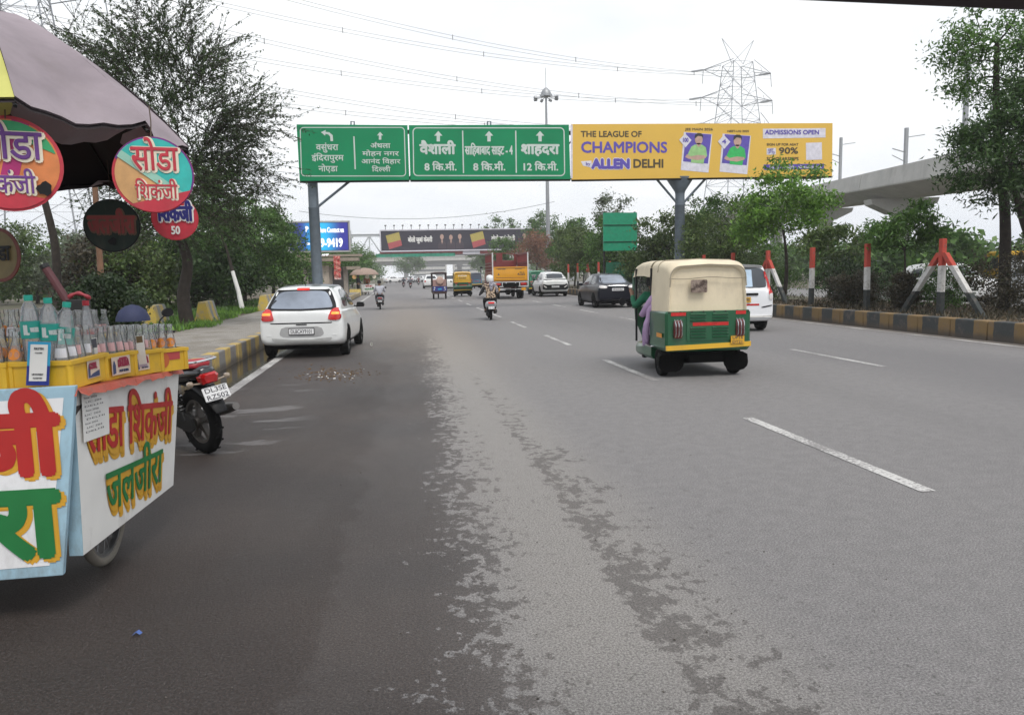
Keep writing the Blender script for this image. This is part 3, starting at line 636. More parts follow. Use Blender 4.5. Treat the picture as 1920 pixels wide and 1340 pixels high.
round_sign('round dark green hanging sign with dull red lettering, in the umbrella shade', 210, 423, 5.3, .172, R(6), [(P('sign_dark_green', (.008, .022, .015)), [], .96)], [('जलजीरा', 0, -.28, .62, 1.6, P('sign_dull_red', (.26, .045, .04)), P('sign_brown', (.14, .08, .05)), .05)], M_BLK, .25, hole=(.0, -.6, .17))
round_sign('round red hanging sign with blue lettering and the price 50', 328, 409, 5.3, .145, R(8), [(M_CRIM, [], .97)], [('िशकंजी', .02, -.12, .62, 1.45, mat('sign_blue', (.02, .02, .16), .5), M_PAPER, .06), ('50', 0, -.72, .34, .38, M_PAPER, None, .05)], mat('rim_red', (.40, .02, .03), .5), .5)
round_sign('round dull yellow hanging sign with red rim beside the umbrella pole', -2, 478, 5.2, .17, R(-25), [(P('sign_dull_yellow', (.20, .16, .06)), [], .88)], [('सोडा', 0, -.2, .5, 1.2, M_BLK, None, .05)], P('rim_dull_red', (.18, .04, .03)), .45)
# ================================================================== vehicles
M_GLS = mat('car_glass', (.035, .042, .05), .06, spec=.8, var=.3, scale=2); M_TINT = mat('pale_glass', (.20, .23, .28), .07, spec=.9, var=.35, scale=1.6)
M_TYRE = M_RUB; M_RIM = mat('wheel_metal', (.42, .42, .43), .35, .7); M_UNDER = mat('underbody', (.003, .003, .003), .95, spec=.1)
M_LAMP = mat('lamp_red', (.48, .015, .012), .18, coat=.6, var=.2, scale=22); M_LIT = mat('lamp_lit', (.9, .03, .02), .3, emit=.55); M_LENS = mat('lamp_clear', (.62, .60, .58), .15, coat=.5)
M_PLATE = mat('plate_white', (.70, .70, .70), .45, var=.05); M_PLY = mat('plate_yellow', (.62, .33, .02), .45, var=.05); M_CHR = mat('chrome', (.60, .60, .60), .18, 1.0, var=.03)
def paint(name, c, coat=.8, rough=.35, dirt=.12): return mat(name, c, rough, coat=coat, var=.04, scale=2, dirt=dirt)
def resample(P, d=.05):
    out = []
    for i in range(len(P)):
        a, b = Vector(P[i]), Vector(P[(i+1) % len(P)]); n = max(1, int((b-a).length/d)); out += [a.lerp(b, k/n) for k in range(n)]
    return out
def round_poly(P, it=2):
    P = [Vector(p) for p in P]
    for _ in range(it): P = [q for i in range(len(P)) for q in (P[i].lerp(P[(i+1) % len(P)], .2), P[i].lerp(P[(i+1) % len(P)], .8))]
    return P
def decal(bvh, poly, axis, off, name, m, parent, smooth=60):
    """an outline drawn on the rear ('r'), front ('f') or a flank ('l','x') and laid on the body, off metres proud, with a rim"""
    P = resample(poly); c = sum(P, Vector((0, 0)))/len(P)
    dirs = {'r': Vector((0, 1, 0)), 'f': Vector((0, -1, 0)), 'l': Vector((1, 0, 0)), 'x': Vector((-1, 0, 0))}; d = dirs[axis]
    def hit(u, z):
        o = Vector((u, 0, z)) if axis in 'rf' else Vector((0, u, z)); h = bvh.ray_cast(o-d*6, d)
        if h[0] is None: h = bvh.find_nearest(o-d*2)
        return h[0]
    rings = [[hit(*p)+d*.02 for p in P]]
    for s in (1, .86, .68, .48, .28, .1): rings.append([hit(*(c+(p-c)*s))-d*off for p in P])
    b = MB(); b.loft(rings, False, True)
    if axis in 'fx' : b.f = b.f
    o = b.build(name, m, parent, smooth)
    bm = bmesh.new(); bm.from_mesh(o.data); bmesh.ops.recalc_face_normals(bm, faces=bm.faces); bm.to_mesh(o.data); bm.free()
    f0 = max(o.data.polygons, key=lambda p: p.area)
    if f0.normal.dot(d) > 0: o.data.flip_normals()
    return o
def body_loft(st, sub=5, rsub=3):
    rings = []
    for (y, zb, ze, zr, wl, wb, wr) in st:
        h = [(0, zb), (.78*wl, zb), (.95*wl, zb+.04), (wl, zb+.45*(ze-zb)*.5), (wl, zb+.62*(ze-zb)), (wb+.012, ze-.05), (wb-.015, ze), ((wb+wr)/2+.025, (ze+zr)/2), (wr, zr-.05), (wr-.10, zr-.008), (0, zr+.012)]
        rings.append([Vector((x, y, z)) for x, z in h])
    rows = [catmull([r[j] for r in rings], sub) for j in range(11)]
    out = []
    for i in range(len(rows[0])):
        half = catmull([rows[j][i] for j in range(11)], rsub)
        out.append(half+[Vector((-p.x, p.y, p.z)) for p in half[-2:0:-1]])
    m = MB(); m.loft(out); return m
def wheel(parent, x, y, r, wd, rim=None, side=1):
    M = Matrix.Translation((x, y, r)) @ Matrix.Rotation(math.pi/2*side, 4, 'Y'); h = wd/2
    o = MB().lathe([(r*.62, -h*.8), (r*.80, -h), (r*.94, -h*.92), (r, -h*.6), (r, h*.6), (r*.94, h*.92), (r*.80, h), (r*.62, h*.8)], 28, M).build('wheel', M_TYRE, parent, 40)
    t = MB().lathe([(r*.63, h*.80), (r*.60, h*.55), (r*.2, h*.6), (.001, h*.62)], 24, M)
    for k in range(5):
        a = 2*math.pi*k/5; ca_, sa = math.cos(a), math.sin(a)
        t.add([(r*.12*ca_-r*.06*sa, r*.12*sa+r*.06*ca_, h*.75), (r*.12*ca_+r*.06*sa, r*.12*sa-r*.06*ca_, h*.75), (r*.6*ca_+r*.09*sa, r*.6*sa-r*.09*ca_, h*.85), (r*.6*ca_-r*.09*sa, r*.6*sa+r*.09*ca_, h*.85)], [(0, 1, 2, 3)], M)
    t.build('rim', rim or M_RIM, o, 30); return o
def plate(parent, x, y, z, w, h, s, m, rx=0, ink=None, lines=1, mtx=None):
    M = (mtx or Matrix.Translation((x, y, z))) @ Matrix.Rotation(rx, 4, 'X')
    t = MB(); t.prism(rrect(-w/2, -h/2, w/2, h/2, .008, 3), -.004, .004); o = t.build('number_plate', m, parent, M=M)
    t = MB(); t.rect(-w/2+.004, h/2-.006, w/2-.004, h/2-.003, -.0045); t.rect(-w/2+.004, -h/2+.003, w/2-.004, -h/2+.006, -.0045)
    ss = s if isinstance(s, list) else [s]; n = len(ss)
    for i, q in enumerate(ss): txt(t, q, .0, h*(.5-(i+.5)/n)-h*.32/n, h*.64/n, w*(.88 if len(q) > 4 else .8), emb=.02, y=-.0045)
    t.build('lettering', ink or M_INK, o, M=M); return o
def mirror(parent, x, y, z, m, s=1):
    t = MB(); t.box((x+s*.03, y+.02, z-.03), (.10, .03, .03)); t.loft([[(x+s*.05+s*px*k, y+dy, z+pz*k) for px, pz in ((0, -.06), (.17, -.055), (.19, 0), (.16, .06), (.02, .065), (0, 0))] for dy, k in ((-.035, .9), (.03, 1), (.075, .75))])
    return t.build('mirror', m, parent, 40)
STN = {
 'hatch': [(-1.905, .42, .80, .86, .70, .66, .50), (-1.885, .34, .90, .955, .81, .77, .58), (-1.80, .29, .965, 1.03, .855, .80, .61), (-1.64, .26, .985, 1.20, .865, .80, .60), (-1.44, .24, .985, 1.405, .868, .80, .575), (-1.22, .23, .98, 1.465, .868, .80, .575), (-.5, .23, .97, 1.50, .86, .80, .585), (.2, .23, .95, 1.465, .86, .80, .57), (.7, .23, .94, 1.27, .86, .79, .60), (1.12, .24, .92, .985, .86, .77, .62), (1.55, .26, .84, .90, .84, .74, .60), (1.85, .30, .66, .74, .74, .64, .5), (1.92, .36, .55, .60, .62, .54, .4)],
 'sedan': [(-2.13, .44, .80, .87, .70, .66, .52), (-2.105, .36, .90, .96, .80, .76, .6), (-2.0, .30, .96, 1.02, .85, .79, .64), (-1.75, .26, .985, 1.06, .865, .80, .64), (-1.45, .24, .985, 1.17, .868, .80, .60), (-1.0, .23, .98, 1.38, .868, .80, .57), (-.6, .23, .97, 1.455, .868, .80, .57), (-.1, .23, .96, 1.48, .86, .80, .575), (.5, .23, .95, 1.42, .86, .79, .57), (1.0, .24, .94, 1.15, .86, .78, .61), (1.35, .25, .90, .96, .85, .76, .62), (1.8, .27, .82, .88, .82, .72, .6), (2.08, .32, .64, .70, .70, .6, .5), (2.13, .38, .56, .6, .6, .5, .4)],
 'suv': [(-2.11, .48, .86, .94, .74, .70, .54), (-2.085, .40, .98, 1.05, .84, .79, .60), (-2.0, .34, 1.06, 1.13, .88, .81, .62), (-1.82, .31, 1.08, 1.32, .895, .81, .61), (-1.62, .29, 1.08, 1.50, .895, .81, .585), (-1.4, .28, 1.07, 1.57, .895, .81, .585), (-.6, .28, 1.06, 1.63, .89, .81, .60), (.1, .28, 1.05, 1.60, .89, .81, .59), (.65, .28, 1.04, 1.40, .89, .80, .61), (1.1, .29, 1.03, 1.10, .89, .79, .64), (1.6, .31, .98, 1.03, .87, .77, .64), (2.0, .36, .80, .88, .78, .68, .54), (2.1, .42, .66, .72, .66, .58, .44)],
 'wagon': [(-1.835, .42, .84, .92, .70, .68, .58), (-1.82, .33, .96, 1.03, .79, .77, .63), (-1.77, .28, 1.02, 1.12, .81, .79, .64), (-1.70, .26, 1.03, 1.36, .81, .79, .635), (-1.63, .25, 1.03, 1.60, .81, .79, .62), (-1.48, .25, 1.03, 1.655, .81, .79, .62), (-.8, .25, 1.02, 1.68, .81, .78, .625), (0, .25, 1.0, 1.67, .81, .78, .62), (.55, .25, .99, 1.52, .81, .77, .61), (.95, .25, .98, 1.15, .81, .76, .62), (1.2, .26, .97, 1.03, .80, .75, .62), (1.6, .28, .90, .96, .79, .72, .6), (1.82, .34, .7, .76, .7, .6, .5)],
}
def car(kind, label, x, y, rz, pm_, plate_s='', group=None, name=None, wheels=(.3, -1.22, 1.23), glass=None, roofmat=None, simple=False, cat='car'):
    st = STN[kind]; root = thing(name or {'hatch': 'hatchback_car', 'sedan': 'sedan_car', 'suv': 'suv_car', 'wagon': 'tall_hatchback_car'}[kind], label, cat, (x, y, 0), rz, group)
    b = body_loft(st); bvh = BVHTree.FromPolygons(b.v, b.f); b.build('body', pm_, root, 50)
    r, ya, yf = wheels; wmax = max(s[4] for s in st)
    for yy in (ya, yf):
        for s, ax in ((-1, 'l'), (1, 'x')):
            decal(bvh, [(yy+(r+.055)*math.cos(q), r+(r+.055)*math.sin(q)) for q in [2*math.pi*k/24 for k in range(24)]], ax, .006, 'wheel_arch', M_UNDER, root)
            wheel(root, s*(wmax-.085), yy, r, .19, side=s)
    t = MB(); t.box((0, 0, .26), (2*wmax-.3, -2*st[0][0]-.5, .16)); t.build('underbody', M_UNDER, root)
    return root, bvh, glass or M_GLS
def sidewin(root, bvh, g, polys):
    for P in polys:
        for ax in ('l', 'x'): decal(bvh, round_poly(P, 2), ax, .006, 'side_window', g, root)
mir = lambda P: [(-x, z) for x, z in reversed(P)]
sym = lambda H: H+[(-x, z) for x, z in reversed(H)]

# ---- the white hatchback
M_WCAR = paint('white_paint', (.70, .71, .70))
rt, bv, g = car('hatch', 'white hatchback car braking by the left kerb, red tail lamps lit', -1.80, 16.75, R(-3.5), M_WCAR, glass=M_TINT)
rt.scale = (.94, .95, .95); bo = rt.children[0].data; bo.materials.append(paint('roof_grey', (.07, .075, .08), .3, .4))
for p_ in bo.polygons:
    if p_.center.z > 1.43 and p_.center.y > -1.6: p_.material_index = 1
decal(bv, round_poly(sym([(.0, 1.455), (.50, 1.44), (.585, 1.35), (.72, 1.035), (.66, 1.0), (.0, .985)])), 'r', .014, 'rear_window_surround', M_BLK, rt)
decal(bv, round_poly(sym([(.0, 1.385), (.44, 1.375), (.53, 1.30), (.635, 1.06), (.60, 1.035), (.0, 1.02)])), 'r', .019, 'rear_window', g, rt)
decal(bv, round_poly(sym([(0, 1.475), (.48, 1.462), (.55, 1.42), (.46, 1.405), (0, 1.415)])), 'r', .035, 'spoiler', M_WCAR, rt)
decal(bv, rrect(-.13, 1.405, .13, 1.445, .015), 'r', .055, 'brake_light', M_LIT, rt)
lamp = [(.80, .78), (.565, .79), (.545, .83), (.61, 1.0), (.70, 1.04), (.80, 1.03), (.85, .95)]
for q in (lamp, mir(lamp)):
    o = decal(bv, round_poly(q), 'r', .022, 'tail_light', M_LAMP, rt)
    cx = .70 if q is lamp else -.70
    decal(bv, rrect(cx-.08, .90, cx+.08, .95, .015), 'r', .032, 'lit_bulb', mat('bulb_lit', (1, .22, .03), .3, emit=.9), o)
decal(bv, round_poly([(-.60, .72), (.60, .72), (.63, .735), (.63, .745), (-.63, .745), (-.63, .735)], 1), 'r', .003, 'boot_seam', M_UNDER, rt)
decal(bv, round_poly(sym([(0, .665), (.40, .66), (.46, .50), (.36, .445), (0, .445)]), 1), 'r', .004, 'plate_recess', mat('recess_grey', (.34, .34, .34), .5), rt)
decal(bv, round_poly(sym([(0, .40), (.52, .40), (.62, .445), (.58, .36), (.45, .345), (0, .345)]), 1), 'r', .012, 'lower_bumper', mat('bumper_grey', (.42, .42, .41), .5), rt)
t = MB(); t.prism(rrect(-.26, -.07, .26, .07, .01), -.012, .03); o = t.build('plate_frame', M_BLK, rt, M=Matrix.Translation((0, -1.915, .565)))
plate(rt, 0, -1.932, .565, .50, .115, 'DL8CAY9101', M_PLATE)
decal(bv, rrect(-.11, .695, .11, .712, .006), 'r', .012, 'boot_handle', M_BLK, rt)
for s in (-.66, .66): decal(bv, rrect(s-.05, .47, s+.05, .495, .01), 'r', .006, 'reflector', M_WCAR, rt)
sidewin(rt, bv, M_GLS, [[(-1.28, 1.03), (-.98, 1.36), (-.45, 1.42), (-.45, 1.02)], [(-.38, 1.02), (-.38, 1.42), (.15, 1.39), (.72, 1.06), (.7, 1.0)]])
for s in (-1, 1): mirror(rt, s*.80, .55, 1.0, M_BLK, s)
t = MB(); t.cyl((0, -1.15, 1.47), (0, -1.35, 1.56), .006); t.build('antenna', M_BLK, rt)
decal(bv, rrect(-1.45, .60, -1.25, .68, .01), 'x', .004, 'flank_badge', M_BLK, rt)

# ---- dark sedan-hatch
M_NVY = mat('dark_blue_paint', (.003, .004, .010), .3, var=.05, scale=2, spec=.25, coat=.05)
rt, bv, g = car('sedan', 'dark navy car with pale tail lamps ahead of the cream hooded auto rickshaw', 9.25, 33.2, R(0), M_NVY, wheels=(.31, -1.32, 1.25))
decal(bv, round_poly(sym([(.0, 1.44), (.46, 1.42), (.53, 1.33), (.64, 1.12), (.58, 1.08), (.0, 1.07)])), 'r', .006, 'rear_window', M_TINT, rt)
decal(bv, round_poly(sym([(.0, 1.475), (.46, 1.46), (.50, 1.435), (.0, 1.445)])), 'r', .03, 'spoiler', M_BLK, rt)
lamp = [(.83, .86), (.50, .85), (.46, .90), (.5, .97), (.80, 1.0), (.86, .95)]
for q in (lamp, mir(lamp)): decal(bv, round_poly(q), 'r', .015, 'tail_light', M_LENS, rt)
decal(bv, rrect(-.45, .955, .45, .985, .01), 'r', .012, 'chrome_strip', M_CHR, rt)
plate(rt, 0, -2.15, .80, .52, .12, 'HR26CK4567', M_PLATE)
sidewin(rt, bv, M_GLS, [[(-1.35, 1.04), (-.95, 1.32), (-.55, 1.39), (-.52, 1.01)], [(-.45, 1.01), (-.45, 1.40), (.3, 1.38), (.95, 1.06), (.9, 1.0)]])
for s in (-1, 1): mirror(rt, s*.80, .72, 1.0, M_NVY, s)
t = MB(); t.add([(0, -.62, 1.46), (-.02, -.75, 1.465), (.02, -.75, 1.465), (0, -.74, 1.53)], [(0, 1, 3), (0, 3, 2), (1, 2, 3)]); t.build('antenna', M_BLK, rt)
# ---- white suv with black lower tail
rt, bv, g = car('suv', 'white compact suv with black tail band, near the median posts', 10.1, 50.2, R(0), M_WCAR, wheels=(.34, -1.3, 1.28))
decal(bv, round_poly(sym([(.0, 1.52), (.52, 1.50), (.60, 1.36), (.64, 1.20), (.0, 1.19)])), 'r', .006, 'rear_window', M_GLS, rt)
decal(bv, rrect(-.82, 1.10, .82, 1.155, .02), 'r', .012, 'light_bar', M_BLK, rt)
decal(bv, round_poly(sym([(0, .80), (.58, .78), (.80, .86), (.86, .70), (.84, .45), (0, .44)]), 1), 'r', .012, 'lower_bumper', M_BLK, rt)
for s in (-1, 1):
    decal(bv, round_poly([(s*.55, .62), (s*.78, .76), (s*.80, .70), (s*.62, .58)], 1), 'r', .03, 'tail_light', M_LENS, rt); mirror(rt, s*.82, .55, 1.1, M_BLK, s)
plate(rt, 0, -2.135, .66, .50, .11, 'UP14ET2211', M_PLATE)
sidewin(rt, bv, M_GLS, [[(-1.5, 1.13), (-1.2, 1.46), (-.5, 1.54), (-.5, 1.1)], [(-.42, 1.1), (-.42, 1.54), (.2, 1.5), (.75, 1.14), (.7, 1.08)]])
# ---- white tall hatchback, yellow plate
rt, bv, g = car('wagon', 'white tall taxi car with tall red tail lamps and yellow plate beside the median kerb', 8.55, 19.3, R(-6), paint('taxi_white', (.72, .73, .75)), wheels=(.29, -1.2, 1.2))
decal(bv, round_poly(sym([(.0, 1.60), (.52, 1.58), (.62, 1.5), (.66, 1.14), (.60, 1.09), (.0, 1.08)]), 1), 'r', .006, 'rear_window', M_GLS, rt)
decal(bv, round_poly(sym([(0, 1.675), (.54, 1.655), (.6, 1.60), (0, 1.61)]), 1), 'r', .05, 'spoiler', mat('spoiler_grey', (.10, .10, .10), .5), rt)
for s in (-1, 1):
    P = [(s*.80, .86), (s*.70, .87), (s*.685, 1.05), (s*.655, 1.5), (s*.63, 1.62), (s*.68, 1.62), (s*.745, 1.42), (s*.80, 1.06)]
    decal(bv, round_poly(P if s > 0 else P[::-1], 1), 'r', .02, 'tail_light', M_LAMP, rt); mirror(rt, s*.76, .4, 1.1, M_BLK, s)
    P = [(s*.795, .80), (s*.70, .80), (s*.69, .93), (s*.79, .97)]; decal(bv, round_poly(P if s > 0 else P[::-1], 1), 'r', .024, 'indicator', M_LENS, rt)
    decal(bv, round_poly([(s*.50, .62), (s*.78, .67), (s*.78, .64), (s*.52, .59)] if s > 0 else [(s*.52, .59), (s*.78, .64), (s*.78, .67), (s*.50, .62)], 1), 'r', .008, 'bumper_slot', M_BLK, rt)
decal(bv, rrect(-.52, .905, .42, .965, .02), 'r', .02, 'plate_garnish', M_BLK, rt)
plate(rt, -.02, -1.862, .80, .50, .14, 'UP14NT7890', M_PLY)
decal(bv, rrect(-.45, .655, .45, .70, .006), 'r', .006, 'red_strip', M_LAMP, rt)
decal(bv, rrect(-.80, .36, .80, .41, .02), 'r', .03, 'bumper_bar', M_WHT, rt)
o = decal(bv, rrect(-.42, 1.12, .30, 1.54, .02), 'r', .010, 'window_poster', mat('poster_blue', (.40, .52, .64), .5), rt)
t = MB(); [txt(t, s, -.08, z, h, w, y=-1.80, emb=.05) for s, z, h, w in (('76', 1.36, .09, .16), ('SWACHHATA', 1.29, .035, .4), ('ABHIYAN', 1.23, .035, .34))]
t.build('lettering', M_NAVY, o); [setattr(v, 'co', (bv.ray_cast(Vector((v.co.x, -6, v.co.z)), Vector((0, 1, 0)))[0] or v.co)-Vector((0, .013, 0))) for v in o.children[0].data.vertices]
sidewin(rt, bv, M_GLS, [[(-1.4, 1.08), (-1.3, 1.52), (-.55, 1.58), (-.55, 1.06)], [(-.47, 1.06), (-.47, 1.58), (.2, 1.55), (.65, 1.08)]])
decal(bv, disc(.0, 1.02, .04, 14), 'r', .01, 'emblem', M_CHR, rt)
# ---- more distant cars
M_SIL = paint('silver_paint', (.48, .49, .50)); M_WH2 = paint('far_white', (.68, .68, .67))
for kind, lb, px, py, m_, rz in (('suv', 'white car just left of the e-rickshaw, half hidden by it', 809, 541, M_WH2, 0), ('suv', 'white suv between the e-rickshaw and the green yellow auto', 846, 545, M_WH2, 0), ('sedan', 'white car far off by the trees on the left road edge', 737, 530.5, M_WH2, R(-60)), ('hatch', 'white car far off behind the far scooter riders', 776, 530, M_SIL, R(-30)), ('sedan', 'white car on the hazy far bend, right of the flyover tree', 793, 530, M_WH2, R(30))):
    p = G(px, py); rt, bv, g = car(kind, lb, p.x, p.y+1.9, rz, m_)
    H_ = {'suv': 1.5, 'sedan': 1.4, 'hatch': 1.38}[kind]
    decal(bv, sym([(0, H_), (.46, H_-.02), (.6, 1.16), (0, 1.14)]), 'r', .006, 'rear_window', M_GLS, rt)
    for s in (-1, 1): decal(bv, rrect(s*.72-.09, .78, s*.72+.09, .95, .02), 'r', .015, 'tail_light', M_LAMP, rt)
    decal(bv, rrect(-.25, .6, .25, .71, .02), 'r', .015, 'number_plate', M_PLATE, rt)
    sidewin(rt, bv, M_GLS, [[(-1.2, 1.06), (-.95, 1.32), (-.45, 1.38), (-.45, 1.04)], [(-.38, 1.04), (-.38, 1.38), (.15, 1.35), (.6, 1.08)]])
# ================================================================== people
SKIN = mat('brown_skin', (.22, .115, .07), .6, var=.06)
def skin_mesh(name, chains, m, parent, sub=1, root=0):
    """chains: lists of (x, y, z, r); a chain starts where its first point repeats one already laid"""
    bm = bmesh.new(); ly = bm.verts.layers.skin.verify(); idx = {}; order = []
    for ch in chains:
        prev = None
        for x, y, z, r in ch:
            k = (round(x, 3), round(y, 3), round(z, 3))
            if k not in idx:
                v = bm.verts.new((x, y, z)); v[ly].radius = (r, r); idx[k] = v; order.append(v)
            v = idx[k]
            if prev is not None and prev is not v and not bm.edges.get((prev, v)): bm.edges.new((prev, v))
            prev = v
    order[root][ly].use_root = True
    me = bpy.data.meshes.new(name); bm.to_mesh(me); bm.free()
    o = bpy.data.objects.new(name, me); COL.objects.link(o)
    sk = o.modifiers.new('skin', 'SKIN'); sk.use_smooth_shade = True; s = o.modifiers.new('sub', 'SUBSURF'); s.levels = s.render_levels = sub
    dg = bpy.context.evaluated_depsgraph_get(); me2 = bpy.data.meshes.new_from_object(o.evaluated_get(dg)); o.modifiers.clear(); o.data = me2; bpy.data.meshes.remove(me)
    me2.materials.clear(); me2.materials.append(m)
    me2.polygons.foreach_set('use_smooth', [True]*len(me2.polygons))
    if parent: o.parent = parent
    return o
def mirx(ch): return [(-x, y, z, r) for x, y, z, r in ch]
def person(label, loc, rz, pose, top, bottom, hair, head='hair', scale=1, group=None, topname='shirt', sleeve=.045, shoes=None):
    """pose: joints of the right side (x>0) plus spine; clothes are skins a little fuller than the body"""
    r = thing('person', label, 'person', loc, rz, group); r.scale = (scale,)*3; J = pose
    P, C_, N, Hd = J['pelvis'], J['chest'], J['neck'], J['head']
    def v(p, rad): return (*p, rad)
    arm = {}; ch = []; sp = [v(P, .125), v(tuple((a+b)/2 for a, b in zip(P, C_)), .115), v(C_, .125), v(N, .052), v((Hd[0], Hd[1], Hd[2]-.05), .075), v(Hd, .098), v((Hd[0], Hd[1]-.01, Hd[2]+.075), .075)]
    ch.append(sp)
    for s in ('R', 'L'):
        f = 1 if s == 'R' else -1
        sh, el, ha = J.get('sh'+s) or (f*J['sh'][0], *J['sh'][1:]), J.get('el'+s) or (f*J['el'][0], *J['el'][1:]), J.get('ha'+s) or (f*J['ha'][0], *J['ha'][1:])
        hp, kn, an, to = [J.get(q+s) or (f*J[q][0], *J[q][1:]) for q in ('hp', 'kn', 'an', 'to')]
        d = (Vector(ha)-Vector(el)).normalized(); hand = [v(ha, .030), v(tuple(Vector(ha)+d*.05), .036), v(tuple(Vector(ha)+d*.10+Vector((0, 0, -.02))), .022)]
        ch.append([v(C_, .125), v(sh, .062), v(el, .042)]+hand)
        for k in range(4): ch.append([hand[1], v(tuple(Vector(hand[1][:3])+d*.05+Vector((f*(.022-.014*k), 0, .012))), .009), v(tuple(Vector(hand[1][:3])+d*.07+Vector((f*(.022-.014*k), 0, -.02))), .008)])
        ch.append([hand[0], v(tuple(Vector(ha)+d*.035+Vector((-f*.04, 0, .015))), .010)])
        ch.append([v(P, .125), v(hp, .092), v(kn, .062), v(an, .042), v(to, .036)])
        arm[s] = (sh, el, ha, hp, kn, an, to)
    ch.append([v(Hd, .098), v((Hd[0], Hd[1]+.10, Hd[2]-.02), .022)])
    body = skin_mesh('body', ch, SKIN, r)
    cs = [[v(P, .150), v(tuple((a+b)/2 for a, b in zip(P, C_)), .145), v(C_, .155), v(tuple(Vector(C_).lerp(Vector(N), .7)), .075)]]
    for s in 'RL':
        sh, el, ha = arm[s][:3]; cs.append([v(C_, .155), v(sh, .085), v(el, .064), v(tuple(Vector(el).lerp(Vector(ha), .82)), sleeve)])
    skin_mesh(topname, cs, top, r)
    cs = [[v(tuple(Vector(P)+Vector((0, 0, .05))), .13), v(P, .14)]]
    for s in 'RL':
        hp, kn, an, to = arm[s][3:]; cs.append([v(P, .14), v(hp, .110), v(kn, .080), v(tuple(Vector(kn).lerp(Vector(an), .9)), .062)])
    skin_mesh('trousers', cs, bottom, r)
    for s in 'RL':
        an, to = arm[s][5:]; skin_mesh('shoe', [[v(tuple(Vector(an)+Vector((0, -.03, -.035))), .045), v(tuple(Vector(an).lerp(Vector(to), .6)+Vector((0, 0, -.02))), .045), v(tuple(Vector(to)+Vector((0, .02, 0))), .034)]], shoes or M_BLK, r)
    if head == 'hair':
        m = MB(); M = Matrix.Translation((Hd[0], Hd[1]-.012, Hd[2]+.03))
        m.lathe([(.108, -.06), (.114, 0), (.108, .05), (.08, .095), (.03, .115), (.001, .118)], 16, M, cap=False); m.build('hair', hair, r, 80)
    return r
RIDE = dict(pelvis=(0, 0, .86), chest=(0, .05, 1.22), neck=(0, .08, 1.42), head=(0, .13, 1.56), sh=(.19, .06, 1.33), el=(.30, .22, 1.08), ha=(.29, .50, 1.04), hp=(.11, .04, .84), kn=(.20, .42, .80), an=(.17, .36, .40), to=(.18, .50, .36))
SIT = dict(pelvis=(0, 0, .55), chest=(0, .02, .93), neck=(0, .04, 1.13), head=(0, .08, 1.27), sh=(.19, .03, 1.04), el=(.30, .16, .80), ha=(.26, .42, .78), hp=(.11, .06, .53), kn=(.17, .46, .55), an=(.16, .50, .16), to=(.17, .64, .10))
# ================================================================== two wheelers
def moto_wheel(root, y, r, w, rim=None, z=None):
    z = z or r
    t = MB(); t.loft([[(w*math.cos(b), y+(r-w*1.1+w*1.1*math.sin(b))*math.cos(a), z+(r-w*1.1+w*1.1*math.sin(b))*math.sin(a)) for b in [2*math.pi*k/10 for k in range(10)]] for a in [2*math.pi*k/36 for k in range(37)]], False, False)
    for k in range(48):                                   # tread blocks
        a = 2*math.pi*k/48; x = (-.5, .5, 0)[k % 3]*w
        t.box((x, y+(r-.002)*math.cos(a), z+(r-.002)*math.sin(a)), (w*.55, .016, .008), Euler((a-math.pi/2, 0, 0)))
    o = t.build('wheel', M_RUB, root, 50); t = MB(); q = r-w*2.0
    t.loft([[(dx, y+e*math.cos(a), z+e*math.sin(a)) for dx, e in ((-w*.6, q+.012), (w*.6, q+.012), (w*.5, q-.02), (-w*.5, q-.02))] for a in [2*math.pi*k/36 for k in range(37)]], False, False)
    for k in range(5):
        a = 2*math.pi*k/5+.3; d = Vector((0, math.cos(a), math.sin(a))); n_ = Vector((0, -math.sin(a), math.cos(a))); c = Vector((0, y, z))
        t.loft([[c+d*e+n_*hw*sx+Vector((hx*sy, 0, 0)) for sx, sy in ((-1, -1), (1, -1), (1, 1), (-1, 1))] for e, hw, hx in ((.03, .035, .03), (q*.55, .018, .02), (q, .026, .022))])
    t.cyl((-.06, y, z), (.06, y, z), .045, n=14); t.build('rim', rim or mat('dark_alloy', (.13, .12, .11), .5, .6, dirt=.4), o, 40); return o
M_SEAT = mat('red_seat', (.33, .02, .03), .45, dirt=.15)
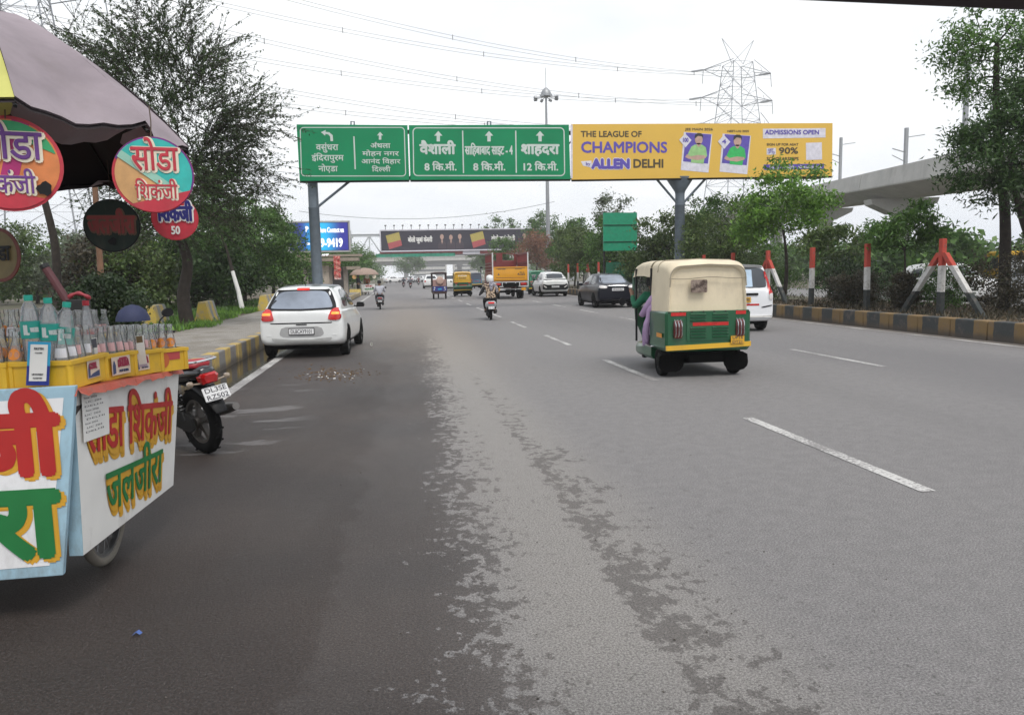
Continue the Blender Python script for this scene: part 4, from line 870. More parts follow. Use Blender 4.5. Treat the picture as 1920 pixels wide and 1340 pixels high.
def motorbike(label, loc, rz, lean, pl):
    r = thing('motorcycle', label, 'motorcycle', loc, rz); r.rotation_euler = (0, lean, rz)
    moto_wheel(r, 0, .305, .052); moto_wheel(r, 1.27, .305, .044)
    def part(nm, m_, fn, sm=40, bv=0): t = MB(); fn(t); return t.build(nm, m_, r, sm, bv)
    gl = paint('black_paint', (.010, .010, .012), 1, .25, .1)
    part('swing_arm', mat('swing_metal', (.20, .19, .18), .5, .5, dirt=.5), lambda t: [t.tube([(s*.085, 0, .305), (s*.09, .25, .33), (s*.08, .52, .36)], .024, 8) for s in (-1, 1)])
    part('chain_cover', M_DARK, lambda t: t.loft([[(-.105+dx, y, z+dz) for dx, dz in ((-.02, -h), (.012, -h), (.012, h), (-.02, h))] for y, z, h in ((-.07, .31, .05), (0, .31, .085), (.2, .33, .07), (.5, .36, .06))]), 50)
    for s in (-1, 1):
        sh = part('shock_absorber', M_DARK, lambda t: (t.cyl((s*.12, .04, .34), (s*.12, .16, .64), .016), t.cyl((s*.12, .075, .43), (s*.12, .14, .60), .026)))
        t = MB()
        t.tube([(s*.12+.036*math.cos(k*.8), .07+.075*k/50+.0*k, .43+.18*k/50+.036*math.sin(k*.8)*0+.0) if 0 else (s*.12+.034*math.cos(k*.8), .07+.07*k/50+.034*math.sin(k*.8), .42+.19*k/50) for k in range(51)], .006, 5); t.build('spring', M_CHR, sh)
    part('rear_mudguard', M_BLK, lambda t: t.loft([[(w*math.cos(q), y+.0, z+.03*math.sin(q)) for q in [math.pi*k/6 for k in range(7)]] for y, z, w in ((-.40, .43, .055), (-.34, .50, .07), (-.26, .58, .085), (-.12, .64, .09), (.1, .66, .09), (.3, .62, .08))]), 60)
    part('tail_cowl', gl, lambda t: t.loft([[(w*c, y, z+h*s) for c, s in [(math.cos(q), math.sin(q)) for q in [2*math.pi*k/14 for k in range(14)]]] for y, z, w, h in ((-.27, .775, .04, .03), (-.25, .775, .085, .055), (-.12, .765, .115, .075), (.1, .74, .125, .09), (.35, .70, .12, .11), (.5, .66, .10, .12))]), 60)
    part('seat', M_SEAT, lambda t: t.loft([[(w*c, y, z+(h*s if s > 0 else .02*s)) for c, s in [(math.cos(q), math.sin(q)) for q in [2*math.pi*k/16 for k in range(16)]]] for y, z, w, h in ((-.20, .83, .07, .035), (-.14, .83, .115, .06), (.1, .80, .13, .065), (.3, .78, .13, .05), (.55, .78, .11, .04), (.66, .79, .08, .03))]), 70)
    part('fuel_tank', mat('tank_red', (.30, .015, .02), .25, coat=.8), lambda t: t.loft([[(w*c, y, z+h*s) for c, s in [(math.cos(q), math.sin(q)) for q in [2*math.pi*k/14 for k in range(14)]]] for y, z, w, h in ((.6, .79, .07, .05), (.68, .82, .13, .10), (.85, .86, .16, .14), (1.02, .87, .15, .12), (1.1, .86, .08, .06))]), 70)
    part('grab_rail', M_CHR, lambda t: t.tube(catmull([(-.13, .25, .80), (-.14, 0, .85), (-.13, -.2, .88), (-.07, -.28, .885), (.07, -.28, .885), (.13, -.2, .88), (.14, 0, .85), (.13, .25, .80)], 4), .011, 7))
    part('engine', M_STEEL, lambda t: (t.box((0, .68, .36), (.26, .34, .22)), t.cyl((-.15, .60, .33), (.15, .60, .33), .12), t.loft([[(x, y, z) for x, y in ((-.08, .72), (.08, .72), (.08, .9), (-.08, .9))] for z in (.44, .62)])), 40, .01)
    part('frame', M_DARK, lambda t: (t.tube([(0, 1.1, .88), (0, .98, .5), (0, .8, .25), (0, .5, .25)], .022, 8), [t.tube([(s*.09, -.1, .72), (s*.1, .3, .66), (s*.09, .62, .7), (0, 1.08, .86)], .016, 6) for s in (-1, 1)]))
    part('exhaust', mat('exhaust_metal', (.16, .15, .14), .4, .7), lambda t: t.tube([(.12, .85, .3), (.13, .62, .22), (.15, .35, .27), (.155, .1, .33), (.16, -.22, .405), (.16, -.36, .435)], [.02, .022, .045, .055, .052, .035], 14))
    part('fork', M_CHR, lambda t: [t.cyl((s*.08, 1.27, .305), (s*.08, 1.08, .92), .02) for s in (-1, 1)])
    part('handlebar', M_DARK, lambda t: t.tube(catmull([(-.36, .88, 1.03), (-.2, 1.0, 1.04), (0, 1.06, .98), (.2, 1.0, 1.04), (.36, .88, 1.03)], 4), .013, 7))
    part('headlight', M_LENS, lambda t: t.lathe([(.01, 0), (.07, .01), (.085, .05), (.085, .08), (.001, .1)], 16, Matrix.Translation((0, 1.12, .90)) @ Matrix.Rotation(-math.pi/2, 4, 'X')))
    for s in (-1, 1):
        part('mirror', M_BLK, lambda t: (t.tube([(s*.22, .98, 1.04), (s*.28, .97, 1.16), (s*.33, .95, 1.2)], .007, 6), t.sheet(disc(s*.36, 1.22, .055, 16, .04), .94), t.prism(disc(s*.36, 1.22, .058, 16, .043), .945, .965)))
        part('indicator', mat('amber_lens', (.30, .24, .18), .2, coat=.6), lambda t: (t.cyl((s*.08, -.26, .69), (s*.15, -.27, .70), .008), t.lathe([(.001, -.035), (.024, -.02), (.028, .01), (.001, .03)], 12, Matrix.Translation((s*.175, -.27, .705)) @ Matrix.Rotation(math.pi/2, 4, 'X'))))
    part('tail_light', mat('bike_lamp', (.36, .008, .008), .12, coat=.8, var=.3, scale=25), lambda t: t.loft([[(x*k, y, .725+z*k) for x, z in ((-.07, -.045), (.07, -.045), (.085, .02), (.06, .05), (-.06, .05), (-.085, .02))] for y, k in ((-.22, 1), (-.295, 1), (-.315, .7))]), 30)
    part('plate_bracket', M_BLK, lambda t: t.box((0, -.325, .595), (.05, .02, .16), Euler((R(-20), 0, 0))))
    plate(r, 0, 0, 0, .235, .125, pl, M_PLATE, mtx=Matrix.Translation((0, -.36, .60)) @ Matrix.Rotation(R(-22), 4, 'X'))
    part('side_stand', M_DARK, lambda t: t.tube([(-.1, .55, .25), (-.24, .42, .02)], .012, 6))
    part('foot_rest', M_DARK, lambda t: t.cyl((-.25, .45, .33), (.25, .45, .33), .014)); return r
motorbike('black motorcycle with red seat and tail lamp parked beside the soda cart', (-1.80, 7.05, 0), R(43), R(-7), ['DL3SE', 'RZ502'])
SCL = .93
def scooter(label, loc, rz, m_, pl, lit=True, group=None):
    r = thing('scooter', label, 'scooter', loc, rz, group); r.scale = (SCL,)*3
    def part(nm, mm, fn, sm=50): t = MB(); fn(t); return t.build(nm, mm, r, sm)
    for y in (-.03, 1.2):
        w = part('wheel', M_RUB, lambda t: t.loft([[(.045*math.cos(b), y+(.175+.05*math.sin(b))*math.cos(a), .225+(.175+.05*math.sin(b))*math.sin(a)) for b in [2*math.pi*k/8 for k in range(8)]] for a in [2*math.pi*k/24 for k in range(25)]], False, False))
        t = MB(); t.cyl((-.03, y, .225), (.03, y, .225), .13, n=18); t.build('rim', M_RIM, w)
    ell = lambda y, z, w, h, n=14: [(w*math.cos(q), y, z+h*math.sin(q)) for q in [2*math.pi*k/n for k in range(n)]]
    part('rear_body', m_, lambda t: t.loft([ell(-.36, .66, .05, .03), ell(-.33, .64, .13, .08), ell(-.24, .61, .19, .13), ell(-.05, .57, .21, .16), ell(.2, .52, .18, .18), ell(.38, .48, .13, .16)]))
    part('seat', M_BLK, lambda t: t.loft([ell(-.30, .77, .06, .03), ell(-.25, .78, .12, .045), ell(0, .77, .14, .05), ell(.3, .75, .14, .05), ell(.48, .73, .09, .04)]))
    part('grab_rail', M_BLK, lambda t: t.loft([ell(-.40, .80, .08, .02), ell(-.36, .80, .13, .03), ell(-.30, .80, .12, .02)]))
    part('floor_board', M_BLK, lambda t: t.box((0, .62, .32), (.32, .52, .06)))
    part('front_shield', m_, lambda t: t.loft([ell(.9, .35, .17, .08), ell(.95, .55, .20, .20), ell(1.0, .8, .16, .10), ell(1.05, .95, .12, .06)]))
    part('handlebar', M_BLK, lambda t: (t.tube([(-.34, .52+.38, 1.0), (-.1, .98, 1.03), (.1, .98, 1.03), (.34, .90, 1.0)], .018, 8), t.box((0, 1.0, 1.0), (.22, .14, .12))))
    for s in (-1, 1): part('mirror', M_BLK, lambda t: (t.tube([(s*.25, .92, 1.02), (s*.33, .92, 1.18)], .007, 5), t.prism(disc(s*.36, 1.22, .06, 14, .045), .91, .935)))
    part('rear_mudguard', M_BLK, lambda t: t.loft([ell(-.34, .40, .05, .02), ell(-.30, .46, .09, .06), ell(-.1, .47, .15, .12), ell(.2, .42, .15, .14)]))
    part('engine', M_DARK, lambda t: (t.box((-.12, .05, .26), (.10, .40, .16)), t.cyl((-.16, -.03, .25), (-.06, -.03, .25), .11)))
    part('exhaust', M_DARK, lambda t: t.tube([(.15, .3, .25), (.17, -.05, .30), (.17, -.3, .36)], [.04, .06, .05], 10))
    part('tail_light', M_LAMP if not lit else mat('scooter_lamp', (.6, .02, .02), .2, emit=.25), lambda t: t.loft([[(x*k, y, .645+z*k) for x, z in ((-.10, -.03), (.10, -.03), (.12, .03), (-.12, .03))] for y, k in ((-.30, 1), (-.375, 1), (-.39, .8))]))
    plate(r, 0, -.385, .47, .21, .11, pl, M_PLATE, rx=R(-12)); return r
M_SCW = paint('scooter_silver', (.52, .52, .54)); M_SCG = paint('scooter_grey', (.26, .25, .27))
q = G(921, 600); scooter('silver scooter with red tail lamp ridden by the woman in a white helmet', (q.x, q.y+.05, 0), R(-3), M_SCW, ['DL5S', 'CA1128'])
n = NT('printed_cloth'); M_PRINT = n.out(n.mix(n.ramp(n.noise(22, 2, .5), .48, .52), (.05, .03, .025), (.55, .42, .30)), .85)
n = NT('checked_scarf'); M_SCARF = n.out(n.mix(n.ramp(n.noise(30, 2, .5), .46, .54), (.06, .06, .09), (.40, .38, .42)), .85)
M_BTRS = mat('black_trousers', (.012, .012, .014), .85); M_HAIR = mat('black_hair', (.008, .007, .007), .6)
pr = person('woman in a white helmet and brown printed top riding the silver scooter', (q.x, q.y+.05, -.055), R(-3), RIDE, M_PRINT, M_BTRS, M_HAIR, head='none', topname='printed_top', scale=.93)
t = MB(); t.lathe([(.10, -.13), (.128, -.08), (.140, 0), (.132, .06), (.10, .11), (.05, .135), (.001, .142)], 20, Matrix.Translation((0, .12, 1.575))); hm = t.build('helmet', mat('helmet_white', (.74, .74, .74), .25, coat=.6), pr, 70)
t = MB(); t.loft([[(x, .20+y, 1.545+z) for x, y, z in ((-.125, 0, -.03), (-.10, .085, -.035), (0, .115, -.04), (.10, .085, -.035), (.125, 0, -.03))], [(x, .20+y, 1.545+z) for x, y, z in ((-.13, 0, .05), (-.10, .085, .055), (0, .11, .06), (.10, .085, .055), (.13, 0, .05))]], False, False, False); t.build('visor', M_BLK, hm)
skin_mesh('scarf', [[(0, .10, 1.46, .09), (0, .0, 1.40, .10), (.03, -.09, 1.28, .07), (.02, -.13, 1.12, .04)], [(0, .0, 1.40, .10), (.12, .02, 1.37, .08), (.22, -.02, 1.25, .05), (.25, -.05, 1.05, .03)]], M_SCARF, pr)
skin_mesh('black_shawl', [[(-.2, .0, 1.30, .07), (-.28, .03, 1.16, .07), (-.36, .0, 1.04, .06), (-.42, -.04, .97, .02)]], M_BTRS, pr)
t = MB(); t.loft([[(x*k, -.145-.02*z_, .88+.3*z_) for x in (-.1, .1)] + [(x*k, -.12-.02*z_, .88+.3*z_) for x in (.1, -.1)] for z_, k in ((0, 1.9), (.4, 1.6), (.8, 1.3))]); t.build('top_hem', M_PRINT, pr)
SCL = .84; q = G(713, 580); scooter('grey scooter ridden by the man in a white shirt', (q.x, q.y+.05, 0), R(2), M_SCG, ['DL7S', 'BB4410'], lit=False)
person('man in a white shirt riding the grey scooter near the far soda cart', (q.x, q.y+.05, -.05), R(2), RIDE, mat('white_shirt', (.62, .62, .68), .85), mat('grey_trousers', (.04, .04, .05), .85), M_HAIR, topname='shirt', scale=.84)
far = [(757, 539, 'dark motorcycle far ahead, leftmost of the three small riders', 'rider in dark clothes far ahead, leftmost of the three small riders', (.03, .035, .05)), (770, 540.5, 'dark motorcycle far ahead, middle one of the three small riders', 'rider in grey far ahead, middle one of the three small riders', (.10, .10, .12)), (785, 534.5, 'small motorcycle farthest ahead, rightmost of the three small riders', 'rider in dark red farthest ahead, rightmost of the three small riders', (.12, .05, .05))]
sc0 = pr0 = None
for px, py, l1, l2, c in far:
    q = G(px, py)
    if sc0 is None: sc0 = scooter(l1, (q.x, q.y, 0), 0, paint('dark_scooter', (.03, .03, .035)), ['DL', '8S'], False, 'riders far ahead')
    else: o = dup(sc0); o.location = q; tag(o, l1, 'scooter', 'riders far ahead')
    person(l2, (q.x, q.y, -.05), 0, RIDE, mat('far_top_%d' % px, c, .85), M_BTRS, M_HAIR, group='riders far ahead', scale=.84)
# ================================================================== three wheelers
M_AGRN = paint('auto_green', (.003, .078, .028), .5, .4, .3); M_CREAM2 = mat('cream_vinyl', (.66, .57, .41), .62, var=.07, scale=2.5, bump=.6, bscale=5, dirt=.3)
M_AYEL = paint('auto_yellow', (.66, .38, .02), .5, .4, .2); M_SEATD = mat('dark_seat', (.012, .011, .011), .8)
def arch(y, w, zb, zt, r, lean=0, n=6, bul=.0):
    """open arch cross-section from the left foot over the top to the right foot"""
    L = [(-w-bul*.0, y, zb)]+[(-w+lean*k/3, y, zb+(zt-r-zb)*k/3) for k in (1, 2)]
    for k in range(n+1):
        a = math.pi-math.pi/2*k/n; L.append((-w+lean+r+r*math.cos(a), y, zt-r+r*math.sin(a)))
    L.append((0, y, zt+.02)); return L+[(-x, yy, z) for x, yy, z in L[-2::-1]]
def auto_rickshaw(label, loc, rz, hood, low, near=False, back=(), pl=None, group=None):
    r = thing('auto_rickshaw', label, 'auto rickshaw', loc, rz, group)
    def part(nm, mm, fn, sm=35, bv=0, par=None): t = MB(); fn(t); return t.build(nm, mm, par or r, sm, bv)
    # hood: rear cover down to the snap line, roof to the windscreen
    rows = [arch(-1.16, .55, .97, 1.60, .16, .03), arch(-1.20, .58, .97, 1.63, .15, .03), arch(-1.10, .615, .96, 1.69, .13, .035), arch(-.8, .63, .96, 1.72, .12, .035), arch(-.42, .63, .96, 1.73, .12, .035)]
    def hood_fn(t):
        q = catmull
        A = [[q([row[j] for row in rows], 3)[i] for j in range(len(rows[0]))] for i in range(13)]
        t.loft(A, False, False, False)
        m = A[0]; n = len(m); k = 8; V = [m]                 # rear face: rows of points between the two sides
        zz = lambda f: .97+(1.62-.97)*f
        t.add(m, [tuple(range(n))])
    part('hood', hood, hood_fn, 50)
    part('roof', hood, lambda t: t.loft([arch(y, w, z1_, z2, .11, .02) for y, w, z1_, z2 in ((-.43, .632, 1.48, 1.732), (-.1, .63, 1.50, 1.735), (.3, .62, 1.50, 1.72), (.62, .60, 1.48, 1.68), (.80, .57, 1.46, 1.62), (.86, .54, 1.46, 1.58))], False, False, False), 50)
    part('hood_seam', mat('hood_piping', (.30, .26, .19), .7), lambda t: [t.tube([(x, y-.012, z+.004) for x, y, z in row], .009, 5) for row in (arch(-1.205, .585, 1.05, 1.635, .155, .03)[2:-2],)]+[t.tube([(x, y, z+.006) for x, y, z in arch(-.75, .632, 1.45, 1.722, .12, .035)[2:-2]], .006, 5)]+[t.tube([(-.57+1.14*k/10, -1.215-.004*math.sin(k), 1.465-.012*math.sin(k*.9)) for k in range(11)], .007, 5)])
    # lower body
    def low_fn(t):
        ring = lambda y, w, a, b: [(-w, y, a+.05), (-w+.04, y, a), (w-.04, y, a), (w, y, a+.05), (w, y, b-.03), (w-.03, y, b), (-w+.03, y, b), (-w, y, b-.03)]
        t.loft([ring(-1.24, .60, .43, .985), ring(-1.20, .635, .40, .99), ring(-.9, .65, .40, .99), ring(-.50, .65, .40, .98)])
        t.loft([ring(-.50, .63, .22, .46), ring(.0, .62, .20, .40), ring(.5, .60, .20, .36), ring(.72, .50, .22, .40)])
    part('body', low, low_fn, 30)
    part('front_cowl', low, lambda t: t.loft([[(x*w, y+dy, z) for x, dy in ((-1, 0), (-.85, .14), (-.4, .24), (0, .27), (.4, .24), (.85, .14), (1, 0), (.8, -.06), (0, -.08), (-.8, -.06))] for y, z, w in ((.85, .26, .22), (.82, .45, .40), (.76, .75, .54), (.70, .98, .57))]), 50)
    part('windscreen_frame', low, lambda t: [t.tube([(s*.57, .74, .95), (s*.55, .80, 1.55)], .026, 8) for s in (-1, 1)]+[t.cyl((-.55, .8, 1.52), (.55, .8, 1.52), .026)])
    part('windscreen', GLASS, lambda t: t.rect(-.54, .98, .54, 1.50, .80))
    part('seat', M_SEATD, lambda t: (t.box((0, -.55, .62), (1.12, .55, .16)), t.box((0, -.90, .95), (1.15, .12, .7)), t.box((0, .14, .58), (.72, .32, .14)), t.box((0, -.20, .70), (1.15, .03, .62))), 30, .03)
    part('hood_post', M_DARK, lambda t: [t.tube([(s*.61, y, .42), (s*.61, y, 1.62)], .018, 6) for s in (-1, 1) for y in (-.44, .42)])
    part('cab_lining', M_SEATD, lambda t: t.loft([arch(-.44, .60, .96, 1.69, .11, .03), arch(-.40, .60, .96, 1.69, .11, .03)], True, True))
    # rear face furniture
    part('bumper_strip', M_AYEL, lambda t: t.loft([[(x, -1.262+.03*abs(x)**3, .475+dz+.03*x) for x in [-.63+1.26*k/8 for k in range(9)]]+[(x, -1.22, .475+dz+.03*x) for x in [.63-1.26*k/8 for k in range(9)]] for dz in (-.035, .035)]))
    part('engine_door', low, lambda t: (t.prism(rrect(-.33, .56, .40, .965, .03), -1.253, -1.235), [t.box((x, -1.262, z), (.23, .018, .013), Euler((.5, 0, 0))) for x in (-.16, .17) for z in (.61, .655, .70, .745, .85, .895, .94)]), 30)
    part('red_reflector_strip', M_LAMP, lambda t: t.rect(-.24, .775, .29, .825, -1.257))
    part('red_reflector_strip', M_LAMP, lambda t: t.rect(-.56, .925, -.34, .975, -1.252)); part('red_reflector_strip', M_LAMP, lambda t: t.rect(.40, .93, .55, .98, -1.252))
    for s in (-1, 1):
        tl = part('tail_light', mat('auto_lamp', (.10, .018, .016), .25, coat=.5, var=.4, scale=30), lambda t: t.loft([[(s*.46+x*k, y, .73+z*k) for x, z in rrect(-.065, -.13, .065, .13, .03, 3)] for y, k in ((-1.24, 1), (-1.275, 1), (-1.285, .85))]), 30)
        part('lamp_grille', M_CHR, lambda t: [t.tube(catmull([(s*.46+dx, -1.25, .60), (s*.46+dx, -1.305, .65), (s*.46+dx, -1.31, .73), (s*.46+dx, -1.305, .81), (s*.46+dx, -1.25, .87)], 3), .007, 6) for dx in (-.045, 0, .045)], par=tl)
        part('snap_strap', M_DARK, lambda t: [t.box((.1+s*(.08+.17*k)-.1, -1.245, .978), (.018, .012, .022)) for k in range(4)])
    # running gear
    for s in (-1, 1): wheel(r, s*.55, -.80, .215, .12, M_DARK, s)
    w = MB(); w.lathe([(.06, -.05), (.2, -.05), (.21, 0), (.2, .05), (.06, .05)], 20, Matrix.Translation((0, .95, .21)) @ Matrix.Rotation(math.pi/2, 4, 'Y')); w.build('wheel', M_TYRE, r, 40)
    part('underbody', M_UNDER, lambda t: (t.box((0, -.80, .36), (.95, .55, .16)), t.box((.0, -1.1, .30), (.5, .12, .14)), t.cyl((-.5, -.8, .215), (.5, -.8, .215), .04)))
    for s in (-1, 1):
        part('mud_flap', M_UNDER, lambda t: t.prism(round_poly([(s*.30, .36), (s*.66, .36), (s*.68, .16), (s*.60, .08), (s*.38, .08), (s*.30, .18)], 1), -1.06, -1.045))
        part('side_step', M_CHR if near else M_DARK, lambda t: t.box((s*.67, -.62, .445), (.10, .30, .025)), bv=.008)
        part('side_reflector', mat('reflector_orange', (.62, .25, .03), .4), lambda t: t.rect(0, 0, .26, .065, 0) or None).matrix_local = Matrix.Translation((s*.656, -1.12 if s > 0 else -.86, .60)) @ Matrix.Rotation(s*math.pi/2, 4, 'Z')
        part('mirror', M_BLK, lambda t: (t.tube([(s*.58, .80, 1.02), (s*.70, .86, 1.06)], .008, 5), t.prism(disc(s*.74, 1.06, .05, 12, .07), .85, .87)))
    if pl: plate(r, .42, -1.275, .56, .20, .12, pl, M_PLY)
    for nm, mm, x0, z0, x1, z1_, tx in back:
        o = part(nm, mm, lambda t: t.prism(rrect(x0, z0, x1, z1_, .02, 3), -1.232, -1.222))
        for s, x, z, h, wd, m_ in tx: t = MB(); txt(t, s, x, z, h, wd, y=-1.234, emb=.06); t.build('lettering', m_, o)
    return r
n = NT('worn_window'); M_WWIN = n.out(n.mix(n.ramp(n.noise(14, 5, .7), .35, .6), (.05, .028, .02), (.27, .21, .17)), .4)
q = G(1318, 702)
au = auto_rickshaw('auto rickshaw with a cream hood and green body, nearest on the road', (q.x-.015, q.y+.88, 0), R(-3), M_CREAM2, M_AGRN, True, [('rear_window', M_WWIN, -.26, 1.255, -.02, 1.44, [])], ['UP16', 'DT21'])
au.scale = (1.0, 1.02, .99)
p2_ = Matrix.Translation(au.location) @ Matrix.Rotation(R(-3), 4, 'Z')
g1 = mat('green_shirt', (.01, .12, .06), .85); lil = mat('lilac_cloth', (.38, .26, .42), .85)
DRV = dict(SIT); DRV.update(pelvis=(0, 0, .66), chest=(-.03, .10, 1.05), neck=(-.05, .14, 1.22), head=(-.08, .19, 1.35), hp=(.11, .04, .64), kn=(.17, .34, .62), an=(.15, .30, .28), to=(.15, .42, .24), sh=(.19, .10, 1.16), el=(.30, .24, .90), ha=(.26, .50, .90), elL=(-.37, .20, .98), haL=(-.36, .48, 1.20), shL=(-.23, .11, 1.16))
person('driver in a green shirt with his arm out of the cream hooded auto rickshaw', p2_ @ Vector((-.27, .18, 0)), R(-3), DRV, g1, mat('green_trousers', (.01, .09, .05), .85), M_HAIR, topname='shirt')
pas = person('passenger in lilac clothes at the left opening of the cream hooded auto rickshaw', p2_ @ Vector((-.40, -.48, .10)), R(-3), SIT, lil, lil, M_HAIR, topname='kurta')
skin_mesh('dupatta', [[(-.12, -.02, 1.0, .07), (-.24, .02, .86, .06), (-.25, .03, .72, .05), (-.29, .03, .66, .055), (-.28, .06, .50, .05), (-.26, .08, .36, .03)]], lil, pas)
M_IN = mat('sign_white_letters', (.75, .74, .68), .5)
q = G(869, 556)
a2 = auto_rickshaw('auto rickshaw with a yellow top and green bottom, seen squarely from behind', (q.x, q.y+1.1, 0), R(-2), M_AYEL, M_AGRN, False,
    [('rear_panel', M_AYEL, -.50, 1.0, .50, 1.52, [('INDIA', 0, 1.40, .10, .62, M_IN), ('DL1R 5510', 0, 1.24, .08, .46, M_INK), ('CNG', -.36, 1.24, .05, .12, M_INK)]), ('black_stripe', M_BLK, -.46, 1.12, .46, 1.14, [])])
t = MB(); t.loft([[(x, y, z) for x, y in ((-.66, -1.2), (.66, -1.2), (.66, -.5), (-.66, -.5))] for z in (.44,)]+[[(x, y, .66) for x, y in ((-.66, -1.42), (.66, -1.42), (.66, -.5), (-.66, -.5))]]+[[(x, y, .76) for x, y in ((-.64, -1.40), (.64, -1.40), (.64, -.5), (-.64, -.5))]]); t.build('rear_apron', M_AGRN, a2, bevel=.03)
t = MB()
for k in range(5): t.tube([(-.5, -1.0+.3*k, 1.80), (.5, -1.0+.3*k, 1.80)], .012, 5)
for s in (-.5, .5): t.tube([(s, -1.05, 1.74), (s, -1.05, 1.82), (s, .3, 1.82), (s, .3, 1.74)], .014, 5)
t.build('roof_rack', M_DARK, a2)
a2.scale = (1.02, 1.02, 1.02)
q = G(1008, 552); o = auto_rickshaw('all green auto rickshaw half hidden behind the truck', (q.x, q.y+1.2, 0), 0, paint('hood_green', (.01, .19, .10), .3, .5), M_AGRN, False, [('rear_window', M_GLS, -.40, 1.22, -.12, 1.46, []), ('rear_window', M_GLS, .0, 1.22, .28, 1.46, [])])
q = G(893, 541); auto_rickshaw('small blue auto rickshaw far ahead, right of the green yellow one', (q.x, q.y+1, 0), 0, mat('far_blue_hood', (.06, .08, .12), .7), paint('far_blue', (.05, .17, .25)), False)
# ---- e-rickshaw
q = G(824, 560); er = thing('electric_rickshaw', 'dark maroon electric rickshaw with blue tail panel and round spare wheel cover', 'electric rickshaw', (q.x+.0, q.y+.3, 0), 0)
def part(nm, mm, fn, sm=35, bv=0, par=None): t = MB(); fn(t); return t.build(nm, mm, par or er, sm, bv)
M_MAR = paint('maroon_frame', (.035, .012, .012), .3, .5)
part('frame', M_MAR, lambda t: [t.box((s*.46, y, 1.08), (.05, .05, 1.3)) for s in (-1, 1) for y in (-.95, -.1, .75)]+[t.box((0, y, 1.66), (.97, .05, .05)) for y in (-.95, .75)])
part('roof', M_MAR, lambda t: t.loft([[(-.5, y, z-.03), (.5, y, z-.03), (.5, y, z), (.3, y, z+.04), (-.3, y, z+.04), (-.5, y, z)] for y, z in ((-1.02, 1.70), (-.2, 1.74), (.85, 1.70))]), 50)
bp_ = part('tail_panel', paint('tail_blue', (.02, .035, .22)), lambda t: t.prism(rrect(-.45, .52, .45, .82, .03), -1.02, -.90))
for s in (-1, 1):
    part('tail_light', M_LENS, lambda t: (t.lathe([(.001, 0), (.05, .004), (.05, .03)], 12, Matrix.Translation((s*.33, -1.045, .74)) @ Matrix.Rotation(-math.pi/2, 4, 'X')), t.lathe([(.001, 0), (.04, .004), (.04, .03)], 12, Matrix.Translation((s*.36, -1.045, .62)) @ Matrix.Rotation(-math.pi/2, 4, 'X'))))
    part('side_panel', M_MAR, lambda t: t.box((s*.47, -.1, .66), (.04, 1.7, .30)))
    wheel(er, s*.40, -.72, .20, .10, M_DARK, s)
t = MB(); t.rect(-.12, .60, .12, .70, -1.023); t.build('number_plate', M_CYAN, bp_)
part('lower_tail', M_MAR, lambda t: (t.box((0, -.94, .42), (.90, .12, .16)), t.box((0, -.1, .40), (.9, 1.7, .12))))
part('curtain', mat('rose_vinyl', (.36, .22, .20), .7, dirt=.3), lambda t: t.rect(-.44, .84, .44, 1.28, -.93))
part('spare_wheel_cover', mat('cover_rose', (.52, .36, .30), .6), lambda t: t.lathe([(.001, .08), (.16, .08), (.235, .05), (.25, 0), (.25, -.05)], 24, Matrix.Translation((.04, -.98, 1.22)) @ Matrix.Rotation(math.pi/2, 4, 'X')))
part('seat', M_SEATD, lambda t: (t.box((0, -.5, .75), (.86, .4, .12)), t.box((0, -.85, 1.0), (.86, .08, .45)), t.box((0, .35, .75), (.8, .3, .12))))
part('front_wheel', M_TYRE, lambda t: t.lathe([(.05, -.04), (.19, -.04), (.2, 0), (.19, .04), (.05, .04)], 16, Matrix.Translation((0, 1.0, .2)) @ Matrix.Rotation(math.pi/2, 4, 'Y')))
part('front_cowl', M_MAR, lambda t: t.box((0, .9, .75), (.7, .2, .75), taper=.8), bv=.03)
# ---- truck
q = G(957, 562); tk = thing('truck', 'small truck with yellow tailgate and maroon slatted cargo body', 'truck', (6.78, 46.2, 0), R(-1))
M_TMAR = paint('truck_maroon', (.17, .022, .022), .2, .5, .25); M_TYEL = paint('truck_yellow', (.70, .32, .01), .3, .4, .15); M_TWH = paint('truck_white', (.62, .62, .62), .2, .5, .3)
def part(nm, mm, fn, sm=30, bv=0, par=None): t = MB(); fn(t); return t.build(nm, mm, par or tk, sm, bv)
Y0 = -.6; Y1 = 3.9; HW = 1.08
tg = part('tailgate', M_TYEL, lambda t: (t.box((0, Y0, 1.56), (2*HW, .06, .84)), t.box((0, Y0-.035, 1.24), (2*HW, .03, .05)), t.box((0, Y0-.035, 1.94), (2*HW, .03, .05))), bv=.006)
t = MB(); [txt(t, s, x, z, h, wd, y=Y0-.034, emb=.05) for s, x, z, h, wd in (('GOODS CARRIER', -.55, 1.81, .05, .5), ('STOP', .5, 1.81, .05, .4), ('DL1L', .72, 1.58, .08, .3), ('AA8842', .72, 1.46, .08, .36))]
for s in (-.80, .42): t.sheet([(s, 1.48), (s+.13, 1.48), (s+.065, 1.61)], Y0-.034)
for z in (1.30, 1.87): t.rect(-.9, z, .9, z+.025, Y0-.034)
t.build('lettering', M_INK, tg)
for s in (-1, 1):
    part('corner_post', M_TWH, lambda t: t.box((s*(HW+.01), Y0-.02, 1.98), (.07, .07, 1.75)))
    part('side_cage', M_TMAR, lambda t: (t.box((s*HW, (Y0+Y1)/2, 1.42), (.05, Y1-Y0-.1, .62)), [t.box((s*HW, (Y0+Y1)/2, z), (.05, Y1-Y0-.1, .10)) for z in (1.86, 2.04, 2.24, 2.82)], [t.box((s*(HW+.0), Y0+.2+.42*k, 2.25), (.06, .05, 1.2)) for k in range(11)]))
part('cargo_floor', M_TMAR, lambda t: t.box((0, (Y0+Y1)/2, 1.12), (2*HW-.1, Y1-Y0-.1, .08)))
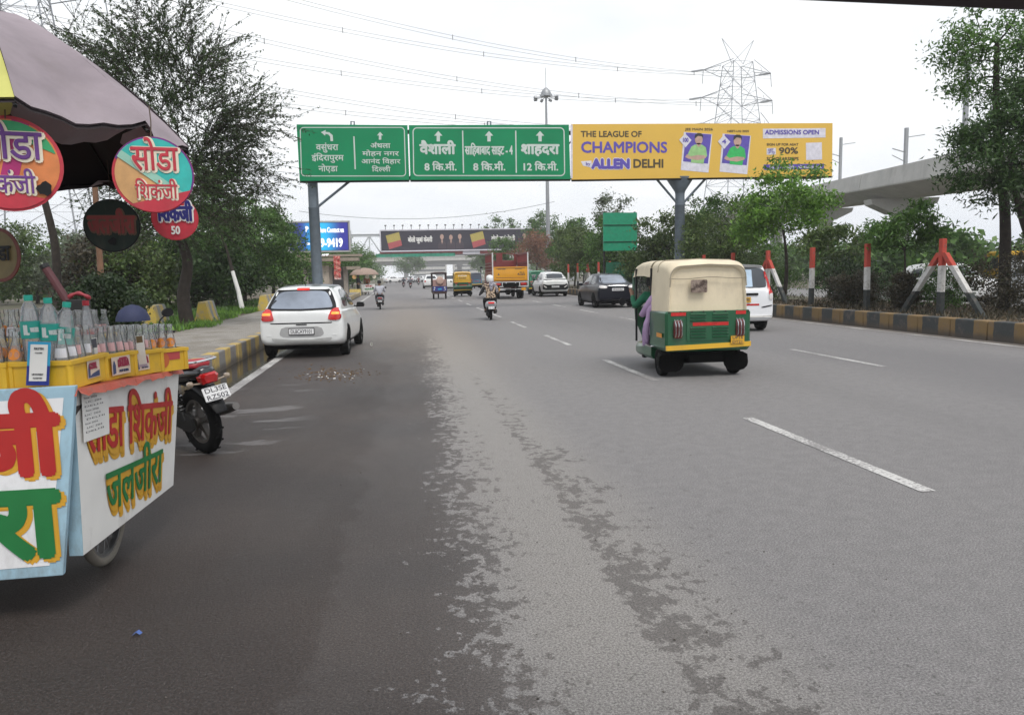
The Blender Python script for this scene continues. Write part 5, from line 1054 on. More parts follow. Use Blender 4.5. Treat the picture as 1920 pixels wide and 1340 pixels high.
part('head_board', M_TMAR, lambda t: (t.box((0, Y1, 1.72), (2*HW-.1, .06, 1.2)), t.box((-.15, Y1-.02, 2.45), (.42, .07, 1.0)), t.loft([[(x, Y1+dy, z+2.82+.14*(1-(x/HW)**2)) for x in [-HW+2*HW*k/8 for k in range(9)]]+[(x, Y1+dy, z+2.76+.14*(1-(x/HW)**2)) for x in [HW-2*HW*k/8 for k in range(9)]] for z, dy in ((0, -.04), (0, .04))]), t.box((-.95, Y1, 2.5), (.2, .06, .7)), t.box((.95, Y1, 2.5), (.2, .06, .7))))
part('bumper_frame', M_TWH, lambda t: [t.box((0, Y0-.04, z), (2*HW+.02, .08, .05)) for z in (1.05, .78)]+[t.box((x, Y0-.04, .92), (.05, .08, .3)) for x in (-HW, -.52, -.28, .30, .55, HW)], bv=.005)
for s in (-1, 1):
    part('tail_light', M_LAMP, lambda t: t.box((s*.80, Y0-.03, .93), (.36, .06, .14)), bv=.01); part('mud_flap_plate', M_TYEL, lambda t: t.box((s*.80, Y0-.02, .62), (.27, .04, .17)))
part('under_beam', M_TWH, lambda t: t.box((0, Y0-.02, .62), (1.3, .06, .05)))
part('chassis', M_UNDER, lambda t: (t.box((0, 2.2, .85), (.9, 6.2, .24)), t.box((0, Y0+.08, .92), (2*HW-.2, .05, .22)), t.cyl((-.8, .75, .44), (.8, .75, .44), .07), t.lathe([(.05, -.2), (.2, -.1), (.2, .1), (.05, .2)], 12, Matrix.Translation((0, .75, .44)) @ Matrix.Rotation(math.pi/2, 4, 'Y'))))
for s in (-1, 1):
    for x in (.86, .66): wheel(tk, s*x, .75, .42, .19, M_DARK, s)
    wheel(tk, s*.84, 4.7, .42, .2, M_DARK, s); mirror(tk, s*1.12, 5.2, 2.0, M_BLK, s)
part('cab', M_TMAR, lambda t: t.loft([[(-1.0, y, a), (1.0, y, a), (1.0, y, b), (.9, y, c), (-.9, y, c), (-1.0, y, b)] for y, a, b, c in ((4.0, .6, 1.6, 2.45), (5.2, .6, 1.6, 2.45), (5.65, .55, 1.5, 1.75), (5.7, .55, 1.3, 1.5))]), 30, .03)
part('windscreen', M_GLS, lambda t: t.box((0, 5.42, 2.05), (1.7, .04, .6), Euler((.55, 0, 0))))
# ---- far soda cart by the left kerb with its vendor
fc = thing('soda_cart', 'far soda cart with a round dusty brown umbrella and yellow crates by the left kerb', 'cart', (-2.95, 66, 0)); fc.scale = (.85,)*3
def part(nm, mm, fn, sm=30, bv=0, par=None): t = MB(); fn(t); return t.build(nm, mm, par or fc, sm, bv)
part('body', M_WHT, lambda t: t.box((.35, 0, .68), (1.3, 1.2, .75)), bv=.01)
t = MB(); txt(t, 'सोडा', .45, .80, .16, .7, emb=.07, y=-.605); t.build('lettering', M_RED, fc); t = MB(); txt(t, 'जलजीरा', .45, .48, .16, .9, emb=.07, y=-.605); t.build('lettering', M_GRN, fc)
part('umbrella', mat('far_umbrella', (.30, .22, .18), .9), lambda t: t.lathe([(1.45, 2.02), (1.42, 2.15), (1.1, 2.45), (.6, 2.66), (.001, 2.74)], 20, cap=False), 50); part('pole', M_DARK, lambda t: t.cyl((0, 0, 0), (0, 0, 2.7), .03))
for k, s in enumerate((-.95, 1.0, .3)): part('round_sign', M_CREAM if k else M_SAND, lambda t: t.prism(disc(s, 1.82, .2, 20), -1.05+.2*k, -1.03+.2*k))
for k in range(5): part('wheel', M_RUB, lambda t: t.lathe([(.2, -.02), (.26, -.02), (.26, .02), (.2, .02)], 20, Matrix.Translation((-.25 if k % 2 else .95, .3*(k//2)-.4, .26)) @ Matrix.Rotation(math.pi/2, 4, 'Y'))) if k < 2 else None
fcr = crate_mesh(.42, .36, .26).build('bottle_crate', mat('far_crate_yellow', (.66, .50, .16), .6), None, bevel=.004); fcr.location = (-3.9, 64.2, 0); tag(fcr, 'pale yellow ground crate left of the far soda cart, bottom of the left stack', 'crate', 'crates at the far cart')
for (x, y, z), lb in (((-3.9, 64.2, .27), 'pale yellow crate on top of the left stack beside the far soda cart'), ((-3.45, 64.1, 0), 'pale yellow crate on the ground, bottom of the stack nearer the far soda cart'), ((-3.45, 64.1, .27), 'pale yellow crate on top of the stack nearer the far soda cart')):
    o = fcr.copy(); COL.objects.link(o); o.location = (x, y, z); tag(o, lb, 'crate', 'crates at the far cart')
STAND = dict(pelvis=(0, 0, .95), chest=(0, .02, 1.28), neck=(0, .02, 1.47), head=(0, .05, 1.60), sh=(.19, .02, 1.40), el=(.25, .05, 1.12), ha=(.22, .25, .98), hp=(.10, 0, .92), kn=(.11, .03, .50), an=(.11, 0, .10), to=(.12, .14, .05))
person('vendor in dark clothes standing at the far soda cart under its umbrella', (-3.5, 65.6, 0), R(-60), STAND, mat('vendor_shirt', (.03, .03, .05), .85), M_BTRS, M_HAIR)
person('customer in an orange shirt standing behind the far soda cart', (-2.8, 67.2, 0), R(170), STAND, mat('orange_shirt', (.45, .16, .08), .85), M_BTRS, M_HAIR)
# ================================================================== the overhead signs
M_SGRN = mat('sign_sheet_green', (.004, .21, .085), .6, var=.10, scale=.7, spec=.25); M_SWH = mat('sign_sheet_white', (.50, .56, .52), .4, var=.08, scale=3)
M_POLE = mat('pole_grey_blue', (.13, .16, .19), .5, .2, dirt=.25); M_BYEL = mat('banner_yellow', (.66, .41, .06), .5, var=.05, scale=.5)
M_VIO = mat('banner_violet', (.095, .065, .36), .5); M_BRN = mat('banner_brown', (.07, .05, .02), .5); M_PALE = mat('banner_pale', (.62, .60, .66), .5)
GY = 32.9
ga = thing('sign_gantry', 'steel gantry with two round grey posts carrying the overhead boards across the road', 'gantry')
def part(nm, mm, fn, sm=40, bv=0, par=None): t = MB(); fn(t); return t.build(nm, mm, par or ga, sm, bv)
for x, zt_ in ((-3.50, 7.6), (12.93, 7.8)):
    o = part('post', M_POLE, lambda t: t.lathe([(.26, 0), (.235, .05), (.225, 4.5), (.232, 4.51), (.232, 4.56), (.215, 4.57), (.20, zt_)], 20, Matrix.Translation((x, GY+.55, 0))))
    part('flange', M_POLE, lambda t: (t.lathe([(.42, 0), (.42, .04), (.26, .05)], 16, Matrix.Translation((x, GY+.55, .3))), [t.box((x+.22*math.cos(a), GY+.55+.22*math.sin(a), .5), (.2 if abs(math.sin(a)) < .5 else .02, .02 if abs(math.sin(a)) < .5 else .2, .4), taper=.4) for a in (0, 1.57, 3.14, 4.71)]), par=o)
part('post_collar', M_POLE, lambda t: t.lathe([(.22, 5.05), (.24, 5.15), (.62, 5.72), (.62, 5.78), (.2, 5.78)], 12, Matrix.Translation((12.93, GY+.55, 0))))
for x0, z0, x1, z1_ in ((-3.3, 4.6, -1.95, 5.62), (12.75, 4.65, 11.75, 5.68), (13.1, 4.65, 14.1, 5.72)): part('brace', M_POLE, lambda t: t.cyl((x0, GY+.5, z0), (x1, GY+.35, z1_), .055, n=8))
part('truss_beam', M_DARK, lambda t: [t.box((8.05, GY+.45+dy, z), (24.0, .10, .10)) for dy in (0, .35) for z in (5.78, 7.75)]+[t.cyl((-3.9+1.5*k, GY+.45, 5.78 if k % 2 else 7.75), (-2.4+1.5*k, GY+.45, 7.75 if k % 2 else 5.78), .03, n=5) for k in range(16)])
def c5(x, y): return D(540+x/3.556, 220+y/3.556, GY)
def c6(x, y): return D(1060+x/3.692, 220+y/3.692, GY)
class Sheet:                                             # a board in the plane y = GY, drawn through crop coordinates
    def __init__(s, root, fn): s.r, s.fn = root, fn
    def pts(s, P): return [(q.x, q.z) for q in (s.fn(*p) for p in P)]
    def poly(s, nm, m, polys, lv, par=None):
        t = MB()
        for P in polys: t.sheet(s.pts(P), GY-.012-.004*lv)
        return t.build(nm, m, par or s.r)
    def line(s, nm, m, items, lv, par=None):
        for st, x, head, base, w, al, emb in items:
            t = MB()
            a, b = s.fn(x, base), s.fn(x, head); w0 = (s.fn(x+w, base)-s.fn(x, base)).length if w else None
            sl = (s.fn(x+60, base).z-a.z)/(s.fn(x+60, base).x-a.x); u = MB(); txt(u, st, 0, 0, (b-a).z, w0, al, emb=emb, y=GY-.012-.004*lv)
            t.add([(a.x+p[0], p[1], a.z+p[2]+sl*p[0]) for p in u.v], u.f); t.build(nm, m, par or s.r)
def board(nm, label, quad, m, fn, cat='sign'):
    P = [D(*p, GY) for p in quad]; r = thing(nm, label, cat); t = MB(); t.prism([(p.x, p.z) for p in P], GY-.01, GY+.10); t.build('board', m, r)
    t = MB(); t.tube([(P[0].x, GY+.05, P[0].z-.03), (P[1].x, GY+.05, P[1].z-.03)], .05, 4); t.build('bottom_rail', M_DARK, r); return Sheet(r, fn)
def frame_poly(x0, y0, x1, y1, r, w, sk=0):
    o = rrect(x0, y0, x1, y1, r, 6); i_ = rrect(x0+w, y0+w, x1-w, y1-w, r-w, 6); n = len(o)
    f = lambda p: (p[0]+sk*(p[1]-y0), p[1]); return [[f(o[k]), f(o[(k+1) % n]), f(i_[(k+1) % n]), f(i_[k])] for k in range(n)]
uparrow = lambda x, y, s=1: [[(x, y-36*s), (x+28*s, y-4*s), (x+11*s, y-4*s), (x+11*s, y+34*s), (x-11*s, y+34*s), (x-11*s, y-4*s), (x-28*s, y-4*s)]]
b1 = board('direction_sign', 'green overhead direction sign with a left turn arrow and seven white place names', [(562, 339.5), (767.5, 337.5), (764, 235), (556, 233.5)], M_SGRN, c5)
b1.poly('border', M_SWH, frame_poly(78, 66, 778, 395, 26, 6, .03), 1)
b1.poly('arrow', M_SWH, uparrow(614, 125, .75)+[[(220, 100), (252, 86), (250, 98), (275, 101), (298, 120), (301, 160), (284, 160), (281, 128), (268, 115), (249, 112), (248, 124)]], 1)
b1.poly('divider', M_SWH, [[(435, 128), (444, 128), (453, 347), (444, 347)]], 1)
b1.line('lettering', M_SWH, [('वसुंधरा', 262, 183, 220, 146, 'c', .03), ('इंिदरापुरम', 266, 254, 289, 210, 'c', .03), ('नोएडा', 268, 327, 361, 126, 'c', .03), ('अ\u1f7eथला', 616, 176, 205, 132, 'c', .03), ('मोहन नगर', 618, 230, 257, 240, 'c', .03), ('आनंद िवहार', 620, 282, 309, 258, 'c', .03), ('िद\u1f7fली', 622, 334, 362, 122, 'c', .03)], 1)
b2 = board('direction_sign', 'green overhead direction sign with three upright arrows and distances in kilometres', [(769.5, 337.5), (1069.5, 336), (1066.5, 234), (766.5, 235)], M_SGRN, c5)
b2.poly('border', M_SWH, frame_poly(830, 68, 1843, 393, 30, 7, .015), 1)
b2.poly('arrow', M_SWH, uparrow(1002, 128)+uparrow(1340, 128)+uparrow(1680, 128), 1)
b2.poly('divider', M_SWH, [[(1160, 90), (1168, 90), (1174, 373), (1166, 373)], [(1514, 90), (1522, 90), (1526, 371), (1518, 371)]], 1)
b2.line('lettering', M_SWH, [('वैशाली', 998, 184, 244, 232, 'c', .07), ('सािहबाबाद साइट - 4', 1340, 196, 248, 314, 'c', .04), ('शाहदरा', 1680, 184, 244, 250, 'c', .07), ('8 िक.मी.', 1018, 313, 354, 214, 'c', .05), ('8 िक.मी.', 1343, 313, 354, 214, 'c', .05), ('12 िक.मी.', 1681, 313, 354, 242, 'c', .05)], 1)
for px in (661, 917): part('lifting_loop', M_POLE, lambda t: t.tube([D(px-3, 236, GY+.1), D(px-3, 228, GY+.1), D(px+3, 228, GY+.1), D(px+3, 236, GY+.1)], .035, 5))
b3 = board('billboard', 'yellow overhead billboard THE LEAGUE OF CHAMPIONS with two student portraits', [(1072, 337), (1560, 330), (1561, 231), (1071, 233)], M_BYEL, c6, 'billboard')
b3.poly('pale_edge', M_PALE, [[(36, 52), (50, 52), (50, 422), (36, 424)]], 1)
b3.line('lettering', M_BRN, [('THE LEAGUE OF', 107, 97, 136, 421, 'l', .045), ('DELHI', 467, 292, 348, 214, 'l', .055), ('JEE MAIN 2026', 830, 76, 92, 190, 'l', .05), ('NEET-UG 2025', 1120, 90, 104, 150, 'l', .05), ('SIGN UP FOR ASAT', 1392, 181, 197, 220, 'l', .05), ('90%', 1476, 211, 252, 134, 'l', .06), ('SCHOLARSHIPS', 1392, 277, 299, 222, 'l', .05)], 1)
b3.line('lettering', M_VIO, [('CHAMPIONS', 107, 172, 244, 598, 'l', .045)], 1)
for q in ([(107, 306), (180, 300), (185, 350), (122, 336)], [(1367, 80), (1800, 76), (1800, 141), (1367, 148)], [(1393, 215), (1456, 213), (1456, 258), (1393, 260)], [(1664, 178), (1774, 174), (1776, 293), (1666, 297)]): b3.poly('pale_field', M_PALE, [q], 1)
b3.line('lettering_outline', M_PALE, [('ALLEN', 184, 292, 352, 262, 'l', .20)], 1)
b3.line('lettering', M_VIO, [('ALLEN', 184, 292, 352, 262, 'l', .11), ('by', 140, 312, 333, 33, 'l', .03), ('ADMISSIONS OPEN', 1380, 90, 119, 376, 'l', .05), ('GET', 1400, 219, 233, 40, 'l', .04), ('UP TO', 1400, 238, 252, 48, 'l', .04)], 3)
b3.poly('blue_strip', M_VIO, [[(1372, 328), (1790, 322), (1790, 358), (1372, 364)]], 1)
b3.line('lettering', M_PALE, [('95136 88900', 1410, 337, 356, 170, 'l', .06), ('allen.ac.in/delhi', 1610, 333, 352, 165, 'l', .06)], 2)
M_SKP = mat('print_skin', (.46, .30, .24), .5); M_HRP = mat('print_hair', (.02, .02, .025), .5); M_G1 = mat('print_light_green', (.28, .50, .20), .5); M_G2 = mat('print_green', (.03, .42, .10), .5)
for ox, oy, gm, tg_ in ((0, 0, M_G1, '100'), (268, 11, M_G2, '4')):
    S = lambda P: [(x+ox, y+oy) for x, y in P]
    o = b3.poly('portrait_card', M_PALE, [S([(820, 103), (1016, 118), (990, 384), (798, 366)])], 1)
    b3.poly('card_field', M_VIO, [S([(834, 107), (1010, 120), (986, 322), (814, 306)])], 2, o)
    b3.poly('shirt', gm, [S([(870, 205), (895, 190), (945, 190), (972, 210), (980, 270), (962, 285), (955, 322), (868, 314), (870, 280), (846, 258)])], 3, o)
    b3.poly('arms', M_SKP, [S([(842, 255), (866, 272), (915, 262), (968, 266), (972, 282), (918, 298), (850, 288), (828, 276)]), S([(908, 195), (908, 180), (934, 180), (936, 195), (922, 208)]), S([(922+27*math.cos(a), 155+36*math.sin(a)) for a in [2*math.pi*k/18 for k in range(18)]])], 4, o)
    b3.poly('hair', M_HRP, [S([(894, 150), (896, 122), (915, 110), (940, 112), (952, 126), (951, 150), (944, 134), (916, 130)])], 5, o)
    b3.poly('diamond', M_PALE, [S([(828, 114), (872, 160), (830, 210), (786, 158)])], 5, o)
    b3.line('lettering', M_VIO, [(tg_, 829+ox, 145+oy, 172+oy, 30 if tg_ == '4' else 42, 'c', .06)], 6, o)
# ================================================================== things beyond
M_CONC = mat('concrete', (.42, .41, .385), .85, var=.1, scale=.6, bump=.2, bscale=12, dirt=.3); M_CONCD = mat('concrete_dark', (.20, .20, .20), .85, dirt=.3); M_GALV = mat('galvanised', (.30, .31, .32), .5, .6)
# high mast
hm = thing('high_mast_light', 'tall high mast light with a ring of floodlights behind the green sign', 'lamp post', (22.1, 110, 0))
part('mast', M_GALV, lambda t: t.lathe([(.36, 0), (.30, 9), (.22, 18), (.14, 27), (.13, 28.2)], 14), par=hm); part('head_ring', M_GALV, lambda t: (t.lathe([(.3, 26.9), (.75, 27.0), (.75, 27.5), (.5, 27.9), (.2, 28.2)], 14), t.cyl((0, 0, 28), (0, 0, 31), .04)), par=hm)
for k in range(8):
    a = 2*math.pi*k/8+.2; part('floodlight', M_GALV, lambda t: (t.cyl((0, 0, 27.0), (1.6*math.cos(a), 1.6*math.sin(a), 26.8), .05, n=6), t.box((1.65*math.cos(a), 1.65*math.sin(a), 26.75), (.45, .36, .36), Euler((.5, 0, a)))), par=hm)
# led billboard on the left
LY = 53.0
lb_ = thing('led_billboard', 'blue led billboard with white phone digits above a stone shelter by the left kerb', 'billboard')
W2 = lambda x, y: (lambda q: (q.x, q.z))(D(550+x/7.445, 380+y/7.445, LY))
def part2(nm, mm, fn, sm=30, bv=0, par=None): t = MB(); fn(t); return t.build(nm, mm, par or lb_, sm, bv)
x0, z0 = W2(-60, 690); x1, z1_ = W2(775, 262)
part2('cabinet', M_CONCD, lambda t: t.box(((x0+x1)/2, LY+.6, (z0+z1_)/2), (x1-x0, 1.0, z1_-z0)), bv=.02)
part2('frame', mat('led_frame', (.42, .41, .40), .5), lambda t: (t.box(((x0+x1)/2, LY+.05, z1_), (x1-x0+.1, .16, .10)), t.box(((x0+x1)/2, LY+.05, z0), (x1-x0+.1, .16, .10)), t.box((x0, LY+.05, (z0+z1_)/2), (.10, .16, z1_-z0)), t.box((x1, LY+.05, (z0+z1_)/2), (.10, .16, z1_-z0)), [t.box((x1-.02, LY+.3*k+.3, (z0+z1_)/2), (.06, .06, z1_-z0)) for k in range(3)]))
n = NT('led_screen'); gg = n.ramp(n.op('ABSOLUTE', n.op('SUBTRACT', n.x, x1-1.95)), 1.5, 0); c = n.mix(gg, (.03, .03, .22), (.02, .38, .70)); n.put(n.b.inputs['Emission Color'], c); n.b.inputs['Emission Strength'].default_value = .55; M_LED = n.out(c, .4)
sc_ = part2('screen', M_LED, lambda t: t.rect(x0+.1, z0+.08, x1-.1, z1_-.08, LY-.04)); M_LEDW = mat('led_white', (.85, .85, .88), .4, emit=.45)
t = MB(); f2 = lambda s, xr, head, base, w, al: (lambda a, b, c_: txt(t, s, a[0], a[1], b[1]-a[1], w/7.445*LY/1400*1.01 if w else None, al, emb=.06, y=LY-.045))(W2(xr, base), W2(xr, head), 0)
f2('ng Here Contact us', 705, 345, 412, 390, 'r'); f2('19-9419', 692, 500, 612, 340, 'r'); f2('P', 170, 335, 405, 40, 'l'); f2('-', 190, 500, 612, 40, 'l'); t.build('lettering', M_LEDW, sc_)
part2('ledge', mat('shelter_stone', (.30, .25, .20), .8, dirt=.4), lambda t: (t.box(((x0+x1)/2+.3, LY+.7, z0-.28), (x1-x0+.9, 1.5, .16)), t.box(((x0+x1)/2+.2, LY+.7, z0-.55), (x1-x0+.7, 1.5, .22)), t.box((x1+.15, LY+.6, z0-1.15), (.9, 1.2, .22))))
t = MB(); a = W2(365, 742); txt(t, 'RAMP', a[0], a[1], .13, .62, 'l', emb=.08, y=LY-.06, sh=.2); t.build('lettering', M_LEDW, lb_)
M_STN = mat('shelter_pillar', (.42, .37, .32), .85, dirt=.45)
for k, x in enumerate((-6.4, -5.6, -4.75, -3.7)): part2('pillar', M_STN, lambda t: t.box((x, LY+.9, 1.1), (.28, .28, 2.4)), bv=.015)
part2('back_wall', M_CONCD, lambda t: t.box((-5.0, LY+1.4, 1.1), (2.9, .12, 2.3)))
part2('notice_panel', mat('panel_beige', (.50, .43, .36), .8, dirt=.25), lambda t: t.box((-5.05, LY+.62, 1.35), (.52, .06, 2.1)), bv=.01)
part2('arch', M_STN, lambda t: t.loft([[(-5.2+1.3*math.cos(a)*k, LY+y, 2.0+.55*math.sin(a)*k) for a in [math.pi*j/10 for j in range(11)]] for y, k in ((.7, 1), (.7, .85))], False, False, False))
bn = thing('hanging_banner', 'narrow red and white cloth banner hanging on the shelter beside the led billboard', 'banner'); a = W2(560, 745); b = W2(670, 1070)
t = MB(); t.loft([[(a[0]+(.02*math.sin(5*k)), LY-.12+.03*math.sin(3*k), a[1]+(b[1]-a[1])*k/8), (b[0]+.02*math.sin(4*k), LY-.12+.03*math.cos(3*k), a[1]+(b[1]-a[1])*k/8)] for k in range(9)], False, False, False)
n = NT('banner_cloth'); M_BNR = n.out(n.mix(n.ramp(n.op('ADD', n.z, n.op('MULTIPLY', n.noise(9, 3), .8)), 1.75, 2.0), (.52, .50, .48), n.mix(n.ramp(n.noise(8, 3), .45, .55), (.45, .05, .05), (.50, .22, .18))), .8); t.build('cloth', M_BNR, bn)
for x, nm_ in ((-3.0, 'white'), (-2.3, 'grey')): pass
# foot overbridge with its long dark banner
FB = 140.0
fo = thing('foot_overbridge', 'steel truss foot overbridge crossing the road in the distance', 'bridge')
def part3(nm, mm, fn, sm=30, par=None): t = MB(); fn(t); return t.build(nm, mm, par or fo, sm)
M_FOBW = mat('bridge_white', (.50, .52, .54), .6, dirt=.2)
part3('deck', M_FOBW, lambda t: (t.box((12, FB+1.6, 5.35), (44, 3, .35)), t.box((12, FB+.2, 8.9), (44, .25, .3)), t.box((12, FB+1.6, 9.2), (44, 3.2, .12))))
part3('truss', M_FOBW, lambda t: [t.cyl((-9.5+2.2*k, FB+.2, 5.4 if k % 2 else 8.9), (-7.3+2.2*k, FB+.2, 8.9 if k % 2 else 5.4), .13, n=5) for k in range(20)]+[t.cyl((-9.5+4.4*k, FB+.2, 5.4), (-9.5+4.4*k, FB+.2, 8.9), .12, n=5) for k in range(11)])
for x in (-9.2, 16.6, 33): part3('pier', M_FOBW, lambda t: t.box((x, FB+1.2, 2.6), (.7, 1.2, 5.2)))
part3('bridge_sign', mat('strip_red', (.30, .06, .06), .6, var=.3, scale=2), lambda t: t.box((12.5, FB-.02, 5.75), (31.5, .1, .75)))
part3('bridge_sign', mat('strip_green', (.02, .25, .16), .6, var=.3, scale=2), lambda t: t.box((3.2, FB-.12, 5.3), (14.5, .1, .62)))
part3('bridge_sign', M_PALE, lambda t: t.box((13.5, FB-.12, 5.75), (3.2, .1, .9)))
part3('stair_tower', M_FOBW, lambda t: (t.box((-9.5, FB+1.5, 5.5), (2.2, 3, 9)),))
bb = thing('billboard', 'long dark banner with white hindi slogan twice on the distant foot overbridge', 'billboard')
bx0, bx1, bz0, bz1 = -3.1, 28.3, 6.05, 9.85
part3('panel', mat('banner_dark', (.022, .018, .035), .5), lambda t: t.box(((bx0+bx1)/2, FB-.25, (bz0+bz1)/2), (bx1-bx0, .2, bz1-bz0)), par=bb)
part3('frame', M_PALE, lambda t: (t.box(((bx0+bx1)/2, FB-.3, bz1), (bx1-bx0, .3, .22)), t.box(((bx0+bx1)/2, FB-.3, bz0), (bx1-bx0, .3, .22)), t.box((bx0, FB-.3, (bz0+bz1)/2), (.22, .3, bz1-bz0)), t.box((bx1, FB-.3, (bz0+bz1)/2), (.22, .3, bz1-bz0))), par=bb)
for k in range(20): part3('lamp', M_DARK, lambda t: (t.cyl((bx0+1+1.55*k, FB-.3, bz1), (bx0+1+1.55*k, FB-.9, bz1+.75), .05, n=5), t.box((bx0+1+1.55*k, FB-.95, bz1+.8), (.34, .3, .2))), par=bb)
for o_ in (0, 15.4):
    t = MB(); txt(t, 'बोलो जुबां केसरी', bx0+7.2+o_, 7.7, .72, 4.4, 'c', emb=.06, y=FB-.37); t.build('lettering', M_PAPER, bb)
    t = MB(); t.sheet([(bx0+1.0+o_, 8.9), (bx0+1.55+o_, 6.4), (bx0+3.9+o_, 7.1), (bx0+3.4+o_, 9.5)], FB-.37); q = t.build('pack_print', mat('pack_mustard', (.42, .34, .08), .5), bb)
    t = MB(); t.sheet([(bx0+1.3+o_, 7.5), (bx0+1.55+o_, 6.4), (bx0+3.9+o_, 7.1), (bx0+3.68+o_, 8.1)], FB-.375); t.build('pack_band', mat('pack_red', (.40, .07, .08), .5), q)
    for k in range(3):
        x = bx0+11.2+1.65*k+o_; t = MB(); t.sheet(disc(x, 8.55-.12*(k % 2), .34, 14, .48), FB-.38); t.sheet([(x-.1, 8.1), (x+.12, 8.1), (x+.2, 6.5), (x-.16, 6.5)], FB-.38); q = t.build('portrait', M_SKP, bb)
        t = MB(); t.sheet([(x-.75, 6.3), (x-.7, 7.4), (x-.2, 7.95), (x, 7.2), (x+.2, 7.95), (x+.7, 7.4), (x+.75, 6.3)], FB-.39); t.build('dark_suit', mat('suit', (.05, .035, .05), .6), q)
# flyover, hazy
fl = thing('flyover', 'pale concrete flyover crossing far ahead in the haze', 'bridge')
part3('deck', M_CONC, lambda t: (t.box((25, 424, 10.6), (300, 11, 2.2)), t.box((25, 418.4, 12.1), (300, .4, 1.1))), par=fl); part3('girder', M_CONCD, lambda t: t.box((25, 424, 8.4), (300, 8, 2.2)), par=fl)
for x in (-60, -22, 4, 34, 62, 100): part3('pier', M_CONCD, lambda t: (t.box((x, 424, 3.6), (2.4, 2.4, 7.4)), t.box((x, 424, 7.0), (3, 7, .8))), par=fl)
for k, (x, y, w_, h) in enumerate(((-30, 520, 18, 9), (22, 560, 26, 10), (58, 600, 30, 14), (120, 560, 40, 16))):
    o = thing('apartment_block', ['low pale building under the far flyover, left', 'grey building beyond the far flyover behind the traffic', 'tall pale block beyond the flyover behind the truck', 'wide pale block far right behind the median trees'][k], 'building', (x, y, 0))
    part3('wall', M_CONC, lambda t: t.box((0, 0, h/2), (w_, 10, h)), par=o)
    for j in range(int(h//3.2)): part3('window_band', M_GLS, lambda t: t.box((0, -5.02, 1.9+3.2*j), (w_-2, .1, 1.3)), par=o)
# metro viaduct on the right
vi = thing('metro_viaduct', 'elevated concrete metro viaduct climbing behind the trees on the right', 'viaduct')
va, vb = Vector((48.66, 60, 0)), Vector((56.6, 95, 0)); dv = (vb-va).normalized(); nv = Vector((dv.y, -dv.x, 0))
zv = lambda s: 11.3+1.4*s/36
for k in range(-2, 7):
    s0, s1 = k*26-4, k*26+21.9; rg = []
    for s in (s0, s1):
        c = va+dv*s; zt_ = zv(s); rg.append([c+nv*a+Vector((0, 0, zt_+b)) for a, b in ((0, 0), (-.25, -1.75), (-.2, -1.9), (.2, -2.05), (2.5, -2.9), (6.5, -2.9), (8.8, -2.05), (9.2, -1.9), (9.25, -1.75), (9.0, 0), (8.8, 0), (8.6, -1.4), (.4, -1.4), (.2, 0))])
    part3('girder_span', M_CONC, lambda t: t.loft(rg), 20, par=vi)
    c = va+dv*(s0-.1); zt_ = zv(s0)-2.95
    part3('pier', M_CONC, lambda t: (t.lathe([(1.1, -.1), (1.1, zt_-2.2), (1.3, zt_-1.6)], 16, Matrix.Translation(c+nv*4.5)), t.loft([[c+nv*4.5+dv*b+nv*a+Vector((0, 0, z)) for a, b in ((-w_, -1.1), (w_, -1.1), (w_, 1.1), (-w_, 1.1))] for z, w_ in ((zt_-1.7, 1.3), (zt_-.6, 3.6), (zt_, 3.8))])), par=vi)
for px, pt, y in ((1577, 258, 100), (1815, 112, 60), (1700, 240, 76)):
    q = D(px, pt, y); zb = zv((q-va).dot(dv))-1.4; o = thing('catenary_mast', {1577: 'slim catenary mast on the viaduct just right of the yellow billboard', 1815: 'catenary mast behind the crown of the right edge tree', 1700: 'catenary mast on the viaduct between the billboard and the right tree'}[px], 'mast')
    part3('mast', M_GALV, lambda t: t.box((q.x, y, (q.z+zb)/2), (.32, .32, q.z-zb)), par=o); part3('bracket', M_GALV, lambda t: (t.cyl((q.x, y, q.z-2.6), (q.x-1.6, y, q.z-2.2), .06, n=5), t.cyl((q.x, y, q.z-1), (q.x+2.2, y, q.z-.7), .05, n=5), t.cyl((q.x, y, q.z-3.6), (q.x-1.6, y, q.z-2.9), .05, n=5)), par=o)
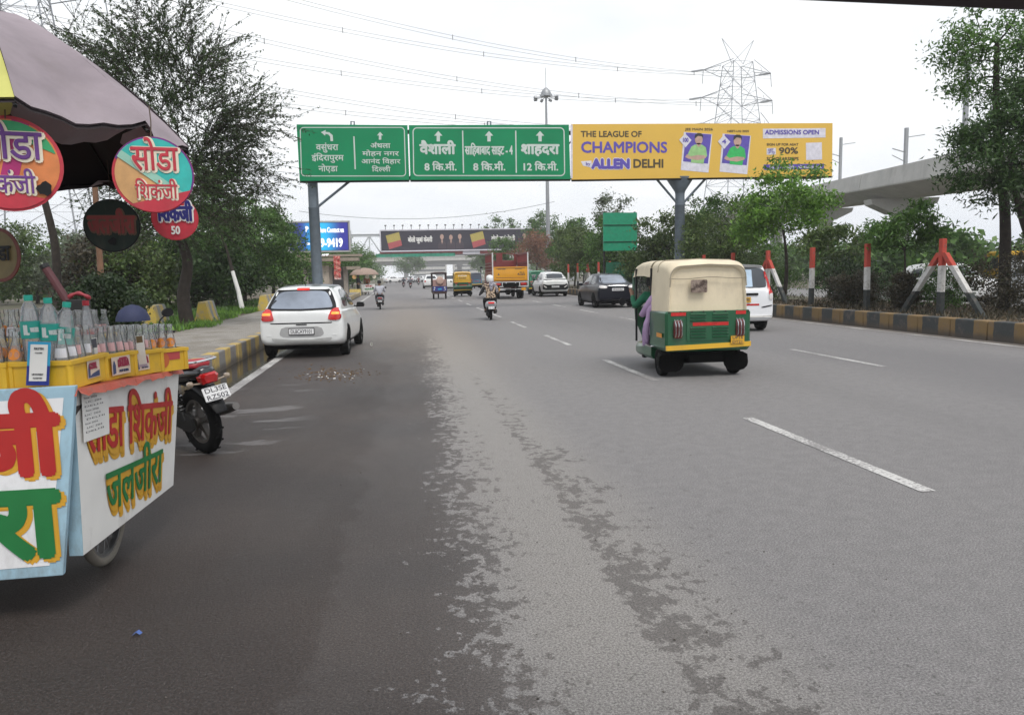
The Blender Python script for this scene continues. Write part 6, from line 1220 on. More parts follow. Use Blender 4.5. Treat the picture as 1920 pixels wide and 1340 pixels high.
# pylons and lines
M_LAT = mat('lattice_steel', (.33, .34, .36), .6, .4)
def pylon(label, x, y, H, hw0, hw1, zw, arms, rz, rad):
    p = thing('power_pylon', label, 'pylon', (x, y, 0), rz)
    hw = lambda z: hw0+(hw1-hw0)*min(1, z/zw)
    lv = [0, .16*H, .29*H, .40*H, .50*H, .58*H, .66*H, .74*H, .82*H, .9*H]; C4 = ((-1, -1), (1, -1), (1, 1), (-1, 1))
    def tower(t):
        for a, b in C4: t.tube([(a*hw(z), b*hw(z), z) for z in lv], rad*1.3, 4)
        for i in range(len(lv)-1):
            z0, z1 = lv[i], lv[i+1]
            for k in range(4):
                a, b = C4[k], C4[(k+1) % 4]; P = lambda c, z: Vector((c[0]*hw(z), c[1]*hw(z), z))
                t.cyl(P(a, z0), P(b, z1), rad*.75, n=3); t.cyl(P(b, z0), P(a, z1), rad*.75, n=3); t.cyl(P(a, z1), P(b, z1), rad*.8, n=3)
                m = (P(a, z0)+P(b, z1))/2; t.cyl(m, (P(a, z0)+P(a, z1))/2, rad*.5, n=3); t.cyl(m, (P(b, z0)+P(b, z1))/2, rad*.5, n=3)
    t = MB(); tower(t); t.build('tower', M_LAT, p)
    tips = []
    for z, L in arms:
        for s in (-1, 1):
            w = hw(z); tip = Vector((s*L, 0, z+.6)); t = MB()
            for b in (-1, 1): t.cyl((s*w, b*w, z), tip, rad, n=4); t.cyl((s*w, b*w, z+2.2), tip, rad, n=4); t.cyl((s*(w+L)/2, b*w*.5, z+.3), (s*(w+L)/2*.9, b*w*.55, z+1.3), rad*.6, n=3)
            t.cyl((s*(w+L)/2, -w*.5, z+.3), (s*(w+L)/2, w*.5, z+.3), rad*.6, n=3)
            a = t.build('cross_arm', M_LAT, p); t = MB(); t.cyl(tip, tip+Vector((-2.2*math.cos(rz), 2.2*math.sin(rz), -.35)), .16, n=6); t.cyl(tip+Vector((0, 0, 0)), tip+Vector((s*.2, 0, -2.4)), .07, n=5); t.build('insulator', M_GALV, a)
            tips.append(Matrix.Translation((x, y, 0)) @ Matrix.Rotation(rz, 4, 'Z') @ tip)
    for s in (-1, 1):
        t = MB(); t.cyl((s*hw(.9*H)*.6, 0, .9*H), (s*3.2, 0, H), rad, n=4); t.cyl((-s*hw(.9*H)*.6, 0, .9*H), (s*3.2, 0, H), rad*.7, n=4); t.build('earth_peak', M_LAT, p)
    return tips
tR = pylon('grey lattice power pylon rising behind the yellow billboard', 61.8, 132, 42.5, 5.6, 1.9, 38, [(27.0, 7.0), (31.5, 7.2), (36.3, 6.8)], R(6), .066)
tL = pylon('grey lattice power pylon behind the umbrella on the left', -42.0, 97, 46, 5.8, 1.9, 42, [(28.5, 8.5), (34.5, 9.0), (41.0, 8.5)], R(8), .075)
M_WIRE = mat('wire_grey', (.16, .165, .17), .6)
for i, (a, b) in enumerate(zip(tL, tR)):
    t = MB(); K = 36; P = []
    for k in range(K+1):
        f = k/K; p = a.lerp(b, f); p.z -= 4*3.4*f*(1-f)+.4; P.append(p)
    for dz in (0, -.5): t.tube([p+Vector((0, 0, dz)) for p in P], .025, 4)
    for k in (6, 15, 22, 30): t.box(P[k]+Vector((0, 0, -.25)), (.10, .10, .75))
    tag(t.build('power_line', M_WIRE), ['lowest of the twin wires, nearer side', 'lowest of the twin wires, farther side', 'middle pair of power wires, nearer side', 'middle pair of power wires, farther side', 'uppermost pair of power wires, nearer side', 'uppermost pair of power wires, farther side'][i]+' of the pylons', 'power line', 'power lines across the sky')
# a low cable strung across further on, and one sagging before the far banner
t = MB(); a, b = D(560, 396, 70), D(1040, 378, 70); t.tube([a.lerp(b, k/20)-Vector((0, 0, 4*1.1*k/20*(1-k/20))) for k in range(21)], .02, 4); tag(t.build('cable', M_WIRE), 'thin cable sagging across the road below the green signs', 'cable')
# edge of the roof we look out from under, top right
ro = thing('shelter_roof', 'dark roof edge jutting into the top right corner of the view', 'roof')
a, b = Vector((.18, 1.06, 0)), Vector((.95, 1.06, 0))
z0 = D(1330, -4, 1.06); z1_ = D(1925, 22, 1.06)
t = MB(); t.loft([[Vector((z0.x-.5, 1.06, z0.z+.5*(z0.z-z1_.z)/(z1_.x-z0.x))), Vector((z0.x-.5, 1.06, z0.z+.56)), Vector((z0.x-.5, -.8, z0.z+.62)), Vector((z0.x-.5, -.8, z0.z+.58))], [Vector((z1_.x+.6, 1.06, z1_.z-.6*(z0.z-z1_.z)/(z1_.x-z0.x))), Vector((z1_.x+.6, 1.06, z1_.z+.25)), Vector((z1_.x+.6, -.8, z1_.z+.3)), Vector((z1_.x+.6, -.8, z1_.z+.25))]])
t.build('edge_beam', mat('roof_maroon', (.018, .006, .008), .6), ro, bevel=.006)
# ================================================================== trees and plants
def leaf_mesh(name, C_, size, asp, rs, up=.35, D_=None, jit=.35, fold=False):
    C_ = np.asarray(C_, float); n = len(C_)
    a = rs.normal(size=(n, 3)) if D_ is None else np.asarray(D_)+rs.normal(size=(n, 3))*jit
    a /= np.linalg.norm(a, axis=1)[:, None]+1e-9
    u = rs.normal(size=(n, 3)); u[:, 2] += up*3; b = np.cross(a, u); b /= np.linalg.norm(b, axis=1)[:, None]+1e-9
    L = size*(.6+.8*rs.random(n))[:, None]; W = L*asp; s = np.cross(b, a)*L*.12
    V = np.stack([C_-a*L/2, C_+b*W/2+s, C_+a*L/2, C_-b*W/2+s], 1).reshape(-1, 3).astype('f4')
    me = bpy.data.meshes.new(name); me.vertices.add(4*n); me.vertices.foreach_set('co', V.ravel())
    me.loops.add(4*n); me.loops.foreach_set('vertex_index', np.arange(4*n, dtype='i4'))
    me.polygons.add(n); me.polygons.foreach_set('loop_start', np.arange(0, 4*n, 4, dtype='i4')); me.polygons.foreach_set('loop_total', np.full(n, 4, 'i4'))
    me.update(calc_edges=True); return me
def crown_pts(ells, n, rs, shell=.55):
    vol = np.array([e[3]*e[4]*e[5] for e in ells]); pick = rs.choice(len(ells), n, p=vol/vol.sum()); out = []
    for k in pick:
        e = ells[k]; d = rs.normal(size=3); d /= np.linalg.norm(d); r = (shell**3+(1-shell**3)*rs.random())**(1/3) if rs.random() < .75 else rs.random()**.5
        out.append((e[0]+d[0]*e[3]*r, e[1]+d[1]*e[4]*r, e[2]+d[2]*e[5]*r))
    return out
BARK = mat('bark', (.03, .023, .018), .95, var=.35, scale=9, bump=.8, bscale=18); BARKG = mat('bark_grey', (.13, .115, .10), .95, var=.3, scale=7, bump=.7, bscale=16)
LF = {'dark': leafmat('leaf_dark', (.016, .042, .010), (.06, .115, .028)), 'acacia': leafmat('leaf_acacia', (.018, .036, .012), (.065, .105, .032)), 'mid': leafmat('leaf_mid', (.032, .085, .014), (.11, .21, .04)),
      'bright': leafmat('leaf_bright', (.07, .17, .02), (.19, .34, .05)), 'olive': leafmat('leaf_olive', (.04, .078, .018), (.13, .185, .05)), 'grey': leafmat('leaf_grey', (.07, .095, .055), (.17, .20, .13)),
      'rust': leafmat('leaf_rust', (.14, .06, .035), (.28, .13, .07)), 'brown': leafmat('leaf_brown', (.03, .028, .018), (.085, .07, .04)), 'hedge': leafmat('leaf_hedge', (.012, .028, .010), (.04, .07, .022))}
def tree(label, x, y, z0, trunk, ells, leaf, n=60, per=120, size=.14, cr=.45, r0=.12, seed=1, asp=.45, bark=None, spray=0, name='tree', cat='tree', group=None, twig=.012, up=.35, shell=.55, flat=.7, scale=1, rz=0):
    rs = np.random.RandomState(seed); r = thing(name, label, cat, (x, y, z0), rz, group); r.scale = (scale,)*3
    tp = [Vector(p) for p in trunk]; K = 6; path = catmull(tp, K); m = MB(); N_ = len(path)
    m.tube(path, [r0*(1.25 if i == 0 else 1)*(1-.65*i/(N_-1)) for i in range(N_)], 9)
    nodes = [(p, r0*(1-.65*i/(N_-1))) for i, p in enumerate(path) if i >= N_*.35]
    att = [Vector(p) for p in crown_pts(ells, n, rs, shell)]; top = path[-1]; att.sort(key=lambda p: (p-top).length)
    cl = []; dirs = []
    for p in att:
        q, rq = min(nodes, key=lambda k: (k[0]-p).length+.35*max(0, k[0].z-p.z)+(.0 if k[1] > .02 else .15)); L = (p-q).length
        mid = q.lerp(p, .5)+Vector(rs.normal(size=3))*L*.09+Vector((0, 0, .10*L)); ra = max(twig, min(rq*.7, .015+.022*L)); bp = catmull([q, mid, p], 3)
        m.tube(bp, [ra*(1-.6*i/(len(bp)-1)) for i in range(len(bp))], 5, False)
        nodes += [(mid, ra*.75), (p, ra*.45)]; cl.append(p); dirs.append((p-q).normalized())
    m.build('trunk', bark or BARK, r, 70)
    P = []; DD = []
    if spray:                                            # feathery: leaflets set along thin twigs
        tw = MB()
        for p, d in zip(cl, dirs):
            for _ in range(spray):
                out = Vector((p.x-top.x, p.y-top.y, (p.z-top.z)*.25)).normalized(); dd = (out*.8+d*.5+Vector(rs.normal(size=3))*.55+Vector((0, 0, -.10))).normalized(); L = cr*(.6+.9*rs.random())
                a = p+Vector(rs.normal(size=3))*.10; b = a+dd*L+Vector((0, 0, -.06*L)); tw.tube([a, a.lerp(b, .5)+Vector((0, 0, .03*L)), b], [.009, .006, .003], 3, False)
                for _k in range(per):
                    f = .15+.85*rs.random(); P.append(a.lerp(b, f)+Vector(rs.normal(size=3))*.022); DD.append(dd+Vector(rs.normal(size=3))*.7)
        tw.build('twig_sprays', bark or BARK, r)
    else:
        for p in cl:
            k = int(per*(.45+1.1*rs.random())); s = cr*(.6+.8*rs.random()); q = rs.normal(size=(k, 3))*np.array([s, s, s*flat])*.55+np.array(p); P.append(q)
        P = np.concatenate(P)
    me = leaf_mesh('crown', P, size, asp, rs, up, DD if spray else None); me.materials.append(LF[leaf])
    o = bpy.data.objects.new('crown', me); COL.objects.link(o); o.parent = r; return r
# the big thorn tree over the left footpath
tree('big dark feathery thorn tree with crooked trunk rising from the left footpath', -5.65, 21.2, .2, [(0, 0, 0), (-.12, .1, .9), (.02, .2, 1.9), (-.25, .3, 3.0), (-.15, .4, 4.2)],
     [(-.5, .5, 5.2, 1.9, 2.0, 2.0), (.1, .3, 3.7, 1.5, 1.6, 1.1), (-1.5, .3, 6.4, 1.3, 1.6, 1.5), (.7, .2, 5.4, 1.2, 1.4, 1.1), (-.2, .4, 7.4, 1.4, 1.5, 1.3), (.6, 0, 3.0, .9, 1.1, .5), (-.9, 0, 3.2, 1.0, 1.1, .7), (.6, 0, 4.4, 1.1, 1.2, .9), (1.6, .2, 5.5, .9, .9, .7), (1.4, .1, 4.0, .9, 1.0, .6)], 'acacia', 275, 24, .078, 1.05, .20, 5, .42, spray=8, shell=.3)
tree('sparse thorny bare tree with few leaves behind the mauve umbrella', -10.6, 25, .1, [(0, 0, 0), (.2, 0, 2.5), (-.1, 0, 5), (.2, 0, 7)], [(.8, 0, 8.6, 3.2, 2, 2.8), (-2, 0, 7.6, 2.4, 2, 2)], 'acacia', 70, 7, .075, 1.3, .15, 8, .42, spray=4, shell=.2)
GL = 'green trees along the left verge'
def bush(label, x, y, z0, rx, rz_, leaf, seed, n=26, per=130, size=.08, name='shrub', cat='shrub', group=None, asp=.5, h0=.1, cr=None, flat=.8):
    return tree(label, x, y, z0, [(0, 0, 0), (.03, 0, h0+rz_*.35), (-.02, 0, h0+rz_*.7)], [(0, 0, h0+rz_, rx, rx, rz_)], leaf, n, per, size, cr or rx*.45, .03, seed, asp, name=name, cat=cat, group=group, twig=.006, shell=.6, flat=flat)
for i, (lb, x, y, h, rx, lf, sd) in enumerate([
    ('tall dense green tree nearest the left signpost, top level with the sign foot', -7.9, 40, 7.2, 2.7, 'mid', 21), ('dense green tree with slanting crown just left of the left gantry post', -7.6, 47, 5.9, 2.2, 'mid', 22), ('broad dark green tree behind the white painted trunk', -9.6, 37, 7.5, 3.0, 'mid', 23),
    ('low dark tree right beside the white painted trunk', -7.9, 34, 3.9, 1.9, 'dark', 24), ('green tree behind the big thorn tree trunk, left of it', -12.5, 41, 5.6, 2.6, 'grey', 25), ('pale green tree below the dark green hanging sign', -15.5, 44, 4.6, 2.6, 'grey', 26),
    ('pale tree left of the lattice pylon foot', -23, 52, 5.6, 3.2, 'olive', 27), ('grey green bushy tree under the left pylon', -19.5, 50, 4.4, 2.8, 'grey', 28), ('tall pale tree at the left photo edge behind the crates', -26, 48, 6.6, 3.4, 'olive', 29),
    ('dry brown bush behind the leaning maroon pole', -11.8, 33, 3.6, 1.8, 'brown', 30), ('green low tree behind the round clipped shrub', -10.6, 33, 3.2, 1.7, 'olive', 31), ('low dark green tree behind the striped barrier blocks', -9.4, 44, 4.2, 2.2, 'dark', 33)]):
    tree(lb, x, y, 0, [(0, 0, 0), (.1, 0, h*.25), (-.05, .1, h*.5)], [(0, 0, h*.62, rx*.9, rx*.9, h*.36), (-rx*.45, .2, h*.42, rx*.6, rx*.7, h*.26), (rx*.5, -.2, h*.40, rx*.6, rx*.7, h*.26)], lf, 85, 130, .18, .52, .13, sd, .5, group=GL)
for i, (lb, x, y, h, rx, lf) in enumerate([('green roadside tree just right of the led billboard', -6.2, 76, 5.6, 2.4, 'mid'), ('yellow green tree behind the stone shelter', -8.2, 66, 6.2, 2.4, 'bright'), ('hazy green tree behind the far soda cart', -6.6, 92, 6.2, 3.2, 'mid'), ('hazy tree at the far left road bend', -6.8, 112, 6.4, 3.4, 'mid'), ('hazy low tree farthest along the left kerb', -7.0, 134, 6.2, 3.4, 'mid'), ('small tree top above the footbridge truss, left', -15, 165, 13.5, 4.5, 'mid')]):
    tree(lb, x, y, 0, [(0, 0, 0), (.1, 0, h*.3), (0, 0, h*.5)], [(0, 0, h*.58, rx, rx, h*.40), (rx*.5, 0, h*.35, rx*.6, rx*.6, h*.25)], lf, 55, 90, .24, .8, .13, 60+i, .55, group='hazy trees along the far left kerb')
# far-off woods that read as one mass: left, right and behind the flyover
def wood(name, spans, leaf, size, seed):
    rs = np.random.RandomState(seed); P = []
    for xa, xb, y, h, n in spans:
        for _ in range(n):
            x = rs.uniform(xa, xb); hh = h*(.55+.5*rs.random()); yy = y+rs.uniform(-5, 5); rr_ = hh*(.30+.2*rs.random()); k = 260
            d = rs.normal(size=(k, 3)); d /= np.linalg.norm(d, axis=1)[:, None]; q = d*(.45+.55*rs.random((k, 1)))*np.array([rr_, rr_, hh*.5])*(.8+.4*rs.random((k, 1))); P.append(q+np.array([x, yy, hh*.5]))
    me = leaf_mesh(name, np.concatenate(P), size, .6, rs); me.materials.append(LF[leaf]); o = bpy.data.objects.new(name, me); COL.objects.link(o); o['kind'] = 'stuff'; return o
wood('far_woods', [(-75, -14, 70, 5.5, 46), (-110, -20, 105, 7, 46), (-60, -9, 150, 9, 30), (-60, -12, 230, 10, 26)], 'mid', .55, 71)
wood('far_woods', [(40, 150, 130, 8.5, 60), (30, 120, 190, 9, 40), (27, 90, 88, 5.0, 46), (31, 60, 48, 4.2, 30)], 'mid', .55, 72)
wood('far_woods', [(-22, -2, 300, 9, 9), (36, 95, 330, 10, 16)], 'mid', .7, 73)
# right median: posts, hedges, trees
n = NT('post_paint'); q = n.op('ADD', n.z, n.op('MULTIPLY_ADD', n.noise(9, 4), .06, -.03)); c = n.mix(n.op('GREATER_THAN', q, .62), (.028, .034, .034), (.52, .51, .49)); c = n.mix(n.op('GREATER_THAN', q, 1.26), c, (.42, .055, .035))
c = n.mix(n.op('MULTIPLY', n.ramp(n.noise(7, 7, .7), .5, .66), .6), c, (.12, .10, .085)); M_POST = n.out(c, .8, n.noise(24, 4), .4, .01)
PX = 13.2; posts = [16.75+2.93*k for k in range(-2, 15)]
for k, y in enumerate(posts):
    br = (k % 3 == 2)
    where = ['beyond the right edge tree', 'under the right edge tree', 'nearest full braced one, with two slanted legs', 'first plain one left of the two legged brace', 'plain one right of the white taxi car', 'braced one just behind the white taxi car', 'first one left of the taxi roof', 'second one left of the taxi roof', 'braced one above the cream auto roof', 'first one over the dark navy car', 'second one over the dark navy car', 'braced one left of the dark navy car', 'thin far one beside the white suv', 'far one over the white suv', 'far braced one over the white suv', 'far one before the green auto', 'farthest one of the row'][k]
    p = thing('median_post', 'red white and black concrete median post, '+where, 'post', (PX+rnd.uniform(-.05, .05), y, .28), rnd.uniform(-.05, .05), 'painted posts on the median'); p.rotation_euler.x = rnd.uniform(-.02, .02)
    t = MB(); t.box((0, 0, .94), (.135, .135, 1.96), taper=.92); t.build('shaft', M_POST, p, bevel=.012)
    if br:
        for s in (-1, 1):
            t = MB(); t.loft([[(a, s*1.42+b if z < .1 else s*.07+b, z) for a, b in ((-.06, -.08), (.06, -.08), (.06, .08), (-.06, .08))] for z in (-.05, 1.58)]); t.build('brace', M_POST, p, bevel=.01)
tree('leafy tree with a dark forked trunk at the right photo edge', 15.9, 16.6, .28, [(0, 0, 0), (-.1, 0, 1.2), (-.5, .1, 2.3), (-.8, .1, 3.1), (-1.0, .1, 3.9)], [(-1.1, 0, 4.2, 1.25, 1.1, .9), (-.1, 0, 5.4, 1.2, 1.1, 1.3), (-.5, 0, 3.2, 1.3, 1.0, .7), (-1.9, 0, 3.6, .9, .8, .6), (.9, 0, 4.3, 1.2, 1, 1.2)], 'dark', 160, 95, .135, .38, .15, 41, .30, flat=.55)
tree('tall dark tree trunk with sparse crown behind the right edge tree', 16.3, 18.2, .28, [(0, 0, 0), (-.1, 0, 2.5), (-.5, 0, 5), (-.6, 0, 7)], [(-.6, 0, 6.6, 1.4, 1.2, 1.5), (-.3, 0, 4.4, 1.3, 1, .8)], 'mid', 80, 90, .13, .42, .17, 42, .35)
tree('slim sapling with dark drooping leaves between two plain median posts', 14.1, 19.3, .28, [(0, 0, 0), (.02, 0, .9), (-.03, 0, 1.8)], [(0, 0, 2.15, .95, .8, .45), (-.55, 0, 2.2, .6, .6, .35), (.4, 0, 2.6, .5, .5, .4)], 'mid', 44, 75, .16, .32, .05, 43, .28, flat=.6)
tree('bright green young tree in front of the yellow billboard end', 14.2, 26.2, .28, [(0, 0, 0), (.1, 0, 1.0), (.05, 0, 2.0), (-.1, 0, 2.8)], [(0, 0, 3.5, 1.5, 1.2, .9), (1.2, 0, 3.4, .9, .9, .6), (-1.1, 0, 2.9, .9, .9, .7), (-.2, 0, 4.5, .7, .6, .6), (1.0, 0, 4.6, .35, .35, .6)], 'bright', 90, 85, .16, .40, .09, 44, .42)
tree('frangipani with grey forked branches and white flowers on the median', 15.2, 25.0, .28, [(0, 0, 0), (.2, 0, .7), (.3, 0, 1.3)], [(.2, 0, 2.1, 1.5, 1.1, .65), (1.6, 0, 2.3, .7, .6, .5)], 'olive', 46, 40, .24, .30, .06, 45, .24, BARKG)
for i, (lb, x, y, h, rx, lf, sz) in enumerate([('dull green bushy tree right of the green hoarding', 13.9, 36.5, 4.6, 2.4, 'olive', .15), ('wispy tree in front of the right gantry post', 14.6, 32.2, 4.7, 2.0, 'olive', .12), ('fresh green tree below the yellow billboard', 15.6, 35, 5.2, 2.3, 'mid', .15), ('leafy shrub tree under the green hoarding', 13.6, 38.2, 3.1, 1.6, 'dark', .14),
    ('tall pale airy tree behind the row of median posts', 17.5, 60, 8.0, 1.9, 'grey', .2), ('bushy green tree left of the green hoarding', 14.8, 52, 5.2, 1.9, 'mid', .17), ('olive tree behind the white suv', 14.9, 60, 5.0, 1.9, 'olive', .18), ('green tree with brown twigs right of the high mast', 15.6, 66, 5.6, 2.0, 'olive', .19), ('grey green tree beside the high mast foot', 18, 76, 7.0, 2.6, 'mid', .2), ('big dark tree right of the distant banner', 25, 128, 12.0, 4.4, 'mid', .35), ('dark crown left of the high mast above the banner end', 20.5, 150, 13.5, 4.0, 'mid', .35)]):
    tree(lb, x, y, .2, [(0, 0, 0), (.1, 0, h*.25), (-.1, .1, h*.5)], [(0, 0, h*.66, rx*.85, rx*.8, h*.32), (-rx*.5, 0, h*.42, rx*.6, rx*.6, h*.24), (rx*.5, 0, h*.45, rx*.6, rx*.6, h*.26)], lf, 80, 95, sz*1.2, .48 if y < 100 else 1.0, .10, 80+i, .42, group='trees on the right median')
tree('rust brown leafed tree in front of the distant banner', 19.2, 104, 0, [(0, 0, 0), (0, 0, 2.5), (.2, 0, 4)], [(0, 0, 4.8, 3.0, 2.5, 2.2), (1.6, 0, 3.4, 2.2, 2, 1.6)], 'rust', 70, 80, .28, .8, .14, 95, .5)
tree('small green tree left of the rust brown tree', 15.0, 108, 0, [(0, 0, 0), (0, 0, 2.5), (.1, 0, 4)], [(0, 0, 5.0, 1.8, 1.6, 2.0)], 'mid', 40, 80, .26, .7, .12, 96, .5)
tree('hazy tree standing in the middle distance before the flyover', 26, 240, 0, [(0, 0, 0), (0, 0, 4), (.1, 0, 7)], [(0, 0, 8.0, 4.0, 3, 5.0)], 'mid', 60, 80, .5, 1.3, .2, 97, .5)
tree('hazy round tree in the road centre far ahead under the flyover', 4.5, 300, 0, [(0, 0, 0), (0, 0, 3), (.1, 0, 5)], [(0, 0, 6, 6.0, 3, 3.4), (0, 0, 9, 2.5, 2, 2)], 'mid', 60, 80, .6, 1.6, .2, 98, .5)
bush('round clipped dark green shrub behind the cart bottles', D(196, 570, 14).x, 14, .25, .62, .50, 'hedge', 51, 60, 190, .065, asp=.5, h0=.35, cr=.20)
HG = 'shrubs on the right median'
for i, (lb, x, y, rx, rz_, lf) in enumerate([('broad flat topped clipped bush behind the plain median post', 15.6, 23.2, 1.35, .42, 'hedge'), ('dark green bush beside the taxi tail lamp', 14.3, 22.6, .85, .78, 'hedge'), ('dusty low bush between the two plain median posts', 13.9, 21.2, .75, .55, 'brown'), ('dark dusty bush right of the two legged brace', 14.9, 16.6, 1.0, .75, 'brown'),
    ('dark low bush at the right photo edge above the kerb', 16.0, 14.6, 1.1, .80, 'brown'), ('small upright weed bush left of the two legged brace', 13.6, 18.6, .35, .50, 'brown'), ('green bush behind the two legged brace', 15.4, 19.6, .95, .62, 'mid'), ('low green bush behind the dark navy car', 14.2, 33.8, 1.0, .7, 'mid'), ('low bush behind the cream auto roof', 14.5, 29.2, 1.1, .85, 'olive'), ('bush at the foot of the bright green young tree', 14.4, 27.4, 1.0, .65, 'mid'), ('low shrub beside the white suv', 14.2, 45.5, 1.2, .7, 'olive'), ('shrub under the green hoarding edge', 14.2, 41.2, 1.2, .8, 'dark'), ('dark bush behind the far bush at the right edge', 17.2, 17.4, 1.2, 1.0, 'hedge')]):
    bush(lb, x, y, .26, rx, rz_, lf, 100+i, 34, 130, .075 if y < 30 else .11, group=HG, h0=.12, cr=rx*.36)
# green hoarding on the median, parked traffic on the far carriageway
gh = thing('green_hoarding', 'plain green metal hoarding on dark posts among the median trees', 'hoarding')
M_HG = mat('hoarding_green', (.008, .26, .14), .5, dirt=.15)
t = MB(); t.box((12.65, 42, 3.82), (2.0, .08, 2.15)); t.build('panel', M_HG, gh); t = MB(); [t.box((12.65, 41.94, z), (2.0, .04, .03)) for z in (3.25, 4.2)]; t.build('seam', M_DARK, gh)
for x in (11.72, 13.55): t = MB(); t.box((x, 42.1, 2.45), (.09, .09, 5.0)); t.build('post', M_DARK, gh)
t = MB(); t.box((12.75, 42, 1.35), (1.9, .06, 1.5)); t.build('lower_sheet', mat('sheet_dark_green', (.006, .09, .05), .6), gh)
for kind, lb, x, y, m_ in (('suv', 'white car behind the median hedge, on the far carriageway', 21.2, 26.5, M_WH2), ('wagon', 'silver car on the far carriageway behind the right edge hedge', 24.5, 25, M_SIL)):
    rt, bv, g = car(kind, lb, x, y, R(180), m_); sidewin(rt, bv, M_GLS, [[(-1.2, 1.06), (-.95, 1.40), (-.45, 1.46), (-.45, 1.06)], [(-.38, 1.06), (-.38, 1.46), (.15, 1.42), (.6, 1.12)]])
    decal(bv, sym([(0, 1.45), (.46, 1.44), (.6, 1.16), (0, 1.14)]), 'f', .006, 'windscreen', M_GLS, rt)
bs = thing('bus', 'yellow bus behind the median hedge near the right photo edge', 'bus', (D(1840, 490, 47).x, 47, -.35)); t = MB(); t.box((0, 0, 1.55), (2.3, 6.5, 2.3)); t.build('body', M_AYEL, bs, bevel=.12)
for k in range(4): t = MB(); t.box((-1.16, -2.2+1.5*k, 1.95), (.03, 1.2, .75)); t.build('window', M_GLS, bs)
t = MB(); t.box((0, -3.26, 1.95), (1.9, .03, .9)); t.build('windscreen', M_GLS, bs)
for s in (-1, 1):
    for yy in (-2.1, 2.1): wheel(bs, s*1.0, yy, .45, .25, M_DARK, s)
# left footpath furniture
n = NT('block_paint'); st = n.op('GREATER_THAN', n.op('FRACT', n.op('MULTIPLY', n.y, 1.35)), .5); c = n.mix(st, (.50, .36, .07), (.22, .22, .22)); c = n.mix(n.op('MULTIPLY', n.ramp(n.noise(6, 7, .7), .46, .62), .8), c, (.30, .27, .22)); M_BLOCK = n.out(c, .85, n.noise(20, 5), .5, .02)
for k, (x, y, rz, lb) in enumerate([(-5.35, 31.4, 0, 'yellow and grey concrete barrier block right of the white painted trunk'), (-5.3, 33.0, 0, 'yellow and grey barrier block nearest the white hatchback'), (-5.9, 24.2, R(4), 'yellow and grey barrier block right of the thorn tree trunk'), (-6.6, 21.6, R(5), 'green and yellow smeared barrier block left of the thorn tree trunk'), (-6.9, 19.6, R(5), 'barrier block partly behind the cart bottles')]):
    r = thing('barrier_block', lb, 'barrier', (x, y, .3), rz, 'barrier blocks behind the footpath'); t = MB(); t.loft([[(-.28, yy, 0), (.28, yy, 0), (.20, yy, .18), (.10, yy, .62), (-.10, yy, .62), (-.20, yy, .18)] for yy in (-.74, .74)]); t.build('block', M_BLOCK, r, bevel=.02)
t = MB(); t.tube([(0, 0, 0), (-.12, 0, .8), (-.3, 0, 1.6)], [.10, .085, .07], 9); o = thing('painted_trunk', 'thin leaning trunk painted white at its foot on the grass verge', 'tree', (D(455, 580, 31).x, 31, .3)); t.build('white_trunk', M_WHT, o, 60)
t = MB(); t.tube([(-.3, 0, 1.6), (-.5, 0, 2.6), (-.9, .1, 3.6)], [.07, .05, .03], 7); t.build('upper_trunk', BARK, o, 60)
rs = np.random.RandomState(9); P = rs.normal(size=(1600, 3))*np.array([.8, .7, .55])+np.array([-.9, .1, 3.7]); me = leaf_mesh('crown', P, .13, .4, rs); me.materials.append(LF['mid']); c_ = bpy.data.objects.new('crown', me); COL.objects.link(c_); c_.parent = o
a, b = D(178, 345, 17), D(192, 575, 17)
r = thing('wooden_pole', 'weathered brown wooden pole standing behind the hanging green sign', 'pole', (b.x, 17, .2)); t = MB(); t.cyl((0, 0, -.1), (a.x-b.x, 0, a.z), .07, .055, 9); t.build('shaft', mat('weathered_wood', (.16, .085, .05), .9, var=.3, scale=5), r)
a, b = D(86, 503, 10), D(124, 566, 10)
r = thing('leaning_post', 'dark maroon painted post leaning left behind the water bottles', 'post', b); t = MB(); t.cyl((.1, 0, -.16), a-b, .05, .05, 10); t.build('shaft', mat('maroon_post', (.075, .018, .022), .6, dirt=.2), r); t = MB(); t.lathe([(.052, 0), (.055, .01), (.055, .05), (.02, .06)], 10, Matrix.Translation(a-b) @ Vector((a-b)).to_track_quat('Z', 'Y').to_matrix().to_4x4()); t.build('cap', M_DARK, r)
q = D(140, 552, 10); r = thing('tarpaulin_roll', 'crumpled red tarpaulin lying behind the leaning maroon post', 'tarpaulin', q); r.scale = (.36,)*3; t = MB(); t.tube(catmull([(-.25, 0, -.14), (-.05, 0, .0), (.12, .05, .03), (.34, 0, -.05), (.45, .1, -.16)], 4), [.03+.035*math.sin(.3+k*.55)**2+.02 for k in range(17)], 9); t.build('sheet', mat('red_tarp', (.24, .02, .03), .55), r, 70)
t = MB(); t.box((.1, 0, -.5), (.6, .5, .65)); t.build('box_below', M_DARK, r, bevel=.02)
q = D(250, 606, 13); r = thing('umbrella', 'dark navy umbrella standing open on the footpath behind the bottles', 'umbrella', q+Vector((0, 0, .06))); t = MB(); t.lathe([(.26, -.02), (.25, .05), (.2, .15), (.1, .225), (.001, .25)], 16, cap=False); t.build('canopy', mat('navy_cloth', (.012, .018, .06), .7), r, 60); t = MB(); t.cyl((0, 0, -.35), (0, 0, .30), .008, n=6); t.build('shaft', M_DARK, r)
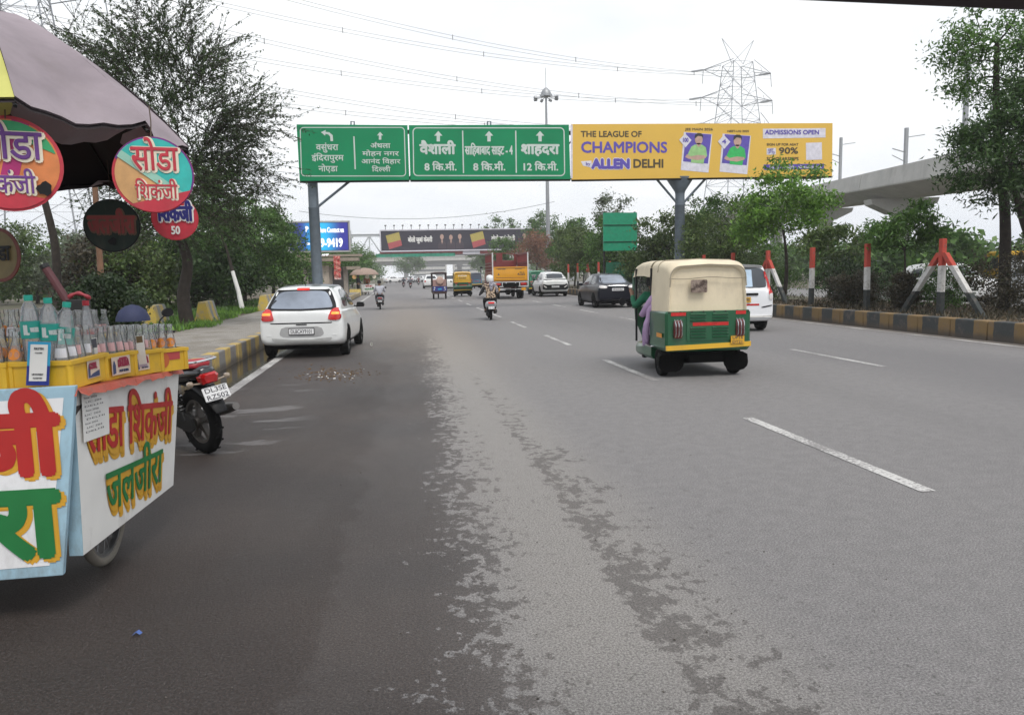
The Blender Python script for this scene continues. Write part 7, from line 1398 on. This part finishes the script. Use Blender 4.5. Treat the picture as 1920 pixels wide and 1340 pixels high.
# ground cover
def grass(name, boxes, leaf, n, size, seed):
    rs = np.random.RandomState(seed); P = []
    for x0, x1, y0, y1, z, w_ in boxes:
        k = int(n*w_); c = np.stack([rs.uniform(x0, x1, k), rs.uniform(y0, y1, k), np.full(k, z)], 1); g = np.sin(c[:, 0]*2.1+seed)+np.sin(c[:, 1]*1.3)+rs.normal(size=k)*.8; c = c[g > .1]; P.append(c)
    P = np.concatenate(P); d = np.tile(np.array([[0, 0, 1.]]), (len(P), 1)); P[:, 2] += size*.4
    me = leaf_mesh(name, P, size, .14, rs, 0, d, .45); me.materials.append(LF[leaf]); o = bpy.data.objects.new(name, me); COL.objects.link(o); o['kind'] = 'stuff'
grass('verge_grass', [(-7.2, -5.5, 26, 33, .28, 1), (-7.5, -5.3, 17, 26, .28, .5), (-5.5, -4.9, 20.5, 22, .32, .12)], 'bright', 9000, .20, 3)
grass('verge_weeds', [(-12, -5.4, 12, 45, .28, 1), (-9.5, -5.3, 10, 22, .28, .5)], 'mid', 9000, .30, 4)
grass('median_grass', [(12.3, 17, 12, 24, .30, .8), (12.4, 17, 24, 60, .30, .8)], 'brown', 4200, .22, 5)
rs = np.random.RandomState(12); P = np.stack([rs.uniform(12.3, 17.2, 5200), rs.uniform(11, 27, 5200), np.full(5200, .315)+rs.random(5200)*.03], 1)
me = leaf_mesh('fallen_leaves', P, .10, .6, rs, 1.5); me.materials.append(LF['brown'] if 0 else leafmat('leaf_dry', (.10, .07, .04), (.26, .20, .14))); o = bpy.data.objects.new('fallen_leaves', me); COL.objects.link(o); o['kind'] = 'stuff'
# litter and small stones on the road
q = G(697, 649); r = thing('litter_cup', 'crushed white paper cup lying alone on the road right of the hatchback', 'litter', (q.x, q.y, .0)); t = MB(); t.lathe([(.028, 0), (.04, .09), (.043, .09), (.03, .01)], 12, Matrix.Translation((0, 0, .03)) @ Matrix.Rotation(1.3, 4, 'X') @ Matrix.Scale(.7, 4, (1, 0, 0))); t.build('cup', M_PAPER, r, 40)
q = G(255, 1193); r = thing('litter_wrapper', 'tiny blue wrapper scrap on the wet asphalt in front of the cart', 'litter', (q.x, q.y, .005)); t = MB(); t.loft([[(-.018, 0, 0), (.0, .006, .012), (.016, 0, .003)], [(-.014, .03, .003), (.004, .03, .014), (.02, .026, 0)]], False, False, False); t.build('scrap', mat('wrapper_blue', (.06, .12, .35), .5), r)
rs2 = random.Random(31); t = MB(); u = MB()
for k in range(260):
    px, py = rs2.gauss(620, 34), rs2.gauss(702, 7); q = G(px, py); s = rs2.uniform(.006, .018); a = rs2.uniform(0, 3.1); tt = u if k % 9 == 0 else t
    tt.box((q.x, q.y, .008), (s*2.4, s*.8, s*.6), Euler((rs2.uniform(-.4, .4), rs2.uniform(-.4, .4), a)))
o = t.build('dung_litter', mat('straw_brown', (.14, .085, .04), .9, var=.4, scale=20)); o['kind'] = 'stuff'; o = u.build('paper_litter', M_PAPER); o['kind'] = 'stuff'
t = MB()
for k in range(160):
    px, py = rs2.uniform(120, 1700), 640+700*rs2.random()**1.2
    q = G(px, py); s = rs2.uniform(.002, .007)
    if q.x < KL+.1 or q.x > KR: continue
    t.box((q.x, q.y, .002+s*.3), (s*rs2.uniform(1, 2), s, s*.7), Euler((rs2.uniform(-.5, .5), rs2.uniform(-.5, .5), rs2.uniform(0, 3))), taper=.6)
o = t.build('road_grit', mat('grit', (.09, .08, .07), .9, var=.6, scale=3)); o['kind'] = 'stuff'
